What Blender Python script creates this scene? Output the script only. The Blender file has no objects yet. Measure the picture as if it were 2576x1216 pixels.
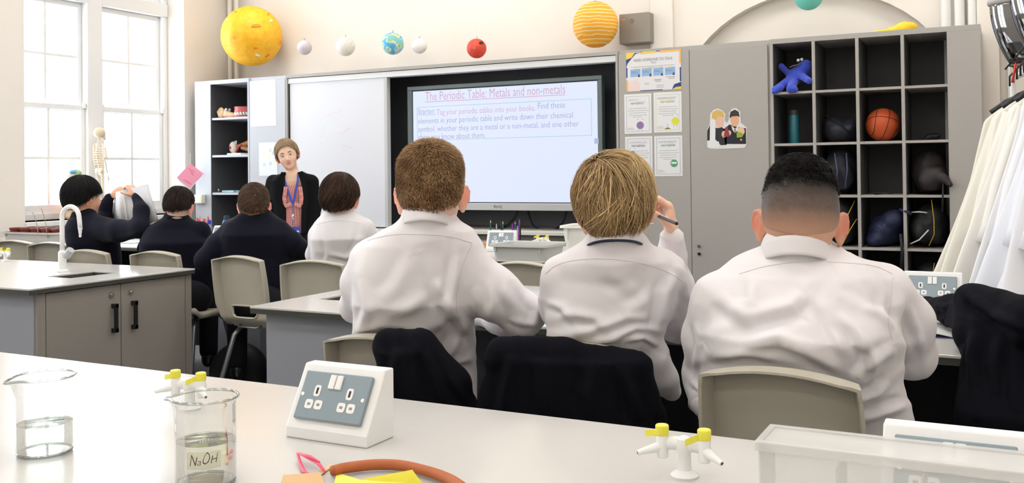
import bpy, math, random
import numpy as np
from mathutils import Vector, Matrix
random.seed(7); RNG = np.random.default_rng(11)
SC = bpy.context.scene; COL = SC.collection
PI = math.pi
# ---------------------------------------------------------------- camera (photo frame 2576 x 1216)
FPX, YAW, PITCH, ROLL, CX, CY, EYE = 2404.3, .47568, .011748, -.011855, 1288.0, 406.94, 1.375
FW = np.array([-math.sin(YAW)*math.cos(PITCH), math.cos(YAW)*math.cos(PITCH), math.sin(PITCH)])
_rt = np.array([math.cos(YAW), math.sin(YAW), 0.]); _up = np.cross(_rt, FW)
RT = math.cos(ROLL)*_rt + math.sin(ROLL)*_up; UP = -math.sin(ROLL)*_rt + math.cos(ROLL)*_up
CAMP = np.array([0, 0, EYE])
cd = bpy.data.cameras.new('camera'); cam = bpy.data.objects.new('camera', cd); COL.objects.link(cam)
cam.matrix_world = Matrix(((RT[0], UP[0], -FW[0], 0), (RT[1], UP[1], -FW[1], 0), (RT[2], UP[2], -FW[2], EYE), (0, 0, 0, 1)))
cd.sensor_fit = 'HORIZONTAL'; cd.sensor_width = 36; cd.lens = 36*FPX/2576; cd.shift_y = -(608-CY)/2576
cd.clip_start = .05; cd.clip_end = 200
cd.dof.use_dof = True; cd.dof.focus_distance = 2.35; cd.dof.aperture_fstop = 30.0
SC.camera = cam
# ---------------------------------------------------------------- world, light, exposure
SC.view_settings.view_transform = 'Standard'; SC.view_settings.look = 'None'
SC.view_settings.exposure = -0.20; SC.view_settings.gamma = 1; SC.view_settings.use_curve_mapping = False
SC.cycles.use_denoising = True
SC.cycles.max_bounces = 8; SC.cycles.diffuse_bounces = 3; SC.cycles.glossy_bounces = 3
SC.cycles.use_adaptive_sampling = True; SC.cycles.adaptive_threshold = .02
SC.cycles.transparent_max_bounces = 16; SC.cycles.transmission_bounces = 8
SC.cycles.caustics_reflective = False; SC.cycles.caustics_refractive = False
SC.cycles.sample_clamp_indirect = 6
wd = bpy.data.worlds.new('overcast_sky'); SC.world = wd; wd.use_nodes = True
wbg = wd.node_tree.nodes['Background']; wbg.inputs[0].default_value = (.93, .965, 1, 1); wbg.inputs[1].default_value = 13.0

def L3(c):
    if isinstance(c, str): c = tuple(int(c[i:i+2], 16) for i in (0, 2, 4))
    return tuple(((v/255)/12.92 if v/255 <= .04045 else (((v/255)+.055)/1.055)**2.4) for v in c[:3])

def area(name, loc, size, power, rot=(0, 0, 0), color=(1, 1, 1)):
    l = bpy.data.lights.new(name, 'AREA'); l.shape = 'RECTANGLE'; l.size, l.size_y = size; l.energy = power; l.color = color
    o = bpy.data.objects.new(name, l); o.location = loc; o.rotation_euler = rot; COL.objects.link(o); return o

# ---------------------------------------------------------------- pixel rays: place a thing on a known plane
def ray(x, y): return FW + RT*(x-CX)/FPX - UP*(y-CY)/FPX
def aY(x, y, Y): d = ray(x, y); return CAMP + d*(Y/d[1])
def aX(x, y, X): d = ray(x, y); return CAMP + d*(X/d[0])
def aZ(x, y, Z): d = ray(x, y); return CAMP + d*((Z-EYE)/d[2])
def aD(x, y, D): return CAMP + ray(x, y)*D
def proj(P):
    v = np.asarray(P)-CAMP; z = v@FW
    return CX+FPX*(v@RT)/z, CY-FPX*(v@UP)/z, z

# ---------------------------------------------------------------- materials
MATS = {}
def mat(name, col, rough=.5, metal=0., spec=.5, bump=0., bscale=200., var=0., vscale=8., emit=0., alpha=1., coat=0., attr=None, sheen=0., trans=0., ior=1.45, bdist=.002, stretch=None, sss=0.):
    if name in MATS: return MATS[name]
    m = bpy.data.materials.new(name); m.use_nodes = True; nt = m.node_tree; n = nt.nodes; lk = nt.links
    b = n['Principled BSDF']; c = L3(col)+(1,)
    b.inputs['Base Color'].default_value = c; b.inputs['Roughness'].default_value = rough
    b.inputs['Metallic'].default_value = metal; b.inputs['Specular IOR Level'].default_value = spec
    b.inputs['IOR'].default_value = ior
    if emit: b.inputs['Base Color'].default_value = (.02, .02, .02, 1) if emit < 5 else c; b.inputs['Emission Color'].default_value = c; b.inputs['Emission Strength'].default_value = emit
    if alpha < 1: b.inputs['Alpha'].default_value = alpha
    if coat: b.inputs['Coat Weight'].default_value = coat
    if sheen: b.inputs['Sheen Weight'].default_value = sheen
    if trans: b.inputs['Transmission Weight'].default_value = trans
    if sss: b.inputs['Subsurface Weight'].default_value = sss; b.inputs['Subsurface Radius'].default_value = (.012, .004, .002); b.inputs['Subsurface Scale'].default_value = 1
    tc = n.new('ShaderNodeTexCoord'); src = tc.outputs['Object']
    if stretch:
        mp = n.new('ShaderNodeMapping'); mp.inputs['Scale'].default_value = stretch; lk.new(src, mp.inputs[0]); src = mp.outputs[0]
    base = None
    if attr:
        a = n.new('ShaderNodeAttribute'); a.attribute_name = attr; base = a.outputs['Color']; lk.new(base, b.inputs['Base Color'])
    if var:
        t = n.new('ShaderNodeTexNoise'); t.inputs['Scale'].default_value = vscale; t.inputs['Detail'].default_value = 4; lk.new(src, t.inputs['Vector'])
        r = n.new('ShaderNodeMapRange'); r.inputs['To Min'].default_value = 1-var; r.inputs['To Max'].default_value = 1+var; lk.new(t.outputs['Fac'], r.inputs['Value'])
        mx = n.new('ShaderNodeVectorMath'); mx.operation = 'SCALE'; lk.new(r.outputs[0], mx.inputs['Scale'])
        if base: lk.new(base, mx.inputs[0])
        else: mx.inputs[0].default_value = c[:3]
        lk.new(mx.outputs[0], b.inputs['Base Color'])
    if bump:
        t = n.new('ShaderNodeTexNoise'); t.inputs['Scale'].default_value = bscale; t.inputs['Detail'].default_value = 3; lk.new(src, t.inputs['Vector'])
        bp = n.new('ShaderNodeBump'); bp.inputs['Strength'].default_value = bump; bp.inputs['Distance'].default_value = bdist
        lk.new(t.outputs['Fac'], bp.inputs['Height']); lk.new(bp.outputs[0], b.inputs['Normal'])
    MATS[name] = m; return m

def mat_glass(name, col=(255, 255, 255), mixf=.12, rough=.02):
    if name in MATS: return MATS[name]
    m = bpy.data.materials.new(name); m.use_nodes = True; nt = m.node_tree; n = nt.nodes; lk = nt.links
    for q in list(n): n.remove(q)
    o = n.new('ShaderNodeOutputMaterial'); t = n.new('ShaderNodeBsdfTransparent'); t.inputs[0].default_value = L3(col)+(1,)
    g = n.new('ShaderNodeBsdfGlossy'); g.inputs['Roughness'].default_value = rough
    f = n.new('ShaderNodeFresnel'); f.inputs[0].default_value = 1.45; mx = n.new('ShaderNodeMixShader')
    ad = n.new('ShaderNodeMath'); ad.operation = 'ADD'; ad.operation = 'MULTIPLY_ADD'; ad.inputs[1].default_value = .6; ad.inputs[2].default_value = mixf-.03; ad.use_clamp = True
    lk.new(f.outputs[0], ad.inputs[0]); lk.new(ad.outputs[0], mx.inputs[0]); lk.new(t.outputs[0], mx.inputs[1]); lk.new(g.outputs[0], mx.inputs[2]); lk.new(mx.outputs[0], o.inputs[0])
    MATS[name] = m; return m

# ---------------------------------------------------------------- objects
def tag(o, label=None, cat=None, group=None, kind=None):
    for k, v in (('label', label), ('category', cat), ('group', group), ('kind', kind)):
        if v: o[k] = v
    return o
def thing(name, loc, label, cat, group=None, rz=0., M=None):
    o = bpy.data.objects.new(name, None); COL.objects.link(o); o.empty_display_size = .05
    o.location = tuple(loc)
    if M is not None: o.rotation_mode = 'XYZ'; o.rotation_euler = Matrix(M).to_euler()
    else: o.rotation_euler = (0, 0, rz)
    return tag(o, label, cat, group)

class MB:
    """collects shapes into one mesh (coordinates in the parent's space)"""
    def __init__(s): s.v = []; s.f = []; s.m = []; s.mi = 0
    def add(s, vs, fs, xf=None):
        b = len(s.v)
        for p in vs:
            if xf is not None: p = xf @ Vector(tuple(map(float, p)))
            s.v.append(tuple(float(q) for q in p))
        for f in fs: s.f.append(tuple(b+i for i in f)); s.m.append(s.mi)
        return s
    def box(s, c, d, xf=None):
        x, y, z = c; a, b, e = d[0]/2, d[1]/2, d[2]/2
        vs = [(x+i*a, y+j*b, z+k*e) for k in (-1, 1) for j in (-1, 1) for i in (-1, 1)]
        return s.add(vs, [(0, 2, 3, 1), (4, 5, 7, 6), (0, 1, 5, 4), (2, 6, 7, 3), (0, 4, 6, 2), (1, 3, 7, 5)], xf)
    def bb(s, x0, x1, y0, y1, z0, z1, xf=None): return s.box(((x0+x1)/2, (y0+y1)/2, (z0+z1)/2), (abs(x1-x0), abs(y1-y0), abs(z1-z0)), xf)
    def cyl(s, p0, p1, r0, r1=None, n=16, cap=True, xf=None):
        return s.tube([p0, p1], [r0, r0 if r1 is None else r1], n, cap, xf)
    def tube(s, pts, r, n=10, cap=True, xf=None, flat=None):
        pts = [np.array(p, float) for p in pts]; K = len(pts)
        rs = list(r) if hasattr(r, '__len__') else [r]*K
        vs = []; prev = None
        for i, p in enumerate(pts):
            t = pts[min(i+1, K-1)]-pts[max(i-1, 0)]; t = t/(np.linalg.norm(t)+1e-12)
            if prev is None:
                a = np.array([0, 0, 1.]) if abs(t[2]) < .9 else np.array([1., 0, 0]); u = np.cross(a, t)
            else: u = prev-t*(prev@t)
            u /= np.linalg.norm(u)+1e-12; w = np.cross(t, u); prev = u
            for j in range(n):
                a = 2*PI*j/n
                vs.append(p+rs[i]*(math.cos(a)*u+math.sin(a)*w*(flat or 1)))
        fs = [(i*n+j, i*n+(j+1) % n, (i+1)*n+(j+1) % n, (i+1)*n+j) for i in range(K-1) for j in range(n)]
        if cap: fs += [tuple(range(n-1, -1, -1)), tuple(range((K-1)*n, K*n))]
        return s.add(vs, fs, xf)
    def lathe(s, prof, c=(0, 0, 0), n=24, xf=None, sy=1.):
        vs = []; K = len(prof)
        for r, z in prof:
            for j in range(n):
                a = 2*PI*j/n; vs.append((c[0]+r*math.cos(a), c[1]+r*math.sin(a)*sy, c[2]+z))
        fs = [(i*n+j, i*n+(j+1) % n, (i+1)*n+(j+1) % n, (i+1)*n+j) for i in range(K-1) for j in range(n)]
        if prof[0][0] > 1e-6: fs.append(tuple(range(n-1, -1, -1)))
        if prof[-1][0] > 1e-6: fs.append(tuple(range((K-1)*n, K*n)))
        return s.add(vs, fs, xf)
    def sph(s, c, r, n=16, m=10, xf=None):
        if not hasattr(r, '__len__'): r = (r, r, r)
        vs = []; 
        for i in range(m+1):
            t = PI*i/m
            for j in range(n):
                a = 2*PI*j/n; vs.append((c[0]+r[0]*math.sin(t)*math.cos(a), c[1]+r[1]*math.sin(t)*math.sin(a), c[2]-r[2]*math.cos(t)))
        return s.add(vs, [(i*n+j, i*n+(j+1) % n, (i+1)*n+(j+1) % n, (i+1)*n+j) for i in range(m) for j in range(n)], xf)
    def prism(s, poly, o, ux, uy, h):
        """2-D polygon in plane (o; ux, uy) pushed by vector h"""
        o, ux, uy, h = (np.array(q, float) for q in (o, ux, uy, h)); n = len(poly)
        A = [o+ux*p[0]+uy*p[1] for p in poly]; vs = A+[a+h for a in A]
        fs = [tuple(range(n-1, -1, -1)), tuple(range(n, 2*n))]+[(i, (i+1) % n, n+(i+1) % n, n+i) for i in range(n)]
        return s.add(vs, fs)
    def grid(s, fn, nu, nv, closed=False, xf=None):
        vs = [fn(i/(nu-1) if not closed else i/nu, j/(nv-1)) for i in range(nu) for j in range(nv)]
        R = nu if closed else nu-1
        return s.add(vs, [(i*nv+j, ((i+1) % nu)*nv+j, ((i+1) % nu)*nv+j+1, i*nv+j+1) for i in range(R) for j in range(nv-1)], xf)
    def make(s, name, mats, parent=None, smooth=False, bevel=0., seg=2, solid=0., sub=0, fix=True):
        me = bpy.data.meshes.new(name); me.from_pydata(s.v, [], s.f)
        if fix:
            import bmesh
            bm = bmesh.new(); bm.from_mesh(me); bmesh.ops.remove_doubles(bm, verts=bm.verts, dist=1e-6 if smooth else -1) if smooth else None
            bmesh.ops.recalc_face_normals(bm, faces=bm.faces); bm.to_mesh(me); bm.free()
            if len(me.polygons) == len(s.m): me.polygons.foreach_set('material_index', s.m)
        else: me.polygons.foreach_set('material_index', s.m)
        if not isinstance(mats, (list, tuple)): mats = [mats]
        for q in mats: me.materials.append(q)
        o = bpy.data.objects.new(name, me); COL.objects.link(o)
        if parent is not None: o.parent = parent
        if smooth:
            me.polygons.foreach_set('use_smooth', [True]*len(me.polygons))
            if smooth == 'auto':
                me.set_sharp_from_angle(angle=math.radians(38))
        if solid: q = o.modifiers.new('s', 'SOLIDIFY'); q.thickness = solid; q.offset = 0
        if bevel: q = o.modifiers.new('b', 'BEVEL'); q.width = bevel; q.segments = seg; q.limit_method = 'ANGLE'; q.angle_limit = math.radians(35)
        if sub: q = o.modifiers.new('u', 'SUBSURF'); q.levels = q.render_levels = sub
        return o
def structure(o): o['kind'] = 'structure'; return o

def copy_tree(o, parent=None):
    c = o.copy(); COL.objects.link(c); c.parent = parent
    for ch in [q for q in bpy.data.objects if q.parent == o]: copy_tree(ch, c)
    return c

def raw_mesh(name, V, F, mats, parent=None, smooth=True, col=None):
    """V (n,3) float array, F (m,k) int array (k = 3 or 4)"""
    me = bpy.data.meshes.new(name); V = np.asarray(V, np.float32); F = np.asarray(F, np.int32); k = F.shape[1]
    me.vertices.add(len(V)); me.vertices.foreach_set('co', V.ravel())
    me.loops.add(F.size); me.loops.foreach_set('vertex_index', F.ravel())
    me.polygons.add(len(F)); me.polygons.foreach_set('loop_start', np.arange(0, F.size, k, dtype=np.int32))
    try: me.polygons.foreach_set('loop_total', np.full(len(F), k, np.int32))
    except Exception: pass
    me.update(calc_edges=True)
    if smooth: me.polygons.foreach_set('use_smooth', np.ones(len(F), bool))
    if col is not None:
        a = me.color_attributes.new('tint', 'FLOAT_COLOR', 'POINT')
        c = np.ones((len(V), 4), np.float32); c[:, :3] = col; a.data.foreach_set('color', c.ravel())
    for q in (mats if isinstance(mats, (list, tuple)) else [mats]): me.materials.append(q)
    o = bpy.data.objects.new(name, me); COL.objects.link(o)
    if parent is not None: o.parent = parent
    return o

def local(parent, P):
    """world point(s) -> the parent's space (parents are only moved and turned)"""
    M = np.array(parent.matrix_basis.inverted()) if parent is not None else np.eye(4)
    P = np.asarray(P, float); return P@M[:3, :3].T+M[:3, 3]

# ---------------------------------------------------------------- text as flat meshes
def text(body, name, m, parent, o, ux, uy, width=None, height=None, size=.1, align='LEFT', lift=.0006, shear=0., bold=0.):
    cu = bpy.data.curves.new('t', 'FONT'); cu.body = body; cu.size = 1; cu.align_x = align; cu.shear = shear; cu.offset = bold; cu.fill_mode = 'FRONT'; cu.resolution_u = 2
    ob = bpy.data.objects.new('t', cu); me = bpy.data.meshes.new_from_object(ob)
    bpy.data.objects.remove(ob); bpy.data.curves.remove(cu)
    n = len(me.vertices); V = np.empty(n*3, np.float32); me.vertices.foreach_get('co', V); V = V.reshape(-1, 3)
    if n == 0: return None
    lo, hi = V.min(0), V.max(0); sx = sy = size
    if width: sx = sy = width/(hi[0]-lo[0]); V[:, 0] -= lo[0]
    if height: sy = height/(hi[1]-lo[1])
    ux = np.array(ux, float); uy = np.array(uy, float); nz = np.cross(ux, uy)
    W = np.array(o, float)+V[:, :1]*sx*ux+V[:, 1:2]*sy*uy+nz*lift
    me.vertices.foreach_set('co', W.astype(np.float32).ravel()); me.name = name; me.materials.clear(); me.materials.append(m); me.update()
    q = bpy.data.objects.new(name, me); COL.objects.link(q)
    if parent is not None: q.parent = parent
    return q

# ---------------------------------------------------------------- implicit bodies: smooth union of tapered limbs, ellipsoids and lofts, meshed with surface nets
def rotm(yaw=0., pitch=0., roll=0.):
    """columns = right, forward, up of a frame; yaw turns left, pitch nods down, roll tips right"""
    return np.array(Matrix.Rotation(yaw, 3, 'Z') @ Matrix.Rotation(-pitch, 3, 'X') @ Matrix.Rotation(roll, 3, 'Y'))
def cone(a, b, ra, rb, k=.02): return dict(t='c', a=np.array(a, float), b=np.array(b, float), ra=ra, rb=rb, k=k)
def ell(c, r, R=None, k=.02, sub=False): return dict(t='e', c=np.array(c, float), r=np.array(r, float), R=np.eye(3) if R is None else R, k=k, sub=sub)
def loft(st, R, k=.02, e=2.4):
    """st: (centre, half width, half depth) stations, rising in z; R columns = width, depth, up axes"""
    return dict(t='l', st=sorted(st, key=lambda q: q[0][2]), R=R, k=k, e=e)
def field(p, X, Y, Z):
    if p['t'] == 'c':
        a, b = p['a'], p['b']; d = b-a; L = d@d+1e-12
        h = np.clip(((X-a[0])*d[0]+(Y-a[1])*d[1]+(Z-a[2])*d[2])/L, 0, 1)
        return np.sqrt((X-a[0]-h*d[0])**2+(Y-a[1]-h*d[1])**2+(Z-a[2]-h*d[2])**2)-(p['ra']+(p['rb']-p['ra'])*h)
    if p['t'] == 'e':
        x, y, z = X-p['c'][0], Y-p['c'][1], Z-p['c'][2]; R = p['R']; r = p['r']
        q = [(x*R[0, i]+y*R[1, i]+z*R[2, i])/r[i] for i in range(3)]
        k0 = np.sqrt(q[0]**2+q[1]**2+q[2]**2); k1 = np.sqrt((q[0]/r[0])**2+(q[1]/r[1])**2+(q[2]/r[2])**2)+1e-9
        return k0*(k0-1)/k1
    st = p['st']; zs = np.array([q[0][2] for q in st]); z = np.clip(Z, zs[0], zs[-1])
    I = lambda a: np.interp(z, zs, a)
    x = X-I([q[0][0] for q in st]); y = Y-I([q[0][1] for q in st]); R = p['R']; e = p['e']
    u = np.abs(x*R[0, 0]+y*R[1, 0])/I([q[1] for q in st]); w = np.abs(x*R[0, 1]+y*R[1, 1])/I([q[2] for q in st])
    m = np.minimum(I([q[1] for q in st]), I([q[2] for q in st]))
    d = ((u**e+w**e)**(1/e)-1)*m; dz = np.abs(Z-z)
    return np.where(dz > 0, np.sqrt(np.maximum(d, 0)**2+dz**2)-.0+np.minimum(d, 0)*0, d)
def pbox(p):
    if p['t'] == 'c':
        r = max(p['ra'], p['rb']); return np.minimum(p['a'], p['b'])-r, np.maximum(p['a'], p['b'])+r
    if p['t'] == 'e':
        r = np.sqrt(((p['R']*p['r'])**2).sum(1)); return p['c']-r, p['c']+r
    C = np.array([q[0] for q in p['st']]); r = max(max(q[1], q[2]) for q in p['st'])
    lo = C.min(0)-r; hi = C.max(0)+r; lo[2] = C[:, 2].min(); hi[2] = C[:, 2].max(); return lo, hi
def implicit(prims, vox):
    bx = [pbox(p) for p in prims if not p.get('sub')]
    lo = np.min([b[0] for b in bx], 0)-4*vox-.01; hi = np.max([b[1] for b in bx], 0)+4*vox+.01
    n = np.ceil((hi-lo)/vox).astype(int)+1; F = np.full(n, .05, np.float32)
    ax = [lo[i]+vox*np.arange(n[i]) for i in range(3)]
    for p in prims:
        b0, b1 = pbox(p); mg = p['k']+3*vox+.004
        i0 = np.clip(((b0-mg-lo)/vox).astype(int), 0, n-1); i1 = np.clip(np.ceil((b1+mg-lo)/vox).astype(int)+1, 1, n)
        sl = tuple(slice(i0[i], i1[i]) for i in range(3))
        X, Y, Z = np.meshgrid(*[ax[i][sl[i]] for i in range(3)], indexing='ij', sparse=True)
        d = field(p, X, Y, Z).astype(np.float32); A = F[sl]; k = p['k']
        if p.get('sub'):
            d = -d; h = np.clip(.5+.5*(A-d)/k, 0, 1); F[sl] = d*(1-h)+A*h+k*h*(1-h)
        else:
            h = np.clip(.5+.5*(A-d)/k, 0, 1); F[sl] = A*(1-h)+d*h-k*h*(1-h)
    S = F < 0
    c = [S[i:n[0]-1+i, j:n[1]-1+j, l:n[2]-1+l] for i in (0, 1) for j in (0, 1) for l in (0, 1)]
    s = sum(q.astype(np.int8) for q in c); I, J, K = np.nonzero((s > 0) & (s < 8))
    idx = np.full((n[0]-1, n[1]-1, n[2]-1), -1, np.int32); idx[I, J, K] = np.arange(len(I))
    acc = np.zeros((len(I), 3)); cnt = np.zeros(len(I))
    for a in range(3):
        for u in (0, 1):
            for w in (0, 1):
                o = [0, 0, 0]; o[(a+1) % 3] = u; o[(a+2) % 3] = w; e = list(o); e[a] = 1
                f0 = F[I+o[0], J+o[1], K+o[2]]; f1 = F[I+e[0], J+e[1], K+e[2]]
                m = (f0 < 0) != (f1 < 0); t = np.where(m, f0/(f0-f1+1e-12), 0)
                P = np.stack([np.full(len(I), o[q], float) for q in range(3)], 1); P[:, a] += t
                acc[m] += P[m]; cnt[m] += 1
    V = lo+vox*(np.stack([I, J, K], 1)+acc/cnt[:, None])
    Q = []
    for a in range(3):
        b, e = (a+1) % 3, (a+2) % 3
        s0 = [slice(0, m) for m in n]; s1 = [slice(0, m) for m in n]; s0[a] = slice(0, n[a]-1); s1[a] = slice(1, n[a])
        for q in (b, e): s0[q] = s1[q] = slice(1, n[q]-1)
        A, B = S[tuple(s0)], S[tuple(s1)]; m = np.nonzero(A != B); P = [m[0].copy(), m[1].copy(), m[2].copy()]
        P[b] += 1; P[e] += 1
        def g(db, de):
            R = [P[0].copy(), P[1].copy(), P[2].copy()]; R[b] -= db; R[e] -= de; return idx[R[0], R[1], R[2]]
        q4 = np.stack([g(1, 1), g(0, 1), g(0, 0), g(1, 0)], 1); fl = ~A[m]
        q4[fl] = q4[fl][:, ::-1]; Q.append(q4)
    Fq = np.concatenate(Q); Fq = Fq[(Fq >= 0).all(1)]
    return V, Fq
def vnormals(V, F):
    N = np.zeros_like(V); a = np.cross(V[F[:, 2]]-V[F[:, 0]], V[F[:, 3 if F.shape[1] == 4 else 1]]-V[F[:, 1 if F.shape[1] == 4 else 0]])
    for i in range(F.shape[1]):
        for q in range(3): N[:, q] += np.bincount(F[:, i], a[:, q], len(V))
    return N/(np.linalg.norm(N, axis=1, keepdims=True)+1e-12)
def relax(V, F, it=2, w=.5):
    k = F.shape[1]; E = np.concatenate([F[:, [i, (i+1) % k]] for i in range(k)]); deg = np.bincount(E.ravel(), minlength=len(V))[:, None]
    for _ in range(it):
        S = np.zeros_like(V)
        for q in range(3): S[:, q] = np.bincount(E[:, 0], V[E[:, 1], q], len(V))+np.bincount(E[:, 1], V[E[:, 0], q], len(V))
        V = V*(1-w)+w*S/np.maximum(deg, 1)
    return V
def vnoise(P, s, seed=0):
    """cheap smooth noise: sums of random sines"""
    r = np.random.default_rng(seed); o = np.zeros(len(P))
    for i in range(9):
        d = r.normal(size=3); d /= np.linalg.norm(d); o += np.sin(P@d*s*r.uniform(.6, 1.6)+r.uniform(0, 6.28))
    return o/4.
# ================================================================ SETTING
XL, XR, YB, YF, ZC = -7.45, .62, 7.8, -2.2, 3.95
m_wall = mat('cream_paint', (243, 236, 227), .85, bump=.12, bscale=120, spec=.2)
m_white = mat('white_gloss_paint', (243, 243, 242), .45)
m_floor = mat('grey_vinyl', (108, 110, 116), .45, var=.06, vscale=60)
m_ceil = mat('ceiling_paint', (240, 239, 236), .9)
structure(MB().bb(XL-.4, XR+.1, YF-.1, YB+.2, -.05, 0).make('floor', m_floor))
structure(MB().bb(XL-.4, XR+.1, YF-.1, YB+.2, ZC, ZC+.1).make('ceiling', m_ceil))
structure(MB().bb(XR, XR+.1, YF, YB+.2, 0, ZC).make('wall_right', m_wall))
structure(MB().bb(XL-.4, XR+.1, YF-.1, YF, 0, ZC).make('wall_front', m_wall))
# back wall with a shallow round-headed blind arch
ax0, ax1, az = -2.42, -.30, 1.9
def archpts(r, n=26):
    cx = (ax0+ax1)/2; R = (ax1-ax0)/2
    return [(cx+R*math.cos(a), az+R*.84*math.sin(a)) for a in (PI-PI*i/n for i in range(n+1))]
w = MB(); ap = archpts(0)
w.bb(XL, ax0, YB, YB+.15, 0, ZC); w.bb(ax1, XR, YB, YB+.15, 0, ZC); w.bb(ax0, ax1, YB+.1, YB+.15, 0, ZC)
for i in range(len(ap)-1):
    (x0, z0), (x1, z1) = ap[i], ap[i+1]
    w.add([(x0, YB, z0), (x1, YB, z1), (x1, YB, ZC), (x0, YB, ZC), (x0, YB+.1, z0), (x1, YB+.1, z1)], [(0, 1, 2, 3), (0, 4, 5, 1)])
structure(w.make('wall_back', m_wall))
p = MB(); p.bb(-2.66, -2.46, YB-.05, YB, 2.2, ZC); structure(p.make('trim_1', m_wall, bevel=.008))
p = MB(); p.bb(-.16, -.02, YB-.12, YB, 0, ZC); structure(p.make('trim_2', m_wall, bevel=.01))
structure(MB().bb(XL, XR, YB-.015, YB, 0, .12).make('baseboard_back', m_white))
structure(MB().bb(XL, XL+.015, YF, YB, 0, .12).make('baseboard_left', m_white))
# left wall with two tall sash windows (the second one lights the room from beside the camera)
openings = [(5.36, 7.16), (1.2, 3.4)]; ZS, ZT = 1.0, 3.7
w = MB(); y = YF
for a, b in sorted(openings):
    w.bb(XL-.4, XL, y, a, 0, ZC); w.bb(XL-.4, XL, a, b, 0, ZS); w.bb(XL-.4, XL, a, b, ZT, ZC); y = b
w.bb(XL-.4, XL, y, YB+.2, 0, ZC)
structure(w.make('wall_left', m_wall))
m_pane = mat_glass('window_glass', (250, 252, 255), .05, .0)
def sash_window(n, y0, y1):
    root = bpy.data.objects.new('window_%d' % n, None); COL.objects.link(root); structure(root); root.location = (XL-.3, y0, ZS)
    W = y1-y0; H = ZT-ZS; fr = MB()
    fr.bb(-.06, .06, 0, .05, 0, H); fr.bb(-.06, .06, W-.05, W, 0, H); fr.bb(-.059, .059, .001, W-.001, 0, .06); fr.bb(-.059, .059, .001, W-.001, H-.05, H-.001)
    mc = W/2; fr.bb(-.07, .08, mc-.085, mc+.085, 0, H)
    zt = 2.03; fr.bb(-.07, .075, 0, W, zt, zt+.13)
    fr.make('window_frame', m_white, root, bevel=.006)
    MB().bb(-.02, .33, -.0, W, -.045, 0).make('window_sill', m_white, root, bevel=.006)
    for (a, b) in ((.05, mc-.085), (mc+.085, W-.05)):
        for k, (z0, z1, dx) in enumerate(((.06, 1.06, .02), (1.0, zt, -.02), (zt+.13, H-.05, -.02))):
            s = MB(); t = .045; s.bb(dx-.02, dx+.02, a, a+t, z0, z1); s.bb(dx-.02, dx+.02, b-t, b, z0, z1)
            s.bb(dx-.019, dx+.019, a+.001, b-.001, z0+.001, z0+(.075 if k == 0 else .05)); s.bb(dx-.019, dx+.019, a+.001, b-.001, z1-.05, z1-.001)
            m = (a+b)/2; s.bb(dx-.012, dx+.012, m-.013, m+.013, z0+.002, z1-.002); h = (z0+z1)/2
            if k < 2: s.bb(dx-.011, dx+.011, a+.002, b-.002, h-.013, h+.013)
            fo = s.make('window_sash', m_white, root, bevel=.004)
            MB().bb(dx-.002, dx+.002, a+.03, b-.03, z0+.04, z1-.04).make('window_pane', m_pane, fo)
            if k == 0:
                for e in (a+.02, b-.02): MB().bb(dx+.02, dx+.045, e-.012, e+.012, z1-.03, z1+.02).make('sash_catch', m_white, fo)
sash_window(1, 5.36, 7.16); sash_window(2, 1.2, 3.4)
# ceiling light panels
m_lamp = mat('light_diffuser', (255, 252, 246), .5, emit=17.)
m_alu = mat('aluminium', (190, 192, 195), .35, .9)
lamp0 = None
for i, (x, y) in enumerate([(x, y) for x in (-6.2, -4.2, -2.2, -.4) for y in (-1.4, .4, 2.4, 4.6, 6.8)]):
    if lamp0 is None:
        lamp0 = thing('ceiling_light', (x, y, ZC), 'flush square ceiling light panel', 'ceiling light', 'ceiling light panels')
        MB().bb(-.31, .31, -.31, .31, -.05, 0).make('frame', m_alu, lamp0, bevel=.004); MB().bb(-.29, .29, -.29, .29, -.056, -.049).make('diffuser', m_lamp, lamp0)
    else: c = copy_tree(lamp0); c.location = (x, y, ZC)
# heating pipes
m_pipe = mat('cream_pipe', (238, 232, 220), .5); m_pipew = mat('white_pipe', (240, 240, 238), .35)
for x, r, mm, lab, z0 in ((-7.36, .026, m_pipe, 'cream heating pipe in the window corner, nearer the window', 0), (-7.27, .024, m_pipe, 'cream heating pipe in the window corner, farther from the window', 0),
                      (-.365, .036, m_pipew, 'leftmost of three white pipes above the pigeonholes', 0), (-.275, .036, m_pipew, 'middle one of three white pipes above the pigeonholes', 0), (-.19, .032, m_pipew, 'rightmost of three white pipes above the pigeonholes', 0)):
    yy = 7.72
    o = MB().cyl((x, yy, z0), (x, yy, ZC), r, n=18).make('wall_pipe', mm, smooth='auto')
    tag(o, lab, 'pipe', 'pipes in the window corner' if x < -5 else 'pipes beside the pigeonholes')

# ================================================================ STORAGE WALL
G1 = mat('grey_laminate', (176, 172, 166), .5, spec=.4); G2 = mat('grey_edge', (178, 173, 167), .5)
G3 = mat('cool_grey_laminate', (196, 199, 205), .32); DK = mat('dark_back_panel', (78, 78, 80), .6); DK2 = mat('charcoal_panel', (84, 86, 92), .5)
m_black = mat('black_plastic', (22, 22, 24), .4); m_chrome = mat('nickel', (205, 200, 190), .25, 1.)
YC, ZTOP = 7.2, 2.345
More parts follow.
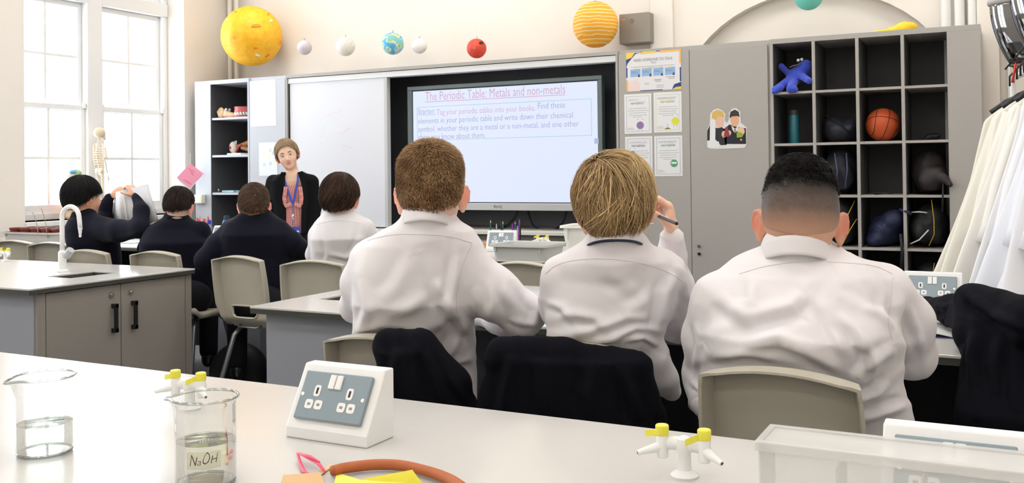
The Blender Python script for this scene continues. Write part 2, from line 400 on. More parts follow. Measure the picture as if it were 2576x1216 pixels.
# open bookcase unit beside the window
t = thing('bookcase', (-7.35, YC, 0), 'narrow grey open bookcase with dark interior beside the window', 'bookcase')
b = MB(); b.bb(0, .215, 0, .55, 0, ZTOP-.04); b.bb(.705, .725, 0, .55, 0, ZTOP-.04); b.bb(0, .725, 0, .55, ZTOP-.0399, ZTOP); b.bb(.2151, .7049, .001, .55, 0, .1)
b.make('carcass', G3, t, bevel=.002)
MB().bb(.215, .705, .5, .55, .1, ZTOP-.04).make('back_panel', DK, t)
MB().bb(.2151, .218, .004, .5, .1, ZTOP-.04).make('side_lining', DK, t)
for z in (1.966, 1.589, 1.211, .83, .45): MB().bb(.222, .703, .01, .49, z-.022, z).make('shelf', G3, t)
# tall cupboard
def handle_small(par, x, y, z, mm=None): MB().cyl((x, y, z), (x, y-.018, z), .011, n=14).make('lock', mm or m_chrome, par, smooth='auto')
def tall_cupboard(x0, w, doors, label, lockz=None, top=ZTOP, mm=G1):
    t = thing('tall_cupboard', (x0, YC, 0), label, 'cupboard')
    MB().bb(0, w, .018, .55, 0, top).make('carcass', mm, t, bevel=.002)
    x = .004
    for dw in doors:
        d = MB().bb(x+.002, x+dw-.002, 0, .018, .08, top-.035).make('door', mm, t, bevel=.0015)
        if lockz and dw == doors[-1]:
            handle_small(d, x+.06, 0, lockz+.06); handle_small(d, x+.06, 0, lockz, m_black)
        x += dw
    return t
tall_cupboard(-6.625, .465, [.457], 'tall pale grey cupboard with papers taped to its door, behind the standing person', mm=G3)
tall_cupboard(-2.745, 1.205, [.585, .60], 'tall grey two-door cupboard covered with laminated sheets, beside the screen', .735)
# top rail over whiteboard and screen recess
t = thing('sliding_board_track', (-6.16, YC, 0), 'white sliding board track running above whiteboard and screen', 'board track')
MB().bb(0, 3.415, .0, .5, ZTOP-.03, ZTOP).make('top_board', G2, t, bevel=.002)
MB().bb(.019, 3.396, .01, .1, ZTOP-.085, ZTOP-.034).make('rail', mat('white_rail', (238, 238, 238), .4), t, bevel=.004)
MB().bb(0, .018, 0, .55, 0, ZTOP-.0305).make('side_panel', G2, t)
MB().bb(3.397, 3.415, 0, .55, 0, ZTOP-.0305).make('side_panel', G2, t)
MB().bb(.02, 3.395, .48, .5, .9, ZTOP-.03).make('recess_panel', DK2, t)
MB().bb(.02, .035, .03, .48, .9, ZTOP-.09).make('recess_panel', DK2, t); MB().bb(3.38, 3.395, .03, .48, .9, ZTOP-.03).make('recess_panel', DK2, t)
# whiteboard
m_wb = mat('whiteboard_enamel', (232, 234, 240), .22, coat=.3)
t = thing('sliding_whiteboard', (-6.135, YC+.02, 0), 'large blank sliding whiteboard behind the standing person', 'whiteboard')
MB().bb(.012, 1.11, 0, .03, .895, 2.262).make('board_surface', m_wb, t)
MB().bb(1.11, 1.145, -.006, .05, .895, 2.262).make('frame', mat('whiteboard_frame', (205, 205, 203), .35), t, bevel=.003)
MB().bb(0, .012, -.004, .05, .895, 2.262).make('frame', m_black, t)
s = MB(); rs = random.Random(3)   # faint leftovers of red marker
for (x0, z0, n, dx, dz) in ((.44, 1.93, 7, .03, .008), (.37, 1.68, 4, .012, .05), (.6, 1.76, 7, .02, .006), (.63, 1.66, 6, .022, -.008)):
    for i in range(n):
        x = x0+dx*i+rs.uniform(-.006, .006); z = z0+dz*i+rs.uniform(-.012, .012); s.bb(x, x+.022, -.0015, -.0005, z, z+.006)
s.make('marker_trace', mat('faint_red_marker', (240, 205, 206), .4), t)
# base run below the boards
t = thing('base_cabinet', (-6.14, YC, 0), 'low run of grey cupboards with white-edged top below the boards', 'cabinet')
MB().bb(.02, 3.37, .03, .47, .08, .85).make('carcass', G1, t); MB().bb(.0, 3.38, -.012, .48, .85, .88).make('worktop', mat('cream_edge_top', (226, 224, 216), .4), t, bevel=.003)
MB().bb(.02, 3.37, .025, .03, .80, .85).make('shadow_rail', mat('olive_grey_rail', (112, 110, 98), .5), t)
for i in range(6): MB().bb(.025+i*.558, .579+i*.558, .01, .03, .1, .795).make('door', mat('mid_grey_laminate', (160, 161, 165), .5), t, bevel=.002)
# pigeonholes
t = thing('pigeonhole_unit', (-1.54, YC, 0), 'grey pigeonhole unit of four columns with dark cubbies, beside the coats', 'shelving unit')
cx = [.022, .302, .604, .906, 1.202, 1.41]; rz = [2.31, 1.951, 1.569, 1.188, .813, .43, .06]
f = MB(); T = .022
for x in (.0, *[c-.0 for c in cx[1:4]],): f.bb(x-.0, x+T, 0, .5, 0, 2.3099)
f.bb(cx[4], 1.41, 0, .5, 0, 2.3099); f.bb(0, 1.41, 0, .5, 2.31, ZTOP+.002)
f.make('carcass', G2, t, bevel=.0015)
for z in rz[1:]:
    for i in range(4):
        MB().bb(([.0]+cx[1:4])[i]+T, cx[i+1], .004, .49, z-.018, z).make('shelf', G2, t)
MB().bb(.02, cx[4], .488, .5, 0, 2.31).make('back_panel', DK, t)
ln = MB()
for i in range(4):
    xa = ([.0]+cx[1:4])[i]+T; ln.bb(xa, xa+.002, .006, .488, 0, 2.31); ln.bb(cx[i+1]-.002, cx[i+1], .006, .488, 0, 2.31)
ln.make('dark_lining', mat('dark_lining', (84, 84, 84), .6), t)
def cell(i, r, depth=.2):
    """centre of the floor of a pigeonhole in world space"""
    xa = ([.0]+cx[1:4])[i]+T; return (-1.54+(xa+cx[i+1])/2, YC+depth, rz[r+1])

# ================================================================ SCREEN WITH THE SLIDE
sx0, sx1, sz0, sz1, sy = -4.86, -2.945, 1.05, 2.175, 7.35
t = thing('interactive_screen', (sx0, sy, sz0), 'large flat classroom screen showing the periodic table lesson slide', 'screen')
W, H = sx1-sx0, sz1-sz0; m_bez = mat('grey_green_bezel', (112, 124, 124), .4, .2)
fr = MB(); fr.bb(0, W, 0, .07, H-.036, H); fr.bb(0, .05, 0, .07, .06, H-.0361); fr.bb(W-.036, W, 0, .07, .06, H-.0361); fr.make('bezel', m_bez, t, bevel=.004)
ch = MB().bb(0, W, -.012, .07, 0, .062).make('bottom_bar', mat('silver_bar', (205, 205, 203), .35, .3), t, bevel=.004)
text('BenQ', 'maker_lettering', mat('lettering_dark', (60, 60, 62), .5), ch, (W*.5-.06, -.0125, .022), (1, 0, 0), (0, 0, 1), width=.08)
MB().bb(.05, W-.036, .012, .05, .062, H-.036).make('panel_border', m_black, t)
m_scr = mat('screen_slide', (218, 226, 253), .3, emit=1.2)
x0, x1, z0, z1 = .058, W-.044, .07, H-.046
sc = MB().bb(x0, x1, .008, .012, z0, z1).make('display', m_scr, t)
ink = mat('slide_grey_ink', (150, 156, 186), .5, emit=1.15); red = mat('slide_red_ink', (200, 154, 168), .5, emit=1.2); grn = mat('slide_green_line', (150, 205, 190), .5, emit=1.15)
PW = x1-x0; U, V = (1, 0, 0), (0, 0, 1); yo = .0068
def sxy(px, py): q = aY(px, py, sy); return q[0]-sx0, q[2]-sz0
a = sxy(1069, 257); b = sxy(1421, 240)
text('The Periodic Table: Metals and non-metals', 'slide_title', red, sc, (a[0], yo, a[1]+.012), U, V, width=b[0]-a[0], height=.078, bold=-.008)
MB().bb(a[0], b[0], yo-.0005, yo+.001, a[1]-.002, a[1]+.003).make('title_underline', red, sc)
c0 = sxy(1048, 271); c1 = sxy(1487, 248); c2 = sxy(1488, 341); zt, zb = c1[1], c2[1]; xa, xb = c0[0], c1[0]
fr = MB(); e = .004
fr.bb(xa, xb, yo, yo+.001, zt-e, zt); fr.bb(xa, xb, yo, yo+.001, zb, zb+e); fr.bb(xa, xa+e, yo, yo+.001, zb, zt); fr.bb(xb-e, xb, yo, yo+.001, zb, zt); fr.make('text_frame', grn, sc)
def line(px0, px1, py, body, mm, h=.075):
    q0 = sxy(px0, py)[0]; q1 = sxy(px1, py)[0]; return q0, q1
lh = (zt-zb)/4.25; q = lambda px: sxy(px, 300)[0]
r1 = zt-.085; xs = xa+.012
def put(body, mm, xa_, xb_, z, hh): text(body, 'slide_text', mm, sc, (xa_, yo, z), U, V, width=xb_-xa_, height=hh, bold=-.01)
B1, B2, B3, B4 = (sxy(*v)[1] for v in ((1421, 271), (1440, 292), (1455, 314), (1219, 343)))
put('Starter:', ink, xs, q(1094), B1, .050); put('Tag your periodic tables into your books.', red, q(1098), q(1346), B1-.013, .066); put('Find these', ink, q(1353), q(1421), B1, .052)
put('elements in your periodic table and write down their chemical', ink, xs, q(1440), B2-.013, .066)
put('symbol, whether they are a metal or a non-metal, and one other', ink, xs, q(1455), B3-.013, .066)
put('thing you know about them.', ink, xs, q(1219), B4-.013, .066); r1 = B1
MB().bb(xs, q(1094), yo, yo+.001, r1-.01, r1-.007).make('starter_underline', ink, sc)
g = sxy(1500, 355); MB().bb(g[0]-.02, g[0]+.022, yo, yo+.001, g[1]-.022, g[1]+.022).make('side_tab', mat('slide_tab', (170, 184, 214), .5, emit=1.15), sc)
# cables under the screen
def cable(pts, r, label, mm=None):
    P = [Vector(p) for p in pts]; out = []
    for i in range(len(P)-1):
        p0 = P[max(i-1, 0)]; p1 = P[i]; p2 = P[i+1]; p3 = P[min(i+2, len(P)-1)]
        for k in range(8):
            u = k/8; out.append(.5*((2*p1)+(p2-p0)*u+(2*p0-5*p1+4*p2-p3)*u*u+(3*p1-p0-3*p2+p3)*u**3))
    out.append(P[-1]); o = MB().tube(out, r, 8).make('cable', mm or m_black, smooth=True); return tag(o, label, 'cable')
Yc = 7.6
cable([aY(1302, 531, Yc), aY(1293, 550, Yc), aY(1268, 572, Yc-.05), aY(1230, 580, Yc-.2)], .009, 'black cable hanging under the screen, curling left behind the pencils')
cable([aY(1328, 531, Yc), aY(1337, 560, Yc), aY(1350, 575, Yc), aY(1378, 583, Yc-.02), aY(1400, 576, Yc), aY(1418, 555, Yc), aY(1425, 531, Yc)], .009, 'black cable looping in a wide bow under the screen')
cable([aY(1125, 560, Yc), aY(1140, 570, Yc-.3), aY(1155, 566, Yc-.32), aY(1165, 577, Yc-.32), aY(1180, 580, Yc-.3)], .012, 'tangled black cable on the counter beside the leftmost foreground person')

# ================================================================ LAB BENCHES
m_top = mat('bench_laminate', (206, 203, 199), .22, coat=.15, var=.01, vscale=30); m_edge = mat('bench_edge_dark', (62, 64, 56), .5)
m_door = mat('bench_door_laminate', (146, 139, 132), .5); m_end = mat('bench_end_laminate', (152, 155, 162), .5); m_plinth = mat('plinth_black', (30, 30, 32), .6)
m_sink = mat('epoxy_sink', (92, 95, 86), .4)
def slab(mb, x0, x1, y0, y1, z0, z1, hole=None, ch=.02):
    if not hole:
        mb.prism([(x0+ch, y0), (x1-ch, y0), (x1, y0+ch), (x1, y1-ch), (x1-ch, y1), (x0+ch, y1), (x0, y1-ch), (x0, y0+ch)], (0, 0, z0), (1, 0, 0), (0, 1, 0), (0, 0, z1-z0)); return
    a, b, c, d = hole; xs = [x0, a, b, x1]; ys = [y0, c, d, y1]; vs = [(x, y, z) for z in (z0, z1) for x in xs for y in ys]; I = lambda i, j, k: k*16+i*4+j; fs = []
    for i in range(3):
        for j in range(3):
            if (i, j) != (1, 1): fs += [(I(i, j, 1), I(i+1, j, 1), I(i+1, j+1, 1), I(i, j+1, 1)), (I(i, j, 0), I(i, j+1, 0), I(i+1, j+1, 0), I(i+1, j, 0))]
        fs += [(I(i, 0, 0), I(i+1, 0, 0), I(i+1, 0, 1), I(i, 0, 1)), (I(i+1, 3, 0), I(i, 3, 0), I(i, 3, 1), I(i+1, 3, 1)), (I(0, i+1, 0), I(0, i, 0), I(0, i, 1), I(0, i+1, 1)), (I(3, i, 0), I(3, i+1, 0), I(3, i+1, 1), I(3, i, 1))]
    fs += [(I(2, 1, 0), I(1, 1, 0), I(1, 1, 1), I(2, 1, 1)), (I(1, 2, 0), I(2, 2, 0), I(2, 2, 1), I(1, 2, 1)), (I(1, 1, 0), I(1, 2, 0), I(1, 2, 1), I(1, 1, 1)), (I(2, 2, 0), I(2, 1, 0), I(2, 1, 1), I(2, 2, 1))]
    mb.add(vs, fs)
def bench(x0, x1, y0, y1, label, hole=None, ped=(), panel=True, ped_front=True, doors=None):
    t = thing('lab_bench', (x0, y0, 0), label, 'bench'); W, D = x1-x0, y1-y0; h = None
    if hole: h = (hole[0]-x0, hole[1]-x0, hole[2]-y0, hole[3]-y0)
    a = MB(); slab(a, 0, W, 0, D, .892, .9, h); a.make('worktop', m_top, t, bevel=.0015)
    a = MB(); slab(a, .001, W-.001, .001, D-.001, .874, .892, h); a.make('worktop_core', m_edge, t)
    if hole:
        s = MB(); A, B, C, E = h; z = .74
        s.bb(A-.012, A, C-.012, E+.012, z, .874); s.bb(B, B+.012, C-.012, E+.012, z, .874); s.bb(A, B, C-.012, C, z, .874); s.bb(A, B, E, E+.012, z, .874); s.bb(A, B, C, E, z, z+.012)
        s.make('sink', m_sink, t)
    for (a0, a1) in ped:
        MB().bb(a0-x0, a1-x0, .05, D-.05, .1, .874).make('pedestal', m_end, t, bevel=.002)
        MB().bb(a0-x0+.01, a1-x0-.01, .08, D-.08, 0, .1).make('plinth', m_plinth, t)
    if panel: MB().bb(.03, W-.03, D*.72, D*.72+.018, .1, .874).make('modesty_panel', mat('modesty_panel', (30, 30, 33), .5), t)
    return t
# left bench with doors on its end
t = bench(-6.6, -3.728, 2.7, 3.645, 'white-topped lab bench with grey cupboard doors at the left', (-4.137, -3.945, 3.075, 3.36), [(-6.5, -3.77)], panel=False)
for nm, ya, yb in (('door', 2.797, 3.194), ('door', 3.198, 3.597)):
    d = MB().bb(2.83, 2.85, ya-2.7, yb-2.7, .1, .868).make(nm, m_door, t, bevel=.001)
    yh = 3.15 if ya < 3 else 3.264
    hb = MB(); hb.bb(2.85, 2.878, yh-2.7-.011, yh-2.7+.011, .645, .665); hb.bb(2.85, 2.878, yh-2.7-.011, yh-2.7+.011, .76, .78); hb.bb(2.866, 2.878, yh-2.7-.009, yh-2.7+.009, .645, .78)
    hb.make('handle', m_black, d, bevel=.002); k = MB(); k.cyl((2.85, yh-2.7-.01, .823), (2.858, yh-2.7-.01, .823), .013, n=18); k.cyl((2.858, yh-2.7-.01, .823), (2.862, yh-2.7-.01, .823), .006, n=10); k.make('lock', m_chrome, d, smooth='auto')
MB().bb(2.828, 2.85, .055, .093, .1, .87).make('corner_post', m_door, t); MB().bb(2.828, 2.85, .9, .94, .1, .87).make('corner_post', m_door, t)
# middle bench where the three boys in white sit
bench(-2.452, .6, 2.66, 3.6, 'long white-topped lab bench at which the three people in the foreground sit', (-2.346, -2.16, 2.916, 3.22), [(-2.42, -1.62)])
# far row
bench(-7.3, -5.17, 4.6, 5.62, 'far lab bench by the window where a person holds up a book', None, [(-7.2, -6.4)])
bench(-5.165, -3.1, 4.6, 5.62, 'far lab bench in front of the person standing by the whiteboard', None, [(-4.6, -4.2)])
bench(-3.095, -1.87, 4.6, 5.62, 'far lab bench below the screen with tray and pencils on it', None, [(-2.5, -1.95)])
# foreground bench
bench(-2.5, .6, .55, 1.69, 'foreground lab bench with beakers and sockets on its top', None, [(-2.4, -1.7), (-.4, .5)])
# ================================================================ PEOPLE
from mathutils.bvhtree import BVHTree
VF = lambda x: YAW-math.atan((x-CX)/FPX)            # yaw of the view through pixel column x
m_skin = mat('skin', (255, 255, 255), .5, attr='tint', sss=.06, bump=.06, bscale=300, spec=.35)
m_hair = mat('hair', (255, 255, 255), .5, attr='tint', spec=.22); m_shirt = mat('white_shirt_cotton', (235, 231, 234), .75, bump=.12, bscale=900, spec=.25, bdist=.0006, sheen=.1)
m_blazer = mat('navy_blazer_wool', (20, 21, 34), .9, bump=.4, bscale=700, spec=.15, sheen=.05, bdist=.0008)
m_trouser = mat('dark_trousers', (24, 25, 30), .85, spec=.2); m_shoe = mat('black_shoe', (18, 18, 19), .35)
m_seam = mat('shirt_seam', (222, 218, 220), .8)
m_eye = mat('eye_white', (216, 206, 200), .3); m_iris = mat('eye_iris', (52, 60, 66), .2); m_lip = mat('lips', (196, 122, 116), .45); m_brow = mat('eyebrow', (120, 92, 70), .8)
SK = lambda c: np.array(L3(c))

def head_prims(c, R, s, ears=1.):
    W = lambda x, y, z: c+R@(np.array([x, y, z])*s)
    E = lambda x, y, z, rx, ry, rz, k=.014, Q=None: ell(W(x, y, z), np.array([rx, ry, rz])*s, R if Q is None else R@Q, k*s)
    C = lambda a, b, ra, rb, k=.008: cone(W(*a), W(*b), ra*s, rb*s, k*s)
    sk = [E(0, -.014, .032, .0735, .092, .084), E(0, -.045, -.002, .064, .056, .058, .03), E(0, .028, -.015, .062, .062, .078, .02),
          E(0, .04, -.062, .045, .042, .040, .02)]
    fc = [E(0, .072, -.086, .018, .014, .014, .016), E(.034, .062, -.032, .02, .018, .018, .015), E(-.034, .062, -.032, .02, .018, .018, .015),
          C((0, .082, .008), (0, .100, -.022), .006, .010, .01), E(0, .097, -.030, .011, .011, .007, .006), E(.010, .089, -.031, .007, .008, .005, .004), E(-.010, .089, -.031, .007, .008, .005, .004),
          E(0, .079, -.051, .020, .010, .005, .005), E(0, .077, -.060, .017, .010, .006, .005), C((-.04, .068, .024), (.04, .068, .024), .009, .009, .014)]
    for sx in (-1, 1):
        q = ell(W(sx*.029, .083, .006), np.array([.013, .012, .009])*s, R, .008*s); q['sub'] = True; fc.append(q)
    for sx in (-1, 1):
        Q = rotm(sx*-.55*ears, 0, sx*.12); o = np.array([sx*.081, -.014, -.010])
        P = lambda a, b: tuple(o+Q@np.array([0, a*1.1, b*1.02]))
        fc.append(ell(W(*P(-.004, -.004)), np.array([.0065, .019, .031])*s, R@Q, .006*s))
        rim = [P(.012, -.006), P(.010, .016), P(.002, .028), P(-.010, .028), P(-.019, .018), P(-.020, .002), P(-.014, -.014), P(-.004, -.026)]
        for i in range(len(rim)-1):
            a = np.array(rim[i]); b = np.array(rim[i+1]); off = np.array([sx*.003, 0, 0]); fc.append(C(tuple(a+off), tuple(b+off), .0042, .0042, .003))
        fc.append(E(*P(-.002, -.029), .005, .007, .008, .004))
    return sk, fc, W

def skull_radius(sk, c, R, dirs):
    """distance from the head's centre to the skin along the given local directions"""
    Dw = dirs@R.T; lo = np.full(len(dirs), .02); hi = np.full(len(dirs), .22)
    for _ in range(22):
        t = (lo+hi)/2; P = c+Dw*t[:, None]; f = None
        for p in sk:
            d = field(p, P[:, 0], P[:, 1], P[:, 2])
            if f is None: f = d
            else: h = np.clip(.5+.5*(f-d)/p['k'], 0, 1); f = f*(1-h)+d*h-p['k']*h*(1-h)
        ins = f < 0; lo = np.where(ins, t, lo); hi = np.where(ins, hi, t)
    return (lo+hi)/2

def make_hair(parent, c, R, s, sk, st):
    """a close cap that follows the skull, then thousands of fine locks that grow from it"""
    NU, NV = 96, 40; c0 = c+R@np.array([0, -.012, .03])*s
    line = st['line']                      # hairline polar angle (degrees from the crown) at azimuth 0 front, 90 side, 180 back
    def hl(phi): a = np.abs(((phi+PI) % (2*PI))-PI); return np.radians(np.interp(np.degrees(a), [q[0] for q in line], [q[1] for q in line]))
    ct = np.array(st.get('crown', (0, -.35)))      # tilt of the pole to the whorl
    ph = np.linspace(0, 2*PI, NU+1); th = np.linspace(0, PI*.93, 90)
    PH, TH = np.meshgrid(ph, th, indexing='ij')
    d = np.stack([np.sin(TH)*np.sin(PH), np.sin(TH)*np.cos(PH), np.cos(TH)], -1).reshape(-1, 3)
    RAD = skull_radius(sk, c0, R, d).reshape(PH.shape)
    def rad(p, t):
        p = np.mod(p, 2*PI)/(2*PI)*NU; t = np.clip(t/(PI*.93)*89, 0, 88.999); i = p.astype(int); j = t.astype(int); u = p-i; v = t-j; i1 = np.minimum(i+1, NU)
        return (RAD[i, j]*(1-u)+RAD[i1, j]*u)*(1-v)+(RAD[i, j+1]*(1-u)+RAD[i1, j+1]*u)*v
    def thick(p, t):
        """hair volume in metres: full on the crown, thin at the hairline"""
        h = hl(p); f = np.clip((h-t)/np.radians(st.get('fadeang', 30)), 0, 1); a = np.abs(((p+PI) % (2*PI))-PI)/PI
        tr = st.get('tr', (.7, .7)); T = st['top']+(st['side']-st['top'])*np.clip((t-tr[0])/tr[1], 0, 1); T = T+(st.get('front', st['top'])-st['top'])*np.clip(1-a*2, 0, 1)*np.clip(1-(t-.5)/.8, 0, 1)
        return (T*np.sqrt(f)+.0008)*s
    def pos(p, t, ex):
        r = rad(p, t)+ex
        dl = np.stack([np.sin(t)*np.sin(p), np.sin(t)*np.cos(p), np.cos(t)], -1); return c0+(dl*r[..., None])@R.T
    lump = st.get('lump', .0)
    P, T = np.meshgrid(np.linspace(0, 2*PI, NU, endpoint=False), np.linspace(0, 1, NV), indexing='ij'); TT = T*hl(P)
    ex = thick(P, TT)*.8; ex = np.where(T > .985, -.004, ex)
    V = pos(P.ravel(), TT.ravel(), ex.ravel()); V += R[:, 2]*0
    base = np.array(L3(st['col'])); tip = np.array(L3(st.get('tip', st['col'])))
    nz = vnoise(V, 90, 5)[:, None]
    colr = base*(st.get('capdark', .7)+.12*nz)
    if st.get('fade'):
        f = np.clip((TT.ravel()-np.radians(st['fade'][0]))/np.radians(st['fade'][1]-st['fade'][0]), 0, 1)[:, None]; colr = colr*(1-f)+SK(st['fadecol'])*(1+.16*vnoise(V, 1500, 8)[:, None]+.08*vnoise(V, 120, 9)[:, None])*f; f = np.clip((TT.ravel()-np.radians(96))/np.radians(38), 0, 1)[:, None]; colr = colr*(1-f)+SK(st['skincol'])*f
    i = np.arange(NU)[:, None]; j = np.arange(NV-1)[None, :]; F = np.stack([i*NV+j, i*NV+j+1, ((i+1) % NU)*NV+j+1, ((i+1) % NU)*NV+j], -1).reshape(-1, 4)
    hr = raw_mesh('hair', local(parent, V), F[:, ::-1], m_hair, parent, col=np.clip(colr, 0, 1))
    # locks
    TW = rotm(st.get('whorlx', 0), -st.get('whorl', .0), st.get('whorls', 0))
    def unt(p, t):
        d = np.stack([np.sin(t)*np.sin(p), np.sin(t)*np.cos(p), np.cos(t)], -1)@TW.T; return np.arctan2(d[..., 0], d[..., 1]), np.arccos(np.clip(d[..., 2], -1, 1))
    N, S = st['n'], st.get('seg', 4); r = np.random.default_rng(st.get('seed', 3)); z = 1-r.random(N)*(1-math.cos(math.radians(st.get('rootmax', 135)))); t0 = np.arccos(np.clip(z, -1, 1)); p0 = r.random(N)*2*PI
    pu, tu = unt(p0, t0); ok = tu < hl(pu)-.02
    if st.get('fade'): ok &= tu < np.radians(st['fade'][0]-2+18*r.random(N)**3)
    t0, p0, pu, tu = t0[ok], p0[ok], pu[ok], tu[ok]; N = len(t0)
    ln = st['len']*s*(1+.35*r.normal(size=N)*.6); 
    if 'sidelen' in st: ln = ln*(1+(st['sidelen']/st['len']-1)*np.clip((t0-.75)/.7, 0, 1))
    ln = np.maximum(ln, .002)
    R0 = .1*s; u = np.linspace(0, 1, S)[None, :]
    # azimuth swirl and combing, shared by neighbours so that the hair clumps
    cl = vnoise(np.stack([np.cos(p0)*np.sin(t0), np.sin(p0)*np.sin(t0), np.cos(t0)], 1), st.get('clump', 14), 21)
    sw = st.get('swirl', .0)+st.get('wild', .2)*cl+st.get('jit', .12)*r.normal(size=N)
    step = (ln/R0)[:, None]*u*(1-st['stand'])
    over = np.radians(st.get('over', 4))*r.random(N)
    for _q in range(2):
        t2 = t0[:, None]+step*np.cos(sw)[:, None]; p2 = p0[:, None]+step*np.sin(sw)[:, None]/np.maximum(np.sin(np.clip(t2, .15, 3)), .25)
        pq, tq = unt(p2, t2); okp = tq < hl(pq)+over[:, None]; first = np.where(okp.all(1), S-1, np.argmin(okp, 1)); fac = np.clip(first/(S-1), .12, 1); step = step*fac[:, None]
    tt = t0[:, None]+step*np.cos(sw)[:, None]; pp = p0[:, None]+step*np.sin(sw)[:, None]/np.maximum(np.sin(np.clip(tt, .15, 3)), .25)
    comb = st.get('comb')                  # (azimuth, weight): locks drift towards this azimuth
    if comb is not None:
        dp = ((comb[0]-pp+PI) % (2*PI))-PI; pp = pp+np.sign(dp)*np.minimum(np.abs(dp), 1.)*comb[1]*u*np.clip(1.3-t0[:, None], 0, 1)
    pp, tt = unt(pp, tt); p0, t0 = pu, tu
    exr = thick(p0, t0)[:, None]*.8+(.0012+lump*(1+cl)[:, None]*np.sin(u*PI*.8))*s+ln[:, None]*u*st['stand']
    exr = exr+ (r.random(N)*st.get('layer', .004)*s)[:, None]
    X = pos(pp.ravel(), np.clip(tt, .02, PI*.92).ravel(), exr.ravel()).reshape(N, S, 3)
    wd_ = st.get('w', .0011)*s*(1-.75*u**2)*(1+.3*r.normal(size=(N, 1)))
    tg = np.gradient(X, axis=1); tg /= np.linalg.norm(tg, axis=2, keepdims=True)+1e-9
    rd = X-c0; rd /= np.linalg.norm(rd, axis=2, keepdims=True); sd = np.cross(tg, rd); sd /= np.linalg.norm(sd, axis=2, keepdims=True)+1e-9; nn = np.cross(sd, tg)
    A = X+sd*wd_[..., None]; B = X-sd*wd_[..., None]; Cc = X+nn*wd_[..., None]*.8
    V = np.stack([A, Cc, B], 2).reshape(-1, 3)
    g = np.arange(N)[:, None, None]*S*3+np.arange(S-1)[None, :, None]*3+np.arange(3)[None, None, :]; g2 = np.arange(N)[:, None, None]*S*3+np.arange(S-1)[None, :, None]*3+((np.arange(3)+1) % 3)[None, None, :]
    F = np.stack([g, g2, g2+3, g+3], -1).reshape(-1, 4)
    mixv = np.clip(.35+.3*cl+.28*r.normal(size=N), 0, 1)[:, None, None]*np.ones((1, S, 1))
    mixv = np.clip(mixv*(.45+.75*u[..., None]), 0, 1)
    if 'topmix' in st: mixv = np.clip(mixv+st['topmix']*np.clip(1-t0/1.3, 0, 1)[:, None, None], 0, 1)
    colr = base*(1-mixv)+tip*mixv; colr = colr*(1+.16*r.normal(size=(N, 1, 1)))
    if st.get('fade'):
        keep = np.ones(N, bool)
    else: keep = np.ones(N, bool)
    V = V.reshape(N, S*3, 3)[keep].reshape(-1, 3); colr = np.repeat(colr, 3, axis=1).reshape(N, S*3, 3)[keep].reshape(-1, 3); n2 = keep.sum(); F = F.reshape(N, -1, 4)[:n2].reshape(-1, 4)
    o = raw_mesh('hair_locks', local(hr if False else parent, V), F, m_hair, hr, smooth=True, col=np.clip(colr, 0, 1))
    return hr

def hand_prims(w, fdir, nrm, side, curl, s=.85, thumb=.6):
    """w wrist; fdir fingers; nrm back of the hand; side = +1 when the thumb lies along cross(fdir, nrm)"""
    f = np.array(fdir, float); f /= np.linalg.norm(f); n = np.array(nrm, float); n -= f*(n@f); n /= np.linalg.norm(n); t = np.cross(f, n)*side
    out = [cone(w, w+f*.03*s, .020*s, .022*s, .012)]
    Q = np.stack([t, f, n], 1); out.append(ell(w+f*.052*s, np.array([.040, .048, .0145])*s, Q, .008))
    L = [.074, .082, .077, .060]
    for i in range(4):
        o = w+f*(.088-.004*abs(i-1))*s+t*(.028-.0185*i)*s; d = f.copy(); up = n.copy(); c = curl[i] if hasattr(curl, '__len__') else curl
        for j, (fr, r0) in enumerate(((.45, .0092), (.31, .0085), (.24, .0078))):
            a = c*(.8 if j == 0 else 1.1); d, up = d*math.cos(a)-up*math.sin(a), up*math.cos(a)+d*math.sin(a)
            e = o+d*L[i]*fr*s; out.append(cone(o, e, r0*s, (r0-.0006)*s, .003)); o = e
    o = w+f*.022*s+t*.026*s; d = f*.62+t*.68-n*.25*thumb; d /= np.linalg.norm(d)
    for j, (l, r0) in enumerate(((.036, .0125), (.030, .0100), (.024, .0090))):
        e = o+d*l*s; out.append(cone(o, e, r0*s, (r0-.001)*s, .005)); o = e; d = d+f*.25-n*.45*thumb-t*.3*thumb; d /= np.linalg.norm(d)
    return out

def apply_folds(V, F, folds, gen=(.0, 0), seed=1):
    """cloth creases: narrow ridges beside shallow valleys, along strokes laid over the side seen from behind"""
    N = vnormals(V, F); amp = np.zeros(len(V))
    if gen[0]:
        D = V.copy(); D[:, 2] *= .45; q = vnoise(D, gen[1], seed); amp += gen[0]*(1-2*np.abs(q)).clip(-1, 1)*.6+gen[0]*.4*vnoise(V, gen[1]*2.1, seed+3)
    v = V-CAMP; z = v@FW; px = CX+FPX*(v@RT)/z; py = CY-FPX*(v@UP)/z; fac = -(N@FW) > -.1
    for pts, a, w in folds:
        pts = np.array(pts, float); best = np.full(len(V), 1e9); sgn = np.zeros(len(V)); tp = np.zeros(len(V))
        for i in range(len(pts)-1):
            p, q = pts[i], pts[i+1]; d = q-p; L = d@d; h = np.clip(((px-p[0])*d[0]+(py-p[1])*d[1])/L, 0, 1)
            ex, ey = px-p[0]-h*d[0], py-p[1]-h*d[1]; ds = np.hypot(ex, ey); m = ds < best; best = np.where(m, ds, best)
            sgn = np.where(m, (d[0]*ey-d[1]*ex)/math.sqrt(L), sgn); tp = np.where(m, (i+h)/(len(pts)-1), tp)
        env = np.sin(np.clip(tp, 0.02, .98)*PI)**.6; x = sgn/w
        amp += np.where(fac, 1.5*a*env*(np.exp(-x*x)-.75*np.exp(-(x-1.5)**2/.8))*(best < 5*w), 0)
    return V+N*amp[:, None]

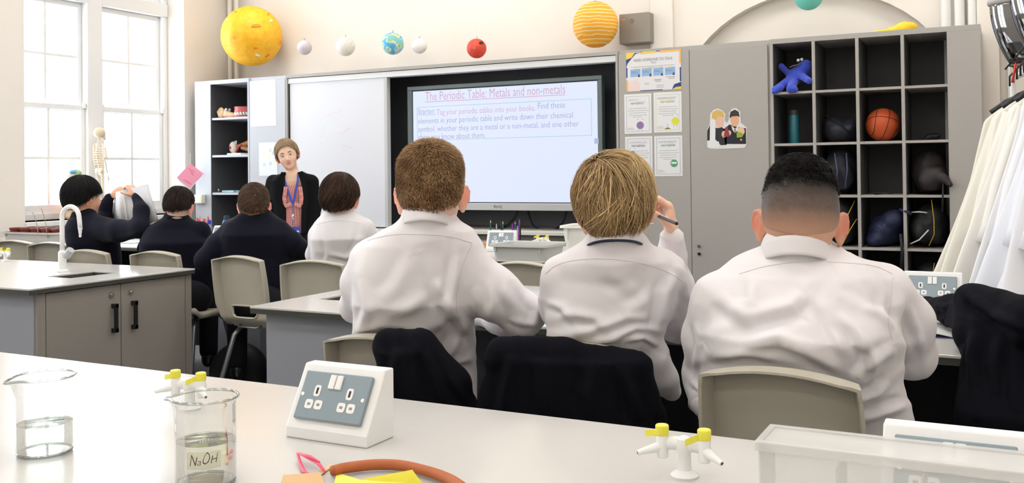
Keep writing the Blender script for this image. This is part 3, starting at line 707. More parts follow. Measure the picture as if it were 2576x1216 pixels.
def body_part(name, prims, vox, mats, parent, it=2, folds=(), gen=(0, 0), seed=1, colfn=None):
    V, F = implicit(prims, vox); V = relax(V, F, it)
    if folds or gen[0]: V = apply_folds(V, F, folds, gen, seed); V = relax(V, F, 1, .3)
    col = colfn(V) if colfn else None
    return raw_mesh(name, local(parent, V), F, mats, parent, col=col), V, F

def on_surface(V, F, pts, off=.0006):
    key = id(V); t = BVHTree.FromPolygons([tuple(p) for p in V.tolist()], F.tolist()); out = []
    for (x, y) in pts:
        d = Vector(ray(x, y)); h = t.ray_cast(Vector(CAMP), d.normalized())
        if h[0]: out.append(np.array(h[0])+np.array(h[1])*off)
    return out
def dens(pts, n=8):
    for _ in range(3): pts = [pts[0]]+[q for i in range(len(pts)-1) for q in ((pts[i][0]*.75+pts[i+1][0]*.25, pts[i][1]*.75+pts[i+1][1]*.25), (pts[i][0]*.25+pts[i+1][0]*.75, pts[i][1]*.25+pts[i+1][1]*.75))]+[pts[-1]]
    n = 1; out = []
    for i in range(len(pts)-1):
        for k in range(n): u = k/n; out.append((pts[i][0]*(1-u)+pts[i+1][0]*u, pts[i][1]*(1-u)+pts[i+1][1]*u))
    return out+[pts[-1]]

def collar(parent, c, R, r0, r1, h, mm, name='collar', gap=.45, drop=.04, sy=1.1):
    """stand-and-fall collar: c = centre of its top edge, r0 radius at the neck, r1 radius at the lower edge of the fall"""
    mb = MB(); prof = [(r0-.004, -h*.9), (r0-.002, 0), (r0+.001, .0025), (r0+.004, -.001), ((r0+r1)/2+.0025, -drop*.5), (r1, -drop), (r1-.004, -drop-.001), ((r0+r1)/2-.001, -drop*.6), (r0+.001, -.008)]
    def fn(u, v):
        a = PI*1.5+ (u-.5)*(2*PI-gap); k = v*(len(prof)-1); i = min(int(k), len(prof)-2); q = k-i
        r = prof[i][0]*(1-q)+prof[i+1][0]*q; z = prof[i][1]*(1-q)+prof[i+1][1]*q
        fr = math.cos(a-PI*1.5)         # 1 at the nape
        p = np.array([r*math.cos(a), r*sy*math.sin(a), z-.030*(1-fr)*.5])
        return tuple(c+R@p)
    mb.grid(fn, 60, 25); 
    mb.v = [tuple(q) for q in local(parent, np.array(mb.v))]
    return mb.make(name, mm, parent, smooth=True, solid=.0)

def chain(pts): return [aD(x, y, D) for x, y, D, r in pts], [p[3] for p in pts]

def person(lab, head, torso, arms, facing, skin, hair, seat=True, top='shirt', vox=.004, vc=.0045, folds=(), gen=(.0035, 22), s=1., neck_r=.052, group=None, hands=(None, None), pelv=None, legdir=None, seams=(), collar_spec=None, brow=None, extra=(), standing=False, coll=True, neckb=None, torso_e=2.4, seed=1):
    """head = (px, py, depth, yaw, pitch, roll); torso = (py, xl, xr, depth, thickness); arms = pixel chains with radii in metres"""
    Rf = rotm(facing); hc = aD(*head[:3]); Rh = rotm(*head[3:6])
    pel = np.array(pelv, float) if pelv is not None else None
    root_loc = (pel[0], pel[1], 0) if pel is not None else (hc[0], hc[1], 0)
    Rv = rotm(VF(head[0]))
    st = []
    for (y, xl, xr, D, th) in torso:
        st.append((aD((xl+xr)/2, y, D), (xr-xl)/2*D/FPX, th/2))
    st = sorted(st, key=lambda q: q[0][2])
    # trousers, shoes
    fw = Rf[:, 1]; rg = Rf[:, 0]; hip = pel; leg = []; shoe = []
    for sx in (-1, 1):
        if standing:
            h = hip+rg*sx*.085; kn = h+np.array([0, 0, -.40]); an = np.array([kn[0], kn[1], .09])
            leg.append([h, kn, an]); rr = (.088, .062, .052)
        else:
            h = hip+rg*sx*.075+np.array([0, 0, .04]); kn = h+fw*.36+rg*sx*.04+np.array([0, 0, .0]); an = kn-fw*.06+np.array([0, 0, -.36]); leg.append([h, kn, an]); rr = (.078, .058, .045)
        shoe.append((an, sx))
    # body: one continuous skin surface
    sk, fc, W = head_prims(hc, Rh, s)
    nb = st[-1][0]; prim = list(sk)+[]
    nb2 = nb if neckb is None else aD(*neckb)
    prim.append(cone(W(0, -.022, -.045), nb2+np.array([0, 0, -.03]), neck_r*s, neck_r*s, .02)); prim += fc
    prim.append(loft([(q[0], max(q[1]-.020, .03), max(q[2]-(.034 if standing else .018), .03)) for q in st if q[0][2] > hip[2]+.03], Rv, .02))
    for i, a in enumerate(arms):
        P, r = chain(a)
        for k in range(len(P)-1): prim.append(cone(P[k], P[k+1], max(min(r[k]-.012, .042), .02), max(min(r[k+1]-.012, .036), .021), .01))
        h = hands[i] if i < len(hands) else None
        e = P[-1]; d = e-P[-2]; d /= np.linalg.norm(d)
        if h is None: h = dict(f=d+np.array([0, 0, -.1]), n=(0, 0, 1), side=1 if i == 0 else -1, curl=.35)
        prim += hand_prims(e+np.array(h['f'])/np.linalg.norm(h['f'])*.008, h['f'], h['n'], h['side'], h.get('curl', .4), h.get('s', .82), h.get('thumb', .6))
    prim.append(ell(hip+np.array([0, 0, .06])+(0 if standing else fw*.03), (.11, .07, .07), Rf, .03))
    for L_ in leg: prim += [cone(L_[0], L_[1], .06, .045, .02), cone(L_[1], L_[2], .045, .032, .02)]
    root_loc = np.array(root_loc)
    base = SK(skin); red = SK((236, 116, 88)); 
    ear_c = [W(sx*.080, -.014, -.006) for sx in (-1, 1)]
    def colfn(V):
        c = np.tile(base, (len(V), 1))*(1+.03*vnoise(V, 60, 3)[:, None])
        for e in ear_c:
            f = np.clip(1.25-np.linalg.norm(V-e, axis=1)/(.036*s), 0, 1)[:, None]*.62; lc = (V-hc)@Rh; f = f*(np.abs(lc[:, :1]) > .068*s); c = c*(1-f)+red*base/np.array(L3((240, 200, 180)))*f
        for q, rr_, k_ in ((W(.042, .06, -.03), .025, .3), (W(-.042, .06, -.03), .025, .3), (W(0, .1, -.03), .014, .3), (W(0, .084, -.055), .02, .45)):
            f = np.clip(1.3-np.linalg.norm(V-q, axis=1)/(rr_*s), 0, 1)[:, None]*k_; c = c*(1-f)+red*f
        return np.clip(c, 0, 1)
    o = bpy.data.objects.new('tmp', None)
    V, F = implicit(prim, vox); V = relax(V, F, 2, .45)
    body = raw_mesh('person', V-root_loc, F, m_skin, None, col=colfn(V)); body.location = tuple(root_loc); bpy.data.objects.remove(o)
    tag(body, lab, 'person', group)
    # eyes, brows, lips
    for sx in (-1, 1):
        e = MB(); p = W(sx*.029, .0715, .006); q = local(body, p); r = .0108*s; e.sph(tuple(q), r, 14, 10)
        e.mi = 1; f = Rh[:, 1]; q2 = q+f*r*.52; e.sph(tuple(q2), r*.60, 12, 8); e.make('eye', [m_eye, m_iris], body, smooth=True)
        b = MB(); pts = [local(body, W(sx*a_, y_, z_)) for a_, y_, z_ in ((.014, .084, .024), (.024, .086, .029), (.036, .079, .029), (.046, .068, .023))]; b.tube(pts, [.0022*s, .0032*s, .0028*s, .0012*s], 8); b.make('eyebrow', mat('brow_'+('%02x%02x%02x' % tuple(brow or hair['col'])), brow or hair['col'], .8), body, smooth=True)
    b = MB(); pts = [local(body, W(a_, y_, z_)) for a_, y_, z_ in ((-.022, .079, -.056), (-.011, .0865, -.0535), (0, .0885, -.055), (.011, .0865, -.0535), (.022, .079, -.056))]; b.tube(pts, [.0008*s, .0032*s, .0036*s, .0032*s, .0008*s], 8); b.make('lips', m_lip, body, smooth=True)
    make_hair(body, hc, Rh, s, sk+[prim[len(sk)]], hair)
    # clothing
    tp = [q for q in st]
    sh = [loft(tp, Rv, .03, torso_e)]
    if collar_spec and coll:
        cc = aD(*collar_spec['c']); sh.append(cone(st[-1][0]*np.array([.5, .5, 1])+cc*np.array([.5, .5, 0])-np.array([0, 0, .035]), cc-np.array([0, 0, .022]), collar_spec['r1']+.014, collar_spec['r1']-.003, .025))
    for a in arms:
        P, r = chain(a)
        for k in range(len(P)-1): sh.append(cone(P[k], P[k+1], r[k], r[k+1], .028))
    for a in extra:
        P, r = chain(a)
        for k in range(len(P)-1): sh.append(cone(P[k], P[k+1], r[k], r[k+1], .02))
    mm, nm = (m_shirt, 'shirt') if top == 'shirt' else (m_blazer, 'blazer')
    if top == 'teacher': mm, nm = mat('black_blazer_wool', (20, 20, 23), .9, spec=.15), 'blazer'
    so, SV, SF = body_part(nm, sh, vc, mm, body, 2, folds, gen, seed)
    for sm in seams:
        P = on_surface(SV, SF, dens(sm, 6))
        if len(P) > 2: MB().tube([local(body, q) for q in P], .0006, 5).make('shirt_seam', m_seam, so, smooth=True)
    if coll and collar_spec:
        cs = collar_spec; collar(body, aD(*cs['c']), rotm(cs.get('yaw', facing), cs.get('pitch', .25), cs.get('roll', 0)), cs['r0'], cs['r1'], cs.get('h', .03), mm, drop=cs.get('drop', .042))
    for a, (P_, r_) in zip(arms, [chain(a) for a in arms]):        # cuffs
        e = P_[-1]; d = e-P_[-2]; d /= np.linalg.norm(d); c = MB(); q = local(body, np.array([e-d*.045, e-d*.02, e+d*.012, e+d*.013, e-d*.0])); c.tube(list(q), [r_[-1]+.0035, r_[-1]+.0035, r_[-1]+.003, r_[-1]-.003, r_[-1]-.006], 28, cap=False); c.make('cuff', mm, so, smooth=True)
    tr = [ell(hip+np.array([0, 0, .07])+(0 if standing else fw*.03), (.15, .10, .09), Rf, .03)]
    for L_ in leg: tr += [cone(L_[0], L_[1], rr[0], rr[1], .03), cone(L_[1], L_[2]+np.array([0, 0, .02]), rr[1], rr[2]+.008, .02)]
    body_part('trousers', tr, .008, m_trouser, body, 2)
    for an, sx in shoe:
        q = [ell(an+fw*.06+np.array([0, 0, -.05]), (.042, .125, .035), Rf, .02), ell(an+fw*-.0+np.array([0, 0, -.02]), (.042, .055, .045), Rf, .02)]
        body_part('shoe', q, .007, m_shoe, body, 1)
    return body, so, SV, SF, W, Rh, hc

SHORT = [(0, 62), (45, 68), (75, 84), (100, 112), (125, 130), (180, 138)]
BOWL = [(0, 74), (45, 80), (75, 96), (100, 112), (125, 132), (180, 140)]
# ---- left foreground boy: cropped light brown hair
b1, so1, SV1, SF1, W1, R1, h1 = person('person in a white shirt seated leftmost of the three in the foreground',
    (1087, 492, 2.47, VF(1087)-.14, .10, -.02),
    [(530, 1040, 1112, 2.46, .115), (556, 1000, 1150, 2.47, .15), (580, 955, 1190, 2.48, .185), (615, 915, 1212, 2.49, .215), (680, 888, 1215, 2.5, .235), (760, 882, 1200, 2.5, .24), (840, 884, 1197, 2.55, .18), (930, 890, 1196, 2.58, .16), (1040, 890, 1196, 2.56, .17), (1150, 895, 1196, 2.56, .17)],
    [[(930, 655, 2.5, .052), (905, 715, 2.54, .048), (900, 772, 2.63, .042), (985, 790, 2.92, .032)],
     [(1158, 665, 2.49, .066), (1240, 737, 2.5, .066), (1312, 792, 2.53, .054), (1275, 800, 2.68, .048), (1200, 790, 2.9, .034)]],
    VF(1087)-.05, (238, 196, 176),
    dict(col=(112, 80, 54), tip=(198, 162, 120), line=SHORT, top=.020, side=.007, n=26000, seg=4, len=.016, sidelen=.008, stand=.34, w=.0006, whorl=.4, swirl=.15, wild=.5, jit=.5, topmix=.6, fadeang=55, capdark=.95, clump=10, layer=.003),
    pelv=tuple(aD(1045, 1150, 2.5)[:2])+(.63,), s=1.05, neck_r=.048,
    folds=[([(1090, 700), (1120, 760), (1150, 800), (1195, 850)], .008, 16), ([(960, 800), (1030, 775), (1080, 740)], .006, 18), ([(1010, 880), (1060, 830), (1130, 800)], .006, 14), ([(1150, 640), (1140, 720), (1128, 775)], .006, 12),
           ([(1175, 790), (1150, 850), (1120, 900), (1090, 930)], .007, 14), ([(900, 840), (960, 815), (1040, 825), (1100, 860)], .006, 14), ([(1260, 720), (1290, 770), (1300, 830)], .005, 13), ([(1230, 700), (1240, 760), (1230, 800)], .005, 12),
           ([(1320, 740), (1345, 780), (1340, 830)], .005, 10), ([(1280, 800), (1320, 815), (1355, 812)], .004, 9), ([(905, 700), (925, 780), (900, 850)], .006, 14), ([(1040, 640), (1000, 720), (960, 760)], .005, 20), ([(1120, 950), (1150, 910), (1185, 900)], .005, 10)],
    gen=(.006, 22), seams=[[(925, 606), (985, 589), (1060, 590), (1130, 594), (1188, 612)], [(1188, 612), (1165, 660), (1152, 710), (1146, 760), (1150, 790)]],
    collar_spec=dict(c=(1072, 522, 2.435), r0=.055, r1=.063, drop=.038, pitch=.12, yaw=VF(1087)-.1), seed=2)
# ---- middle foreground boy: blond, pen in hand
hw = aD(1690, 601, 2.5)
b2, so2, SV2, SF2, W2, R2, h2 = person('person in a white shirt and tie seated with one hand raised, holding a pen',
    (1549, 528, 2.33, VF(1549)-.02, .06, -.17),
    [(582, 1500, 1600, 2.33, .12), (606, 1465, 1625, 2.34, .15), (628, 1425, 1662, 2.35, .18), (655, 1392, 1692, 2.36, .21), (700, 1372, 1708, 2.38, .23), (760, 1370, 1700, 2.38, .235), (830, 1376, 1668, 2.38, .235), (900, 1388, 1656, 2.42, .19), (1000, 1400, 1656, 2.44, .17), (1180, 1400, 1660, 2.44, .17)],
    [[(1412, 695, 2.37, .048), (1402, 765, 2.45, .042), (1425, 790, 2.62, .04), (1450, 790, 2.9, .032)],
     [(1668, 695, 2.36, .058), (1700, 770, 2.46, .054), (1700, 812, 2.58, .048), (1702, 720, 2.55, .041), (1692, 640, 2.52, .030), (1690, 601, 2.5, .028)]],
    VF(1549)+.03, (238, 192, 168),
    dict(col=(128, 94, 62), tip=(232, 202, 150), line=[(0, 70), (45, 78), (75, 88), (95, 92), (110, 102), (125, 124), (145, 134), (180, 136)], top=.016, side=.007, n=11000, seg=11, len=.10, sidelen=.07, stand=.02, w=.0009, whorl=.55, whorls=-.25, swirl=.3, wild=.75, jit=.10, topmix=.3, fadeang=40, capdark=.95, clump=9, lump=.006, layer=.008, seed=9, over=9),
    hands=(None, dict(f=(RT*-.05+UP*1+FW*.1), n=(RT*1+UP*.1-FW*.25), side=-1, curl=(1.05, 1.15, 1.2, 1.25), s=.9, thumb=1.5)),
    pelv=tuple(aD(1530, 1180, 2.38)[:2])+(.63,), s=1.04, neck_r=.048,
    folds=[([(1400, 800), (1440, 790), (1500, 800), (1530, 830)], .006, 13), ([(1390, 850), (1480, 835), (1580, 800), (1640, 800)], .007, 13), ([(1440, 870), (1540, 850), (1600, 825), (1660, 830)], .007, 11), ([(1700, 690), (1670, 740), (1665, 800), (1650, 850)], .008, 13),
           ([(1650, 730), (1610, 770), (1560, 790)], .004, 16), ([(1380, 760), (1420, 775), (1450, 820)], .005, 10), ([(1560, 860), (1620, 850), (1655, 870)], .005, 8), ([(1500, 690), (1560, 700), (1600, 740)], .0035, 18), ([(1715, 700), (1730, 760), (1715, 810)], .005, 11), ([(1690, 660), (1715, 690), (1725, 730)], .004, 9)],
    gen=(.006, 22), seams=[[(1372, 690), (1400, 665), (1470, 650), (1560, 653), (1640, 668), (1690, 690), (1722, 712)]],
    collar_spec=dict(c=(1545, 571, 2.30), r0=.056, r1=.065, drop=.034, pitch=.12, roll=-.02, yaw=VF(1549)), extra=[[(1640, 900, 2.36, .04), (1668, 950, 2.38, .032), (1688, 985, 2.4, .02)]], seed=5)
# ---- right foreground boy: dark faded crop, leaning forward
b3, so3, SV3, SF3, W3, R3, h3 = person('person in a white shirt bent over the bench, rightmost of the three in the foreground',
    (2012, 562, 2.17, VF(2012)+.02, .20, .04),
    [(616, 1940, 2075, 2.17, .13), (636, 1890, 2130, 2.17, .17), (655, 1850, 2190, 2.16, .21), (690, 1805, 2235, 2.15, .25), (750, 1772, 2258, 2.13, .27), (840, 1758, 2262, 2.1, .28), (950, 1768, 2258, 2.12, .22), (1060, 1790, 2285, 2.14, .19), (1160, 1800, 2290, 2.14, .18), (1284, 1810, 2290, 2.14, .18)],
    [[(1800, 755, 2.15, .060), (1775, 850, 2.2, .054), (1772, 940, 2.26, .046), (1772, 1010, 2.2, .034)],
     [(2222, 735, 2.15, .066), (2270, 820, 2.17, .062), (2292, 888, 2.22, .052), (2240, 880, 2.38, .046), (2190, 850, 2.62, .034)]],
    VF(2012)-.03, (216, 168, 142),
    dict(col=(17, 14, 14), tip=(38, 31, 28), line=[(0, 60), (45, 66), (75, 84), (100, 112), (125, 126), (180, 134)], top=.024, side=.002, tr=(.35, .65), n=20000, seg=4, len=.013, sidelen=.004, stand=.25, w=.0006, swirl=.5, wild=1.1, jit=.6, fadeang=62, capdark=.9, clump=16, layer=.002, fade=(62, 94), fadecol=(98, 84, 77), skincol=(212, 164, 138), seed=4),
    hands=(dict(f=(0, .1, -1), n=RT*-1, side=1, curl=.4), None),
    pelv=tuple(aD(2040, 1284, 2.08)[:2])+(.63,), s=1.12, neck_r=.055,
    folds=[([(1850, 810), (1920, 790), (1990, 770), (2020, 735)], .009, 20), ([(1860, 870), (1960, 850), (2030, 880), (2120, 930)], .010, 18), ([(1790, 900), (1870, 885), (1960, 900)], .008, 14), ([(1800, 740), (1850, 780), (1900, 820)], .006, 20),
           ([(2250, 830), (2215, 790), (2170, 770)], .008, 14), ([(2260, 880), (2200, 900), (2150, 950)], .007, 15), ([(2100, 790), (2150, 830), (2190, 890), (2200, 940)], .008, 16), ([(2240, 960), (2200, 990), (2150, 1010)], .008, 13), ([(2280, 1020), (2220, 1035), (2170, 1060)], .008, 12),
           ([(2060, 760), (2100, 830), (2130, 900)], .006, 18), ([(1900, 690), (1890, 760), (1850, 800)], .006, 20), ([(1745, 810), (1755, 870), (1750, 930)], .005, 10), ([(1740, 960), (1765, 985), (1785, 980)], .004, 8), ([(2280, 760), (2310, 830), (2320, 890)], .005, 12), ([(2180, 690), (2220, 740), (2235, 800)], .005, 14)],
    gen=(.0075, 18), seams=[[(1860, 690), (1930, 668), (2030, 657), (2130, 662), (2200, 668), (2245, 690)], [(2245, 700), (2240, 760), (2232, 810), (2245, 860)]],
    collar_spec=dict(c=(2000, 606, 2.14), r0=.070, r1=.076, drop=.040, pitch=.2, yaw=VF(2012)), seed=8)

def neck_tie(body, c, R, r, mm):
    mb = MB(); pts = []
    for i in range(40):
        a = PI*1.5+(i/39-.5)*2.6; fr = math.cos(a-PI*1.5); pts.append(local(body, c+R@np.array([r*math.cos(a), r*1.1*math.sin(a), -.012*(1-fr)])))
    mb.tube(pts, .0045, 8, flat=.8); return mb.make('tie_band', mm, body, smooth=True)
neck_tie(b2, aD(1545, 571, 2.30)+np.array([0, 0, -.036]), rotm(VF(1549), .12, -.02), .066, mat('navy_stripe_tie', (28, 34, 66), .5, var=.5, vscale=120))
# ================================================================ CHAIRS, JACKETS, BACK-ROW STUDENTS, TEACHER
m_chair = mat('beige_polypropylene', (190, 184, 168), .45, bump=.15, bscale=500); m_leg = mat('grey_steel_tube', (150, 152, 156), .3, .7)
def make_chair():
    t = thing('school_chair', (0, 0, 0), 'x', 'chair')
    # seat shell: back runs up from the seat; local +y = the way the sitter faces
    zt, zs, hw = .95, .61, .158
    def back(u, v):            # u across, v up from the bend
        x = (u-.5)*2; z = zs-.02+v*(zt-zs+.02); crown = .022*(1-x*x)*v**3
        y = -.175-.045*v**1.2+.018*x*x*(1-v*.3)+.06*max(0, .14-v)/.14
        wd = hw*(.93+.07*math.sin(v*PI*.9)) if v < .8 else hw*(.93+.07*math.sin(v*PI*.9))
        return x*wd, y, z+crown
    nu, nv = 33, 41; b = MB(); V = [[back(i/(nu-1), j/(nv-1)) for j in range(nv)] for i in range(nu)]
    vs = [p for c in V for p in c]; fs = []
    for i in range(nu-1):
        for j in range(nv-1):
            u = (i+.5)/(nu-1); v = (j+.5)/(nv-1)
            sl = abs(u-.5) < .25+.05*(v-.26)/.2 and .17 < v < .33
            if not sl: fs.append((i*nv+j, (i+1)*nv+j, (i+1)*nv+j+1, i*nv+j+1))
    b.add(vs, fs); bk = b.make('backrest', m_chair, t, smooth=True, solid=.005)
    # turned-back rim along sides and top, a lip round the slot
    rim = []
    for j in range(4, nv): rim.append(V[0][j])
    for i in range(1, nu-1): rim.append(V[i][nv-1])
    for j in range(nv-1, 3, -1): rim.append(V[nu-1][j])
    r = MB(); n = len(rim); vs = []
    for i, p in enumerate(rim):
        x, y, z = p; k = min(1, i/10, (n-1-i)/10); d = .012+.030*k
        ox = (.013 if x > hw*.8 else (-.013 if x < -hw*.8 else .0)); oz = -.003 if z > zt-.02 else 0
        vs += [(x, y+.004, z), (x+ox*.6, y-d*.5, z+oz*.5), (x+ox, y-d, z+oz), (x+ox*.45, y-d, z-(.008 if oz else 0)), (x+(-.008 if x > hw*.8 else (.008 if x < -hw*.8 else 0)), y-.003, z-(.012 if oz else 0))]
    fs = [(i*5+j, (i+1)*5+j, (i+1)*5+j+1, i*5+j+1) for i in range(n-1) for j in range(4)]
    r.add(vs, fs); r.make('backrest_rim', m_chair, bk, smooth='auto')
    lip = []
    for k in range(48):
        a = 2*PI*k/48; c_, s_ = math.cos(a), math.sin(a); e = .35
        u = .5+.27*(abs(c_)**e)*(1 if c_ > 0 else -1)*(1+.1*s_); v = .25+.088*(abs(s_)**e)*(1 if s_ > 0 else -1); q = back(u, v); lip.append((q[0], q[1]-.004, q[2]))
    MB().tube(lip+[lip[0]], .0045, 6, cap=False).make('slot_lip', m_chair, bk, smooth=True)
    def seat(u, v):
        x = (u-.5)*2; y = -.135+v*.36; return x*(.185+.012*v), y, zs+.012*x*x-.02*max(0, v-.75)/.25*.8-.004*math.sin(v*PI)+.03*max(0, .12-v)/.12
    s = MB(); s.grid(seat, 21, 21); st = s.make('seat', m_chair, t, smooth=True, solid=.006)
    k = MB(); ed = [seat(i/20, 0) for i in range(21)]+[seat(1, j/20) for j in range(1, 21)]+[seat(1-i/20, 1) for i in range(1, 21)]+[seat(0, 1-j/20) for j in range(1, 21)]
    vs = []; cen = np.array([0, .04, zs])
    for p in ed: vs += [(p[0], p[1], p[2]), (p[0]*1.02, (p[1]-.04)*1.02+.04, p[2]-.03)]
    m = len(ed); k.add(vs, [(i*2, ((i+1) % m)*2, ((i+1) % m)*2+1, i*2+1) for i in range(m)]); k.make('seat_rim', m_chair, st, smooth=True, solid=.004)
    for sx in (-1, 1):
        MB().tube([(sx*.13, .12, zs-.02), (sx*.15, .16, zs-.06), (sx*.225, .255, .015)], [.0125]*3, 12).make('leg', m_leg, t, smooth=True)
        MB().tube([(sx*.13, -.06, zs-.02), (sx*.15, -.10, zs-.07), (sx*.225, -.245, .015)], [.0125]*3, 12).make('leg', m_leg, t, smooth=True)
        MB().tube([(sx*.13, -.07, zs-.022), (sx*.13, .125, zs-.022)], .0125, 12).make('seat_rail', m_leg, t, smooth=True)
    MB().tube([(-.196, .215, .2), (.196, .215, .2)], .0115, 12).make('foot_rail', m_leg, t, smooth=True)
    MB().tube([(-.07, -.135, zs-.005), (-.06, -.165, zs-.012), (.06, -.165, zs-.012), (.07, -.135, zs-.005)], .005, 8).make('rear_hoop', m_leg, t, smooth=True)
    return t
ch0 = make_chair(); first_chair = [True]
def chair(px, py, yaw, lab, T=.967, grp=None, off=(0, 0)):
    """px, py: pixel of the middle of the back's top edge"""
    p = aZ(px, py, T); c = ch0 if first_chair[0] else copy_tree(ch0); first_chair[0] = False
    d = rotm(yaw)@np.array([0, -.235, 0]); c.location = (p[0]-d[0]+off[0], p[1]-d[1]+off[1], 0); c.rotation_euler = (0, 0, yaw); c['label'] = lab; c['group'] = 'beige moulded school chairs'; return c
chair(948, 848, -.03, 'beige school chair under the leftmost foreground person, half hidden by a dark jacket')
chair(1425, 866, -.05, 'beige school chair under the person with the pen, covered by a dark jacket', T=.962)
chair(1957, 934, -.06, 'beige school chair under the rightmost foreground person, its back bare')
chair(28, 606, .25, 'beige school chair cut by the left edge of the photo')
chair(125, 611, .20, 'empty beige school chair second from the left, behind the tall tap')
chair(212, 620, .15, 'beige school chair of the person raising a book', T=.99)
chair(389, 634, .10, 'beige school chair behind the bowed person in a blazer')
chair(596, 646, .0, 'beige school chair turned aside, handle slot showing, of the person with spread elbows')
chair(785, 657, .22, 'beige school chair of the white-shirted person before the whiteboard')
chair(1310, 661, .05, 'beige school chair at the far bench below the grey tray')
# jackets hung on chairs
m_jack = mat('navy_jacket_cloth', (15, 15, 22), .92, bump=.3, bscale=600, spec=.12, bdist=.0008)
def cloth_thing(name, lab, cat, prims, folds, gen, seed, mm=m_jack, vox=.006, grp=None):
    V, F = implicit(prims, vox); V = relax(V, F, 3); V = apply_folds(V, F, folds, gen, seed); c = V.mean(0); c[2] = V[:, 2].min()
    o = raw_mesh(name, V-c, F, mm); o.location = tuple(c); return tag(o, lab, cat, grp)
Rv = rotm(VF(1430)); D = 2.27
def LS(rows, dz=0, k=.03): return loft([(aD((a+b)/2, y, d), (b-a)/2*d/FPX, th/2) for y, a, b, d, th in rows], Rv, k, 3)
cloth_thing('draped_jacket', 'dark navy school blazer draped over the chair of the person with the pen', 'jacket',
    [cone(aD(1262, 886, 2.20), aD(1420, 888, 2.20), .036, .036, .02), cone(aD(1420, 888, 2.20), aD(1592, 915, 2.19), .030, .034, .02), LS([(905, 1232, 1625, 2.20, .10), (960, 1210, 1645, 2.20, .11), (1030, 1196, 1668, 2.20, .12), (1120, 1185, 1690, 2.20, .13), (1300, 1180, 1700, 2.20, .14)])],
    [([(1290, 890), (1270, 980), (1260, 1060)], .010, 16), ([(1360, 900), (1365, 990), (1370, 1060)], .008, 20), ([(1560, 920), (1590, 1000), (1610, 1070)], .010, 16), ([(1500, 900), (1480, 990), (1490, 1070)], .007, 20), ([(1630, 940), (1645, 1000), (1650, 1060)], .007, 12)], (.004, 14), 3)
Rv = rotm(VF(1060))
cloth_thing('draped_jacket', 'dark navy school blazer hung over one corner of the leftmost foreground chair', 'jacket',
    [cone(aD(975, 862, 2.29), aD(1060, 868, 2.28), .036, .036, .02), cone(aD(1060, 868, 2.28), aD(1150, 960, 2.27), .028, .03, .03), LS([(880, 950, 1098, 2.28, .09), (920, 948, 1130, 2.28, .10), (960, 950, 1165, 2.28, .11), (1010, 955, 1200, 2.28, .12), (1060, 958, 1215, 2.28, .12), (1250, 965, 1225, 2.28, .12)])],
    [([(1000, 870), (990, 940), (995, 1000)], .008, 14), ([(1070, 880), (1090, 950), (1110, 1020)], .010, 14), ([(1130, 940), (1150, 980), (1170, 1020)], .006, 10)], (.004, 15), 7)
# jacket heaped over the end of the middle bench and a chair back on the far right
Rv = rotm(VF(2480))
chair(2560, 790, -.4, 'beige school chair at the right edge, buried under a dark jacket', T=.95)
cloth_thing('draped_jacket', 'dark navy blazer heaped over a chair at the right edge of the photo', 'jacket',
    [cone(aD(2440, 752, 2.5), aD(2600, 812, 2.3), .040, .055, .03), cone(aD(2600, 812, 2.3), aD(2750, 800, 2.3), .06, .06, .03), cone(aD(2450, 770, 2.48), aD(2450, 835, 2.45), .045, .05, .03),
     LS([(800, 2445, 2760, 2.38, .14), (860, 2440, 2780, 2.36, .16), (940, 2428, 2790, 2.34, .18), (1040, 2418, 2790, 2.3, .2), (1300, 2410, 2790, 2.3, .2)])],
    [([(2430, 740), (2500, 790), (2580, 830)], .012, 12), ([(2450, 830), (2440, 900), (2450, 980)], .010, 16), ([(2520, 840), (2500, 920), (2510, 1000)], .009, 20), ([(2560, 860), (2550, 960), (2560, 1050)], .008, 18)], (.006, 13), 9)
cloth_thing('jacket_sleeve', 'dark sleeve of a blazer lying across the middle bench beside the right-hand socket', 'jacket',
    [cone(aD(2330, 775, 2.95), aD(2400, 782, 2.75), .030, .040, .03), cone(aD(2400, 782, 2.75), aD(2455, 800, 2.6), .042, .05, .03), cone(aD(2300, 772, 2.98), aD(2335, 776, 2.95), .02, .03, .02), cone(aD(2390, 805, 2.72), aD(2440, 835, 2.58), .02, .032, .02)],
    [([(2320, 765), (2370, 775), (2430, 790)], .008, 9), ([(2360, 790), (2400, 805), (2430, 830)], .008, 9)], (.005, 22), 4)

BL = dict(top='blazer', vox=.006, vc=.007)
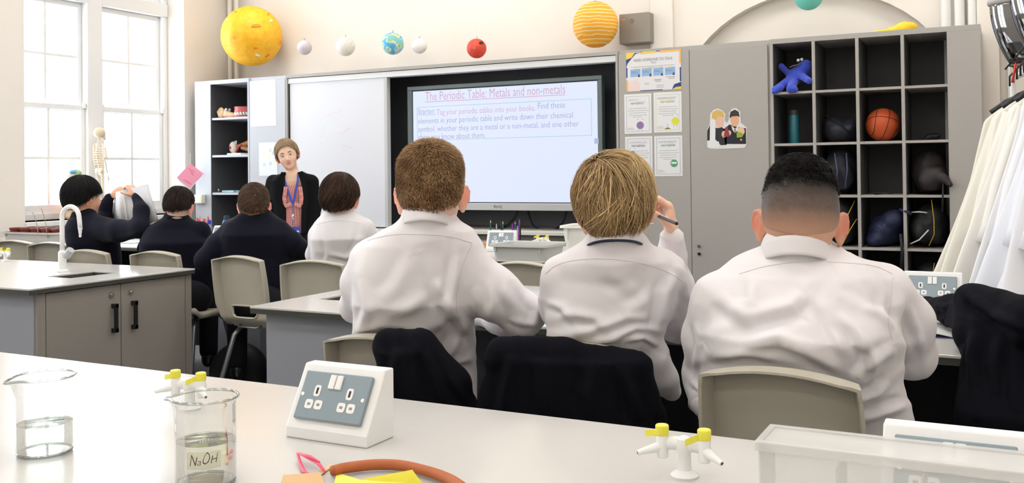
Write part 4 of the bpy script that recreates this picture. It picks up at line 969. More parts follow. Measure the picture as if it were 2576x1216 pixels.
# far row, left to right
pers = []
def pelat(px, py, D, z=.63, dx=0, dy=0): q = aD(px, py, D); return (q[0]+dx, q[1]+dy, z)
person('person in a navy blazer and glasses holding up an open book by the window',
    (210, 500, 5.75, VF(219)-1.05, -.02, .04),
    [(540, 196, 236, 5.75, .12), (552, 176, 262, 5.75, .17), (575, 166, 290, 5.75, .21), (610, 172, 298, 5.75, .22), (650, 186, 302, 5.78, .19), (700, 190, 305, 5.8, .18), (748, 192, 306, 5.8, .18)],
    [[(240, 560, 5.9, .055), (262, 548, 6.0, .045), (266, 520, 6.0, .035), (275, 498, 6.0, .027)],
     [(240, 575, 5.72, .078), (300, 582, 5.62, .062), (352, 576, 5.55, .050), (356, 530, 5.62, .040), (345, 497, 5.7, .028)]],
    VF(219)-1.0, (222, 172, 142),
    dict(col=(14, 13, 15), tip=(30, 29, 32), line=[(0, 82), (45, 88), (75, 94), (100, 110), (125, 122), (180, 132)], top=.024, side=.020, n=4200, seg=6, len=.07, stand=.02, w=.0016, wild=.2, jit=.06, fadeang=16, capdark=.9, layer=.004),
    pelv=pelat(250, 748, 5.75), s=1.03, neck_r=.048, gen=(.004, 16), hands=(dict(f=(RT*.75+UP*.65), n=(UP*.5-RT*.3-FW*.8), side=1, curl=.55, s=.78), dict(f=(RT*-.55+UP*.75+FW*.2), n=(RT*.5+UP*.4-FW*.7), side=-1, curl=.75, s=.8)),
    collar_spec=dict(c=(212, 536, 5.75), r0=.06, r1=.072, drop=.03, pitch=.1), folds=[([(290, 600), (320, 595), (350, 585)], .006, 6)], seed=21, **BL)
g_ = MB(); Bc = [q for q in bpy.data.objects if q.name == 'person.003'][0]
hcA, RA = aD(210, 500, 5.75), rotm(VF(219)-1.05, -.02, .04)
PA = lambda x, y, z: local(Bc, hcA+RA@(np.array([x, y, z])*1.03))
for sx in (-1, 1):
    ring = [PA(sx*.03+.021*math.cos(a), .094-.006*abs(math.cos(a)), .004+.018*math.sin(a)) for a in np.linspace(0, 2*PI, 21)]; g_.tube(ring, .0016, 6, cap=False)
    g_.tube([PA(sx*.051, .09, .008), PA(sx*.078, .06, .010), PA(sx*.081, -.002, .006)], .0017, 6)
g_.tube([PA(-.01, .1, .006), PA(.01, .1, .006)], .0016, 6)
g_.make('glasses', mat('silver_glasses', (190, 195, 200), .25, .8), Bc, smooth=True)
person('person in a navy blazer with head bowed over the far bench',
    (451, 524, 5.6, VF(456)-.38, .30, .0),
    [(545, 418, 470, 5.6, .13), (556, 398, 490, 5.6, .17), (575, 368, 512, 5.6, .21), (610, 356, 522, 5.55, .23), (660, 360, 528, 5.56, .2), (720, 372, 538, 5.56, .19), (782, 380, 542, 5.56, .19)],
    [[(378, 590, 5.6, .05), (366, 625, 5.7, .045), (400, 640, 5.95, .035)], [(505, 580, 5.6, .056), (522, 612, 5.75, .045), (500, 612, 6.0, .033)]],
    VF(456)-.1, (238, 196, 178),
    dict(col=(34, 27, 24), tip=(66, 52, 44), line=[(0, 68), (45, 76), (75, 92), (100, 112), (125, 124), (180, 132)], top=.014, side=.007, n=4500, seg=5, len=.035, stand=.12, w=.0015, wild=.4, jit=.2, fadeang=30, capdark=.9),
    pelv=pelat(460, 775, 5.42), s=.96, gen=(.004, 15), collar_spec=dict(c=(445, 540, 5.6), r0=.062, r1=.074, drop=.03, pitch=.25), seed=22, **BL)
person('person in a navy blazer with elbows spread wide on the far bench',
    (640, 520, 5.25, VF(640)-.12, .08, .0),
    [(532, 612, 672, 5.25, .13), (545, 592, 694, 5.25, .17), (560, 570, 712, 5.25, .2), (590, 556, 728, 5.22, .22), (650, 558, 732, 5.24, .2), (720, 565, 735, 5.24, .19), (800, 570, 738, 5.24, .19)],
    [[(588, 580, 5.25, .062), (548, 618, 5.2, .060), (515, 655, 5.2, .052), (545, 640, 5.45, .045), (590, 625, 5.7, .035)],
     [(700, 580, 5.25, .062), (735, 608, 5.25, .056), (765, 632, 5.3, .050), (745, 630, 5.5, .045), (705, 622, 5.75, .034)]],
    VF(640), (240, 198, 180),
    dict(col=(82, 62, 48), tip=(128, 100, 78), line=SHORT, top=.012, side=.006, n=7000, seg=3, len=.012, stand=.4, w=.0012, wild=.5, jit=.5, fadeang=50, capdark=.95, topmix=.2),
    pelv=pelat(650, 795, 5.1), s=1.0, gen=(.004, 15), collar_spec=dict(c=(645, 532, 5.25), r0=.062, r1=.080, drop=.05, pitch=.15), seed=23, **BL)
person('person in a white shirt seated at the far bench before the whiteboard',
    (856, 505, 4.85, VF(856)-.22, .06, -.02),
    [(528, 832, 882, 4.85, .12), (540, 812, 905, 4.85, .16), (560, 792, 925, 4.85, .2), (600, 780, 930, 4.83, .22), (660, 784, 925, 4.86, .19), (720, 790, 925, 4.9, .18), (800, 792, 925, 4.9, .18)],
    [[(800, 595, 4.85, .05), (792, 640, 4.95, .046), (815, 600, 5.1, .036), (823, 560, 5.08, .028)], [(915, 578, 4.85, .056), (950, 620, 4.9, .05), (940, 640, 5.1, .045), (900, 630, 5.3, .034)]],
    VF(856)-.1, (238, 194, 174),
    dict(col=(34, 24, 20), tip=(104, 76, 58), line=[(0, 74), (45, 82), (75, 94), (95, 104), (120, 128), (180, 134)], top=.022, side=.017, n=5000, seg=8, len=.08, sidelen=.05, stand=.02, w=.0013, swirl=.4, wild=.35, jit=.08, fadeang=22, capdark=.8, layer=.005, clump=9),
    hands=(dict(f=(RT*.2+UP*.9+FW*.2), n=(RT*-.9+UP*.3), side=1, curl=.8, s=.85), None), vox=.006, vc=.006,
    pelv=pelat(855, 795, 4.75), s=1.05, gen=(.006, 20), folds=[([(830, 640), (870, 650), (900, 640)], .006, 7), ([(820, 600), (825, 640), (815, 680)], .005, 7), ([(905, 590), (900, 620), (880, 650)], .006, 7)],
    seams=[[(795, 566), (830, 556), (870, 556), (905, 562)]], collar_spec=dict(c=(852, 528, 4.85), r0=.060, r1=.072, drop=.035, pitch=.15), seed=24)

# ---- teacher
TD = 6.9; ty = VF(722)+PI-.05
Tb, Tso, TV, TF, TW, TR, Thc = person('person in a black blazer, pink checked blouse and blue lanyard standing by the whiteboard',
    (723, 391, TD, ty, .10, .26),
    [(433, 716, 762, TD, .13), (442, 695, 782, TD, .17), (455, 682, 794, TD, .2), (480, 682, 790, TD, .21), (520, 690, 786, TD, .20), (560, 690, 788, TD, .2), (620, 684, 794, TD, .22), (680, 682, 796, TD, .22)],
    [[(783, 458, TD, .052), (792, 520, TD+.02, .045), (790, 570, TD, .042), (775, 612, TD-.12, .034)], [(688, 458, TD, .052), (674, 520, TD+.02, .045), (674, 572, TD, .042), (690, 612, TD-.12, .034)]],
    ty, (236, 196, 172),
    dict(col=(146, 120, 92), tip=(206, 184, 150), line=[(0, 60), (25, 62), (60, 90), (85, 118), (120, 130), (180, 134)], top=.010, side=.014, n=6000, seg=8, len=.10, stand=.0, w=.0011, wild=.15, jit=.06, fadeang=14, capdark=.9, layer=.003),
    top='teacher', vox=.005, vc=.006, pelv=tuple(aD(738, 640, TD)[:2])+(.86,), standing=True, s=.98, neck_r=.045, coll=False, seed=30, gen=(.003, 14), brow=(120, 96, 72))
# blazer opening, blouse, lanyard
def open_front(o, V, F, c0, R, halfw, ztop, zbot):
    """cuts the opening of a jacket: drops the faces of the front panel"""
    import bmesh
    bm = bmesh.new(); bm.from_mesh(o.data); ctr = local(o.parent, c0); dead = []
    for f in bm.faces:
        c = np.array(f.calc_center_median())-ctr; l = R.T@c; n = R.T@np.array(f.normal)
        k = (l[2]-zbot)/(ztop-zbot); 
        if ((n[1] > .15 and l[1] > 0) or (k > .86 and l[1] > -.03)) and k > 0 and abs(l[0]) < halfw(k): dead.append(f)
    bmesh.ops.delete(bm, geom=dead, context='FACES'); bm.to_mesh(o.data); bm.free()
    q = o.modifiers.new('s', 'SOLIDIFY'); q.thickness = .006; q.offset = -1
Rt = rotm(ty); cT = aD(740, 500, TD)
zt_, zb_ = aD(740, 430, TD)[2]-cT[2], aD(740, 640, TD)[2]-cT[2]
open_front(Tso, TV, TF, cT, Rt, lambda k: .055+.03*max(0, k-.75)+.0*k, zt_, zb_)
m_check = mat('pink_checked_cotton', (214, 150, 148), .8); nt = m_check.node_tree; 
tc = nt.nodes.new('ShaderNodeTexCoord'); b0 = nt.nodes['Principled BSDF']; prev = None
for ax, sc_ in (('X', 26.), ('Z', 26.)):
    wv = nt.nodes.new('ShaderNodeTexWave'); wv.bands_direction = ax; wv.inputs['Scale'].default_value = sc_; nt.links.new(tc.outputs['Object'], wv.inputs[0]); rp = nt.nodes.new('ShaderNodeValToRGB'); rp.color_ramp.elements[0].position = .35; rp.color_ramp.elements[0].color = (.72, .62, .62, 1); rp.color_ramp.elements[1].position = .6; rp.color_ramp.elements[1].color = (1, 1, 1, 1); nt.links.new(wv.outputs['Fac'], rp.inputs[0])
    mx = nt.nodes.new('ShaderNodeMixRGB'); mx.blend_type = 'MULTIPLY'; mx.inputs[0].default_value = 1; nt.links.new(rp.outputs[0], mx.inputs[2])
    if prev is None: mx.inputs[1].default_value = L3((232, 168, 164))+(1,)
    else: nt.links.new(prev.outputs[0], mx.inputs[1])
    prev = mx
nt.links.new(prev.outputs[0], b0.inputs['Base Color'])
rows = [(466, 704, 772, TD, .150), (480, 698, 778, TD, .19), (500, 698, 780, TD, .2), (530, 700, 778, TD, .19), (566, 700, 778, TD, .19), (585, 700, 778, TD, .19)]
stb = [(aD((a+b_)/2, y, D_), (b_-a)/2*D_/FPX, th/2) for y, a, b_, D_, th in rows]
Vb, Fb = implicit([loft(stb, Rt, .02), cone(aD(722, 448, TD), aD(716, 480, TD-.045), .018, .02, .03), cone(aD(756, 446, TD), aD(762, 480, TD-.045), .018, .02, .03)], .006); Vb = relax(Vb, Fb, 2); Vb = apply_folds(Vb, Fb, [], (.003, 30), 4)
blo = raw_mesh('blouse', local(Tb, Vb), Fb, m_check, Tb)
m_lan = mat('royal_blue_lanyard', (52, 72, 176), .5); fwd = Rt[:, 1]
def ribbon(pts, w, nm, par, mm, th=.0015):
    P = [np.array(p) for p in pts]; b = MB(); vs = []; K = len(P)
    for i, p in enumerate(P):
        t_ = P[min(i+1, K-1)]-P[max(i-1, 0)]; t_ /= np.linalg.norm(t_); s_ = np.cross(t_, fwd); s_ /= np.linalg.norm(s_)
        for a, d in ((-1, 0), (1, 0), (1, 1), (-1, 1)): vs.append(local(Tb, p+s_*a*w/2+fwd*th*d))
    fs = [(i*4+j, i*4+(j+1) % 4, (i+1)*4+(j+1) % 4, (i+1)*4+j) for i in range(K-1) for j in range(4)]+[(3, 2, 1, 0), ((K-1)*4, (K-1)*4+1, (K-1)*4+2, (K-1)*4+3)]
    b.add([tuple(v) for v in vs], fs); return b.make(nm, mm, par)
DF = TD-.112
ln1 = ribbon([aD(713, 437, TD-.03), aD(716, 455, DF+.01), aD(724, 480, DF), aD(733, 505, DF-.005), aD(737, 514, DF-.007)], .014, 'lanyard', Tb, m_lan)
ribbon([aD(750, 434, TD-.03), aD(749, 455, DF+.01), aD(744, 480, DF), aD(739, 505, DF-.006), aD(737, 515, DF-.008)], .014, 'lanyard', Tb, m_lan)
ribbon([aD(737, 512, DF-.008), aD(737, 535, DF-.008), aD(737, 566, DF-.006)], .004, 'badge_cord', ln1, m_lan)
cb = local(Tb, aD(737, 546, DF-.012)); b = MB(); b.sph(tuple(cb), (.012, .007, .022), 14, 10); b.make('badge_reel', m_chrome, ln1, smooth=True)
b = MB(); b.prism([(-.04, -.06), (.04, -.06), (.04, 0), (-.04, 0)], local(Tb, aD(741, 571, DF-.006)), -Rt[:, 0], (0, 0, 1), fwd*.002); cdc = b.make('id_card', m_lan, ln1)
b = MB(); b.prism([(-.035, -.04), (.03, -.04), (.03, -.028), (-.035, -.028)], local(Tb, aD(741, 571, DF-.0085)), -Rt[:, 0], (0, 0, 1), fwd*.001); b.make('card_stripe', m_paper if 'm_paper' in globals() else mat('white_paper', (240, 240, 240), .7), cdc)
# lapels
for sx, pts in ((-1, [(714, 434), (706, 460), (703, 500), (711, 545), (712, 585)]), (1, [(755, 432), (764, 460), (768, 500), (764, 545), (764, 585)])):
    ribbon([aD(x, y, DF+.015-.012*min(1, i)) for i, (x, y) in enumerate(pts)], .036, 'lapel', Tso, mat('black_blazer_wool', (20, 20, 23), .9), .003)
# ruffled blouse collar
for sx in (-1, 1):
    P = [aD(737+sx*(22-1.0*abs(i-4)), 470+i*7, DF-.002-.004*(i % 2)) for i in range(8)]+[aD(737+sx*4, 512, DF-.01)]
    ribbon(P, .026, 'blouse_ruffle', blo, m_check, .003)
# ================================================================ SOCKETS, TAPS, GLASSWARE ON THE BENCHES
m_sock = mat('white_socket_plastic', (238, 238, 238), .35); m_plate = mat('grey_socket_plate', (136, 150, 158), .4, .1); m_hole = mat('pin_hole', (48, 44, 44), .6); m_yel = mat('yellow_tap_plastic', (232, 224, 76), .4)
def make_socket():
    t = thing('bench_socket', (0, 0, 0), 'x', 'socket'); b = MB()
    b.prism([(0, 0), (.085, 0), (.085, .125), (.058, .125), (0, .020)], (-.09, 0, 0), (0, 1, 0), (0, 0, 1), (.18, 0, 0)); b.make('housing', m_sock, t, bevel=.003)
    d = np.array([0, .058, .105]); L = np.linalg.norm(d); uy = d/L; ux = np.array([1., 0, 0]); nz = np.cross(ux, uy); c = np.array([0, .029, .0725])+nz*.0005
    def pr(x, y, w, h, lo, hi, mm, nm, par, rr=.0, bv=0):
        q = MB(); o = c+ux*x+uy*y+nz*lo
        if rr: poly = [(w/2*(abs(math.cos(a))**.5)*np.sign(math.cos(a)), h/2*(abs(math.sin(a))**.5)*np.sign(math.sin(a))) for a in np.linspace(0, 2*PI, 29)[:-1]]
        else: poly = [(-w/2, -h/2), (w/2, -h/2), (w/2, h/2), (-w/2, h/2)]
        q.prism(poly, o, ux, uy, nz*(hi-lo)); return q.make(nm, mm, par, bevel=bv)
    pl = pr(0, 0, .148, .088, 0, .008, m_plate, 'plate', t, bv=.0025)
    for sx in (-1, 1):
        pr(sx*.0075, .026, .013, .026, .007, .012, m_sock, 'switch', pl, bv=.0015)
        q = pr(sx*.036, .008, .014, .021, .007, .0088, m_sock, 'pin_surround', pl, 1); pr(sx*.036, .008, .0045, .0115, .0085, .0091, m_hole, 'pin_slot', pl)
        for s2 in (-1, 1):
            pr(sx*.036+s2*.0105, -.017, .017, .017, .007, .0088, m_sock, 'pin_surround', pl, 1); pr(sx*.036+s2*.0105, -.017, .0065, .0045, .0085, .0091, mat('pin_grey', (150, 140, 138), .5), 'pin_slot', pl)
        k = MB(); o = c+ux*sx*.0665+nz*.0075; k.cyl(o, o+nz*.0012, .0035, n=14); k.make('screw', m_chrome, pl)
    return t
sk0 = None
def socket(px, py, D, lab, yaw=0.):
    global sk0
    p = aZ(px, py, .9) if D is None else aD(px, py, D)
    if sk0 is None: sk0 = make_socket(); c = sk0
    else: c = copy_tree(sk0)
    c.location = (p[0], p[1], .9); c.rotation_euler = (0, 0, yaw); c['label'] = lab; c['group'] = 'white bench sockets with grey plates'
socket(818, 1115, None, 'white wedge socket with grey double plate in the foreground, beside the pink tweezers')
socket(2398, 1150, 1.225, 'white wedge socket seen through the translucent box at the bottom right')
socket(2345, 777, 3.15, 'white wedge socket on the middle bench at the right, before the lab coats')
socket(1258, 630, 5.75, 'small white wedge socket on the far bench before the wooden pencil block', .25)
socket(556, 600, 6.7, 'small white wedge socket on the far bench between two people in blazers', .2)

def make_tap():
    t = thing('gas_tap', (0, 0, 0), 'x', 'gas tap'); b = MB()
    b.lathe([(.026, 0), (.027, .004), (.022, .009), (.0135, .014), (.0125, .045), (.016, .052), (.0175, .062), (.015, .074), (.006, .079), (0, .0795)], n=28)
    b.tube([(-.045, 0, .060), (-.02, 0, .063), (.02, 0, .063), (.045, 0, .060)], [.012, .0135, .0135, .012], 18)
    for sx in (-1, 1): b.lathe([(.0095, .034), (.0115, .036), (.012, .074), (.011, .078)], (sx*.042, -.006, 0), 20)
    b.make('body', m_sock, t, smooth='auto')
    for sx in (-1, 1):
        pts = [(sx*.045, -.008, .056), (sx*.058, -.018, .052), (sx*.070, -.026, .049), (sx*.083, -.034, .045)]
        n = MB(); n.tube(pts, [.0105, .0085, .0068, .0050], 14); 
        for k in range(3): f = .35+.2*k; q = np.array(pts[0])*(1-f)+np.array(pts[3])*f; n.tube([q, q+np.array([sx*.006, -.004, -.0015])], [.0088-.0012*k, .0068-.001*k], 14)
        no = n.make('nozzle', m_sock, t, smooth='auto'); MB().cyl((sx*.083, -.034, .045), (sx*.0838, -.0344, .0447), .0028, n=10).make('nozzle_bore', m_hole, no)
        k = MB(); k.lathe([(.0125, .079), (.0132, .081), (.0132, .096), (.0115, .098), (0, .098)], (sx*.042, -.006, 0), 20); k.cyl((sx*.042, -.006, .078), (sx*.042, -.006, .081), .0125, n=20); ko = k.make('knob', m_yel, t, smooth='auto')
        l = MB(); l.prism([(0, -.006), (.026, -.009), (.026, .004), (0, .007)], (sx*.042-.010, -.013, .082), (-.85, -.5, -.25) if sx > 0 else (-.95, .2, -.1), (0, 0, 1), (.001, .002, 0)); l.make('lever', m_yel, ko, bevel=.0005)
    return t
tp0 = None
def tap(px, py, lab, yaw=0., loc=None):
    global tp0
    p = aZ(px, py, .9) if loc is None else loc
    if tp0 is None: tp0 = make_tap(); c = tp0
    else: c = copy_tree(tp0)
    c.location = (p[0], p[1], .9); c.scale = (.8, .8, .8); c.rotation_euler = (0, 0, yaw); c['label'] = lab; c['group'] = 'white gas taps with yellow knobs'
tap(1722, 1200, 'white twin gas tap with yellow knobs at the front, right of centre')
tap(478, 1030, 'white twin gas tap with yellow knobs behind the labelled beaker', .05)
tap(14, 658, 'white gas tap with yellow knobs on the left bench at the photo edge')
tap(1366, 622, 'small white gas tap with yellow knobs behind the grey tray on the far bench')

# swan-neck water tap
m_tapw = mat('white_tap_enamel', (240, 240, 240), .3); p = aZ(157, 684, .9); t = thing('swan_neck_tap', (p[0], p[1], .9), 'tall white swan-neck water tap over the sink of the left bench', 'tap')
dr = np.array([-4.04, 3.21, 0])-np.array([p[0], p[1], 0]); dr = np.array([.92, .1, 0]); dr /= np.linalg.norm(dr)
b = MB(); b.lathe([(.032, 0), (.032, .006), (.020, .012), (.020, .10), (.013, .106), (.012, .112)], n=24); b.make('base', m_tapw, t, smooth='auto')
R_ = .056; arc = [(0, 0, .10), (0, 0, .2), (0, 0, .275)]+[tuple(dr*(R_-R_*math.cos(a))+np.array([0, 0, .275+R_*math.sin(a)])) for a in np.linspace(.15, PI-.12, 16)]
e = np.array(arc[-1]); arc += [tuple(e+dr*.004+np.array([0, 0, -.03])), tuple(e+dr*.007+np.array([0, 0, -.055]))]
b = MB(); b.tube(arc, .0115, 18); b.make('spout', m_tapw, t, smooth=True)
e = np.array(arc[-1]); b = MB(); b.tube([e, e+np.array([0, 0, -.012]), e+np.array([0, 0, -.013]), e+np.array([0, 0, -.028]), e+np.array([0, 0, -.029]), e+np.array([0, 0, -.05])], [.011, .011, .0085, .0085, .0068, .006], 14); b.make('nozzle', m_tapw, t, smooth='auto')
b = MB(); b.tube([(0, 0, .055), tuple(dr*.022+np.array([0, 0, .078]))], [.014, .014], 16); b.make('valve', m_tapw, t, smooth='auto')
b = MB(); b.tube([tuple(dr*.024+np.array([0, 0, .075])), tuple(dr*.032+np.array([0, 0, .085])), tuple(dr*.058+np.array([0, 0, .112]))], [.017, .021, .020], 10); b.make('handwheel', mat('tap_grey', (176, 180, 182), .4), t, smooth='auto')

# beakers
m_beak = mat_glass('beaker_glass', (252, 253, 252), .06, .01); m_rim = mat_glass('beaker_rim_glass', (235, 240, 238), .3, .03); m_water = mat_glass('clear_water', (246, 247, 243), .05, .0); m_wtop = mat_glass('water_surface', (244, 246, 244), .10, .01)
def beaker(px, py, lab, lv, sang, labelled=False):
    p = aZ(px, py, .9); t = thing('beaker', (p[0], p[1], .9), lab, 'beaker', 'glass beakers of clear liquid'); r, H = .046, .133
    def rr(a, z):
        k = max(0, math.cos(a-sang)); sp = k**26*.014*max(0, (z-.108)/.025)**1.5; return sp
    prof = [(0.0, .0015), (.036, .0012), (.043, .003), (r, .010), (r, .05), (r, .1), (r, .122), (r+.0008, .128), (r+.003, H)]
    n = 72; vs = []; 
    for q, z in prof:
        for j in range(n):
            a = 2*PI*j/n; R1 = q+rr(a, z) if q > .01 else q; vs.append((R1*math.cos(a), R1*math.sin(a), z-(rr(a, z)*.25)))
    b = MB(); b.add(vs, [(i*n+j, i*n+(j+1) % n, (i+1)*n+(j+1) % n, (i+1)*n+j) for i in range(len(prof)-1) for j in range(n)]); w_ = b.make('glass_wall', m_beak, t, smooth=True)
    ring = [((r+.0035+rr(a, H))*math.cos(a), (r+.0035+rr(a, H))*math.sin(a), H-rr(a, H)*.25) for a in np.linspace(0, 2*PI, 97)]
    MB().tube(ring, .0021, 8, cap=False).make('rim', m_rim, t, smooth=True)
    MB().tube([((r-.003)*math.cos(a), (r-.003)*math.sin(a), .004) for a in np.linspace(0, 2*PI, 65)], .0022, 8, cap=False).make('thick_base', m_rim, t, smooth=True)
    b = MB(); b.lathe([(0, .004), (.040, .004), (r-.002, .012), (r-.002, lv)], n=48); b.make('liquid', m_water, t, smooth='auto')
    b = MB(); b.lathe([(0, lv), (r-.004, lv), (r-.0016, lv+.0015)], n=48); b.make('liquid_surface', m_wtop, t, smooth=True)
    if labelled:
        am = math.atan2(-p[1], -p[0])-.06; R1 = r+.0006
        def cyl_pt(x, z, off=0): a = am+x/R1; return ((R1+off)*math.cos(a), (R1+off)*math.sin(a), z)
        g = MB(); g.grid(lambda u, v: cyl_pt(-.026+.052*u, .034+.026*v), 20, 2); lb = g.make('tape_label', mat_glass('label_tape', (238, 236, 222), .16, .4), t, smooth=True)
        tx = text('NaOH', 'handwriting', mat('brown_ink', (70, 48, 44), .6), None, (0, 0, 0), (1, 0, 0), (0, 1, 0), width=.042, height=.014, shear=.25, lift=0, bold=-.01)
        for v in tx.data.vertices: x, y = v.co.x, v.co.y; v.co = cyl_pt(-.021+x, .039+y*(1+.3*math.sin(x*300))+x*.10, .0004)
        tx.parent = lb
beaker(113, 1140, 'glass beaker half full of clear liquid at the lower left corner', .052, math.atan2(-.9, -.35))
beaker(518, 1215, 'glass beaker of clear liquid with a handwritten label', .066, math.atan2(-.4, -.95), True)

# ---------------------------------------------------------------- odds and ends on the foreground bench
Z0 = .9
def onb(pts, z): return [tuple(aZ(x, y, z)) for x, y in pts]
m_pink = mat('pink_plastic', (255, 92, 128), .35, sss=.0)
b = MB()
b.tube([aZ(748, 1140, .915)]+[aZ(*q, .912) for q in ((775, 1152), (800, 1166))]+[aZ(818, 1188, .905)], [.002, .004, .004, .002], 8, flat=.5)
b.tube([aZ(748, 1140, .915), aZ(755, 1165, .906), aZ(764, 1186, .904), aZ(785, 1198, .904)], [.002, .003, .0035, .0015], 8, flat=.5)
b.tube([aZ(752, 1140, .918), aZ(778, 1148, .918), aZ(803, 1163, .914)], [.002, .0035, .002], 8, flat=.5)
o = b.make('tweezers', m_pink, None, smooth=True); tag(o, 'pair of pink plastic tweezers lying on the foreground bench', 'tweezers')
cable([aZ(836, 1186, .911), aZ(870, 1178, .911), aZ(940, 1170, .911), aZ(1010, 1172, .911), aZ(1080, 1188, .911), aZ(1130, 1207, .911), aZ(1165, 1230, .911)], .0088, 'x', mat('brown_rubber', (176, 96, 54), .6, var=.12, vscale=60)); o = bpy.data.objects['cable.003']; o.name = 'rubber_tube'; tag(o, 'curved length of brown rubber tubing on the foreground bench', 'tube')
b = MB(); P = onb(((790, 1196), (832, 1170), (838, 1174), (800, 1203)), .9015); b.add(P+[(q[0], q[1], q[2]+.0018) for q in P], [(0, 3, 2, 1), (4, 5, 6, 7), (0, 1, 5, 4), (1, 2, 6, 5), (2, 3, 7, 6), (3, 0, 4, 7)]); o = b.make('wooden_splint', mat('pale_wood', (222, 190, 140), .6, var=.1)); tag(o, 'thin wooden splint beside the end of the rubber tube', 'splint')
b = MB(); P = onb(((712, 1205), (806, 1198), (824, 1240), (700, 1245)), .9005); b.add(P+[(q[0], q[1], q[2]+.006) for q in P], [(0, 3, 2, 1), (4, 5, 6, 7), (0, 1, 5, 4), (1, 2, 6, 5), (2, 3, 7, 6), (3, 0, 4, 7)]); o = b.make('wooden_block', mat('birch_ply', (212, 172, 122), .6, var=.08, vscale=20), bevel=.001); tag(o, 'flat wooden block at the bottom edge under the pink tweezers', 'block')
b = MB(); A = [aZ(847, 1190, .905), aZ(905, 1208, .903), aZ(1037, 1183, .925), aZ(1022, 1215, .905), aZ(1065, 1220, .903), aZ(1100, 1290, .903), aZ(825, 1290, .903)]
b.add(A, [(0, 1, 6), (1, 3, 2), (1, 3, 5, 6), (2, 3, 4), (3, 4, 5)]); o = b.make('paper_bag', mat('yellow_paper', (240, 232, 104), .7), solid=.001); tag(o, 'crumpled yellow paper at the bottom edge under the rubber tube', 'paper')

# translucent box at the lower right
m_tr = bpy.data.materials.new('translucent_plastic'); m_tr.use_nodes = True; n_ = m_tr.node_tree.nodes; l_ = m_tr.node_tree.links; bs = n_['Principled BSDF']; bs.inputs['Base Color'].default_value = L3((243, 242, 240))+(1,); bs.inputs['Roughness'].default_value = .35; bs.inputs['Alpha'].default_value = .24
m_trr = m_tr.copy(); m_trr.name = 'translucent_rim'; m_trr.node_tree.nodes['Principled BSDF'].inputs['Alpha'].default_value = .46
q = aD(1918, 1066, 1.165); t = thing('storage_box', (q[0]+.012, q[1]-.075, .9), 'translucent plastic compartment box in the lower right corner', 'box', None, .0)
w, d, h = .37, .075, q[2]-.9; b = MB(); th = .002
for k in range(1): b.bb(0, w, 0, th, 0, h); b.bb(0, w, d-th, d, 0, h); b.bb(0, th, th, d-th, 0, h); b.bb(w-th, w, th, d-th, 0, h); b.bb(th, w-th, th, d-th, 0, th)
b.make('box_wall', m_tr, t)
r_ = MB(); r_.bb(-.004, w+.004, -.004, .004, h-.012, h); r_.bb(-.004, w+.004, d-.004, d+.004, h-.012, h); r_.bb(-.004, .004, 0, d, h-.012, h); r_.bb(w-.004, w+.004, 0, d, h-.012, h); r_.make('rim', m_trr, t, bevel=.002)
for x in (.085, .172, .27, .33): MB().bb(x-.0012, x+.0012, .003, d-.003, .002, h-.022).make('divider', m_trr, t)
MB().bb(.002, w-.002, .003, d-.003, h-.006, h-.003).make('lid_panel', m_trr, t)
MB().bb(.0, .018, .0, .006, .0, h-.004).make('corner_rib', m_trr, t, bevel=.002)

# ================================================================ MIDDLE AND FAR BENCH THINGS
m_paper = mat('white_paper', (240, 240, 240), .7); m_ruled = mat('paper_grey_print', (196, 200, 206), .7)
def open_book(px, py, D, w, h, yaw, lab, z=.9, cat='book', curl=.012):
    p = aZ(px, py, z) if D is None else aD(px, py, D); t = thing('exercise_book', (p[0], p[1], z), lab, cat, None, yaw); g = MB()
    g.grid(lambda u, v: (w*(u-.5)*2, h*(v-.5), .004+curl*math.sin(min(1, abs(u-.5)*2)*PI*.9)*(1 if u != .5 else 0)), 25, 2); g.make('page', m_paper, t, smooth=True, solid=.003)
    MB().bb(-w-.003, w+.003, -h/2-.003, h/2+.003, 0, .002).make('cover', mat('purple_cover', (96, 92, 140), .6), t); return t
open_book(2395, 838, None, .15, .21, .1, 'open exercise book on the middle bench at the far right')
open_book(1235, 770, None, .14, .2, .2, 'open exercise book under the forearm of the leftmost foreground person')
open_book(738, 636, None, .15, .22, .3, 'open book on the far bench beside the elbow of a person in a blazer')
open_book(480, 598, None, .15, .22, .25, 'open book on the far bench before the bowed person in a blazer')
def flat(name, px, py, w, h, th, yaw, lab, mm, cat, z=.9):
    p = aZ(px, py, z); o = MB().bb(-w/2, w/2, -h/2, h/2, 0, th).make(name, mm, None, bevel=min(.002, th/3)); o.location = (p[0], p[1], z+.0005); o.rotation_euler = (0, 0, yaw); return tag(o, lab, cat)
flat('plastic_folder', 318, 610, .30, .22, .006, .2, 'pale blue plastic folder on the far bench behind the raised book', mat('pale_blue_plastic', (196, 214, 236), .3), 'folder')
flat('paper_stack', 330, 604, .24, .3, .02, -.25, 'stack of white paper on the far bench near the bowed person', m_paper, 'paper')
flat('paper_stack', 300, 600, .21, .28, .012, .5, 'loose white papers on the far bench beside the person with glasses', m_paper, 'paper')
flat('mini_whiteboard', 545, 598, .30, .22, .006, .1, 'pale mini whiteboard on the far bench between two people in blazers', mat('pale_grey_board', (214, 222, 226), .3), 'board')
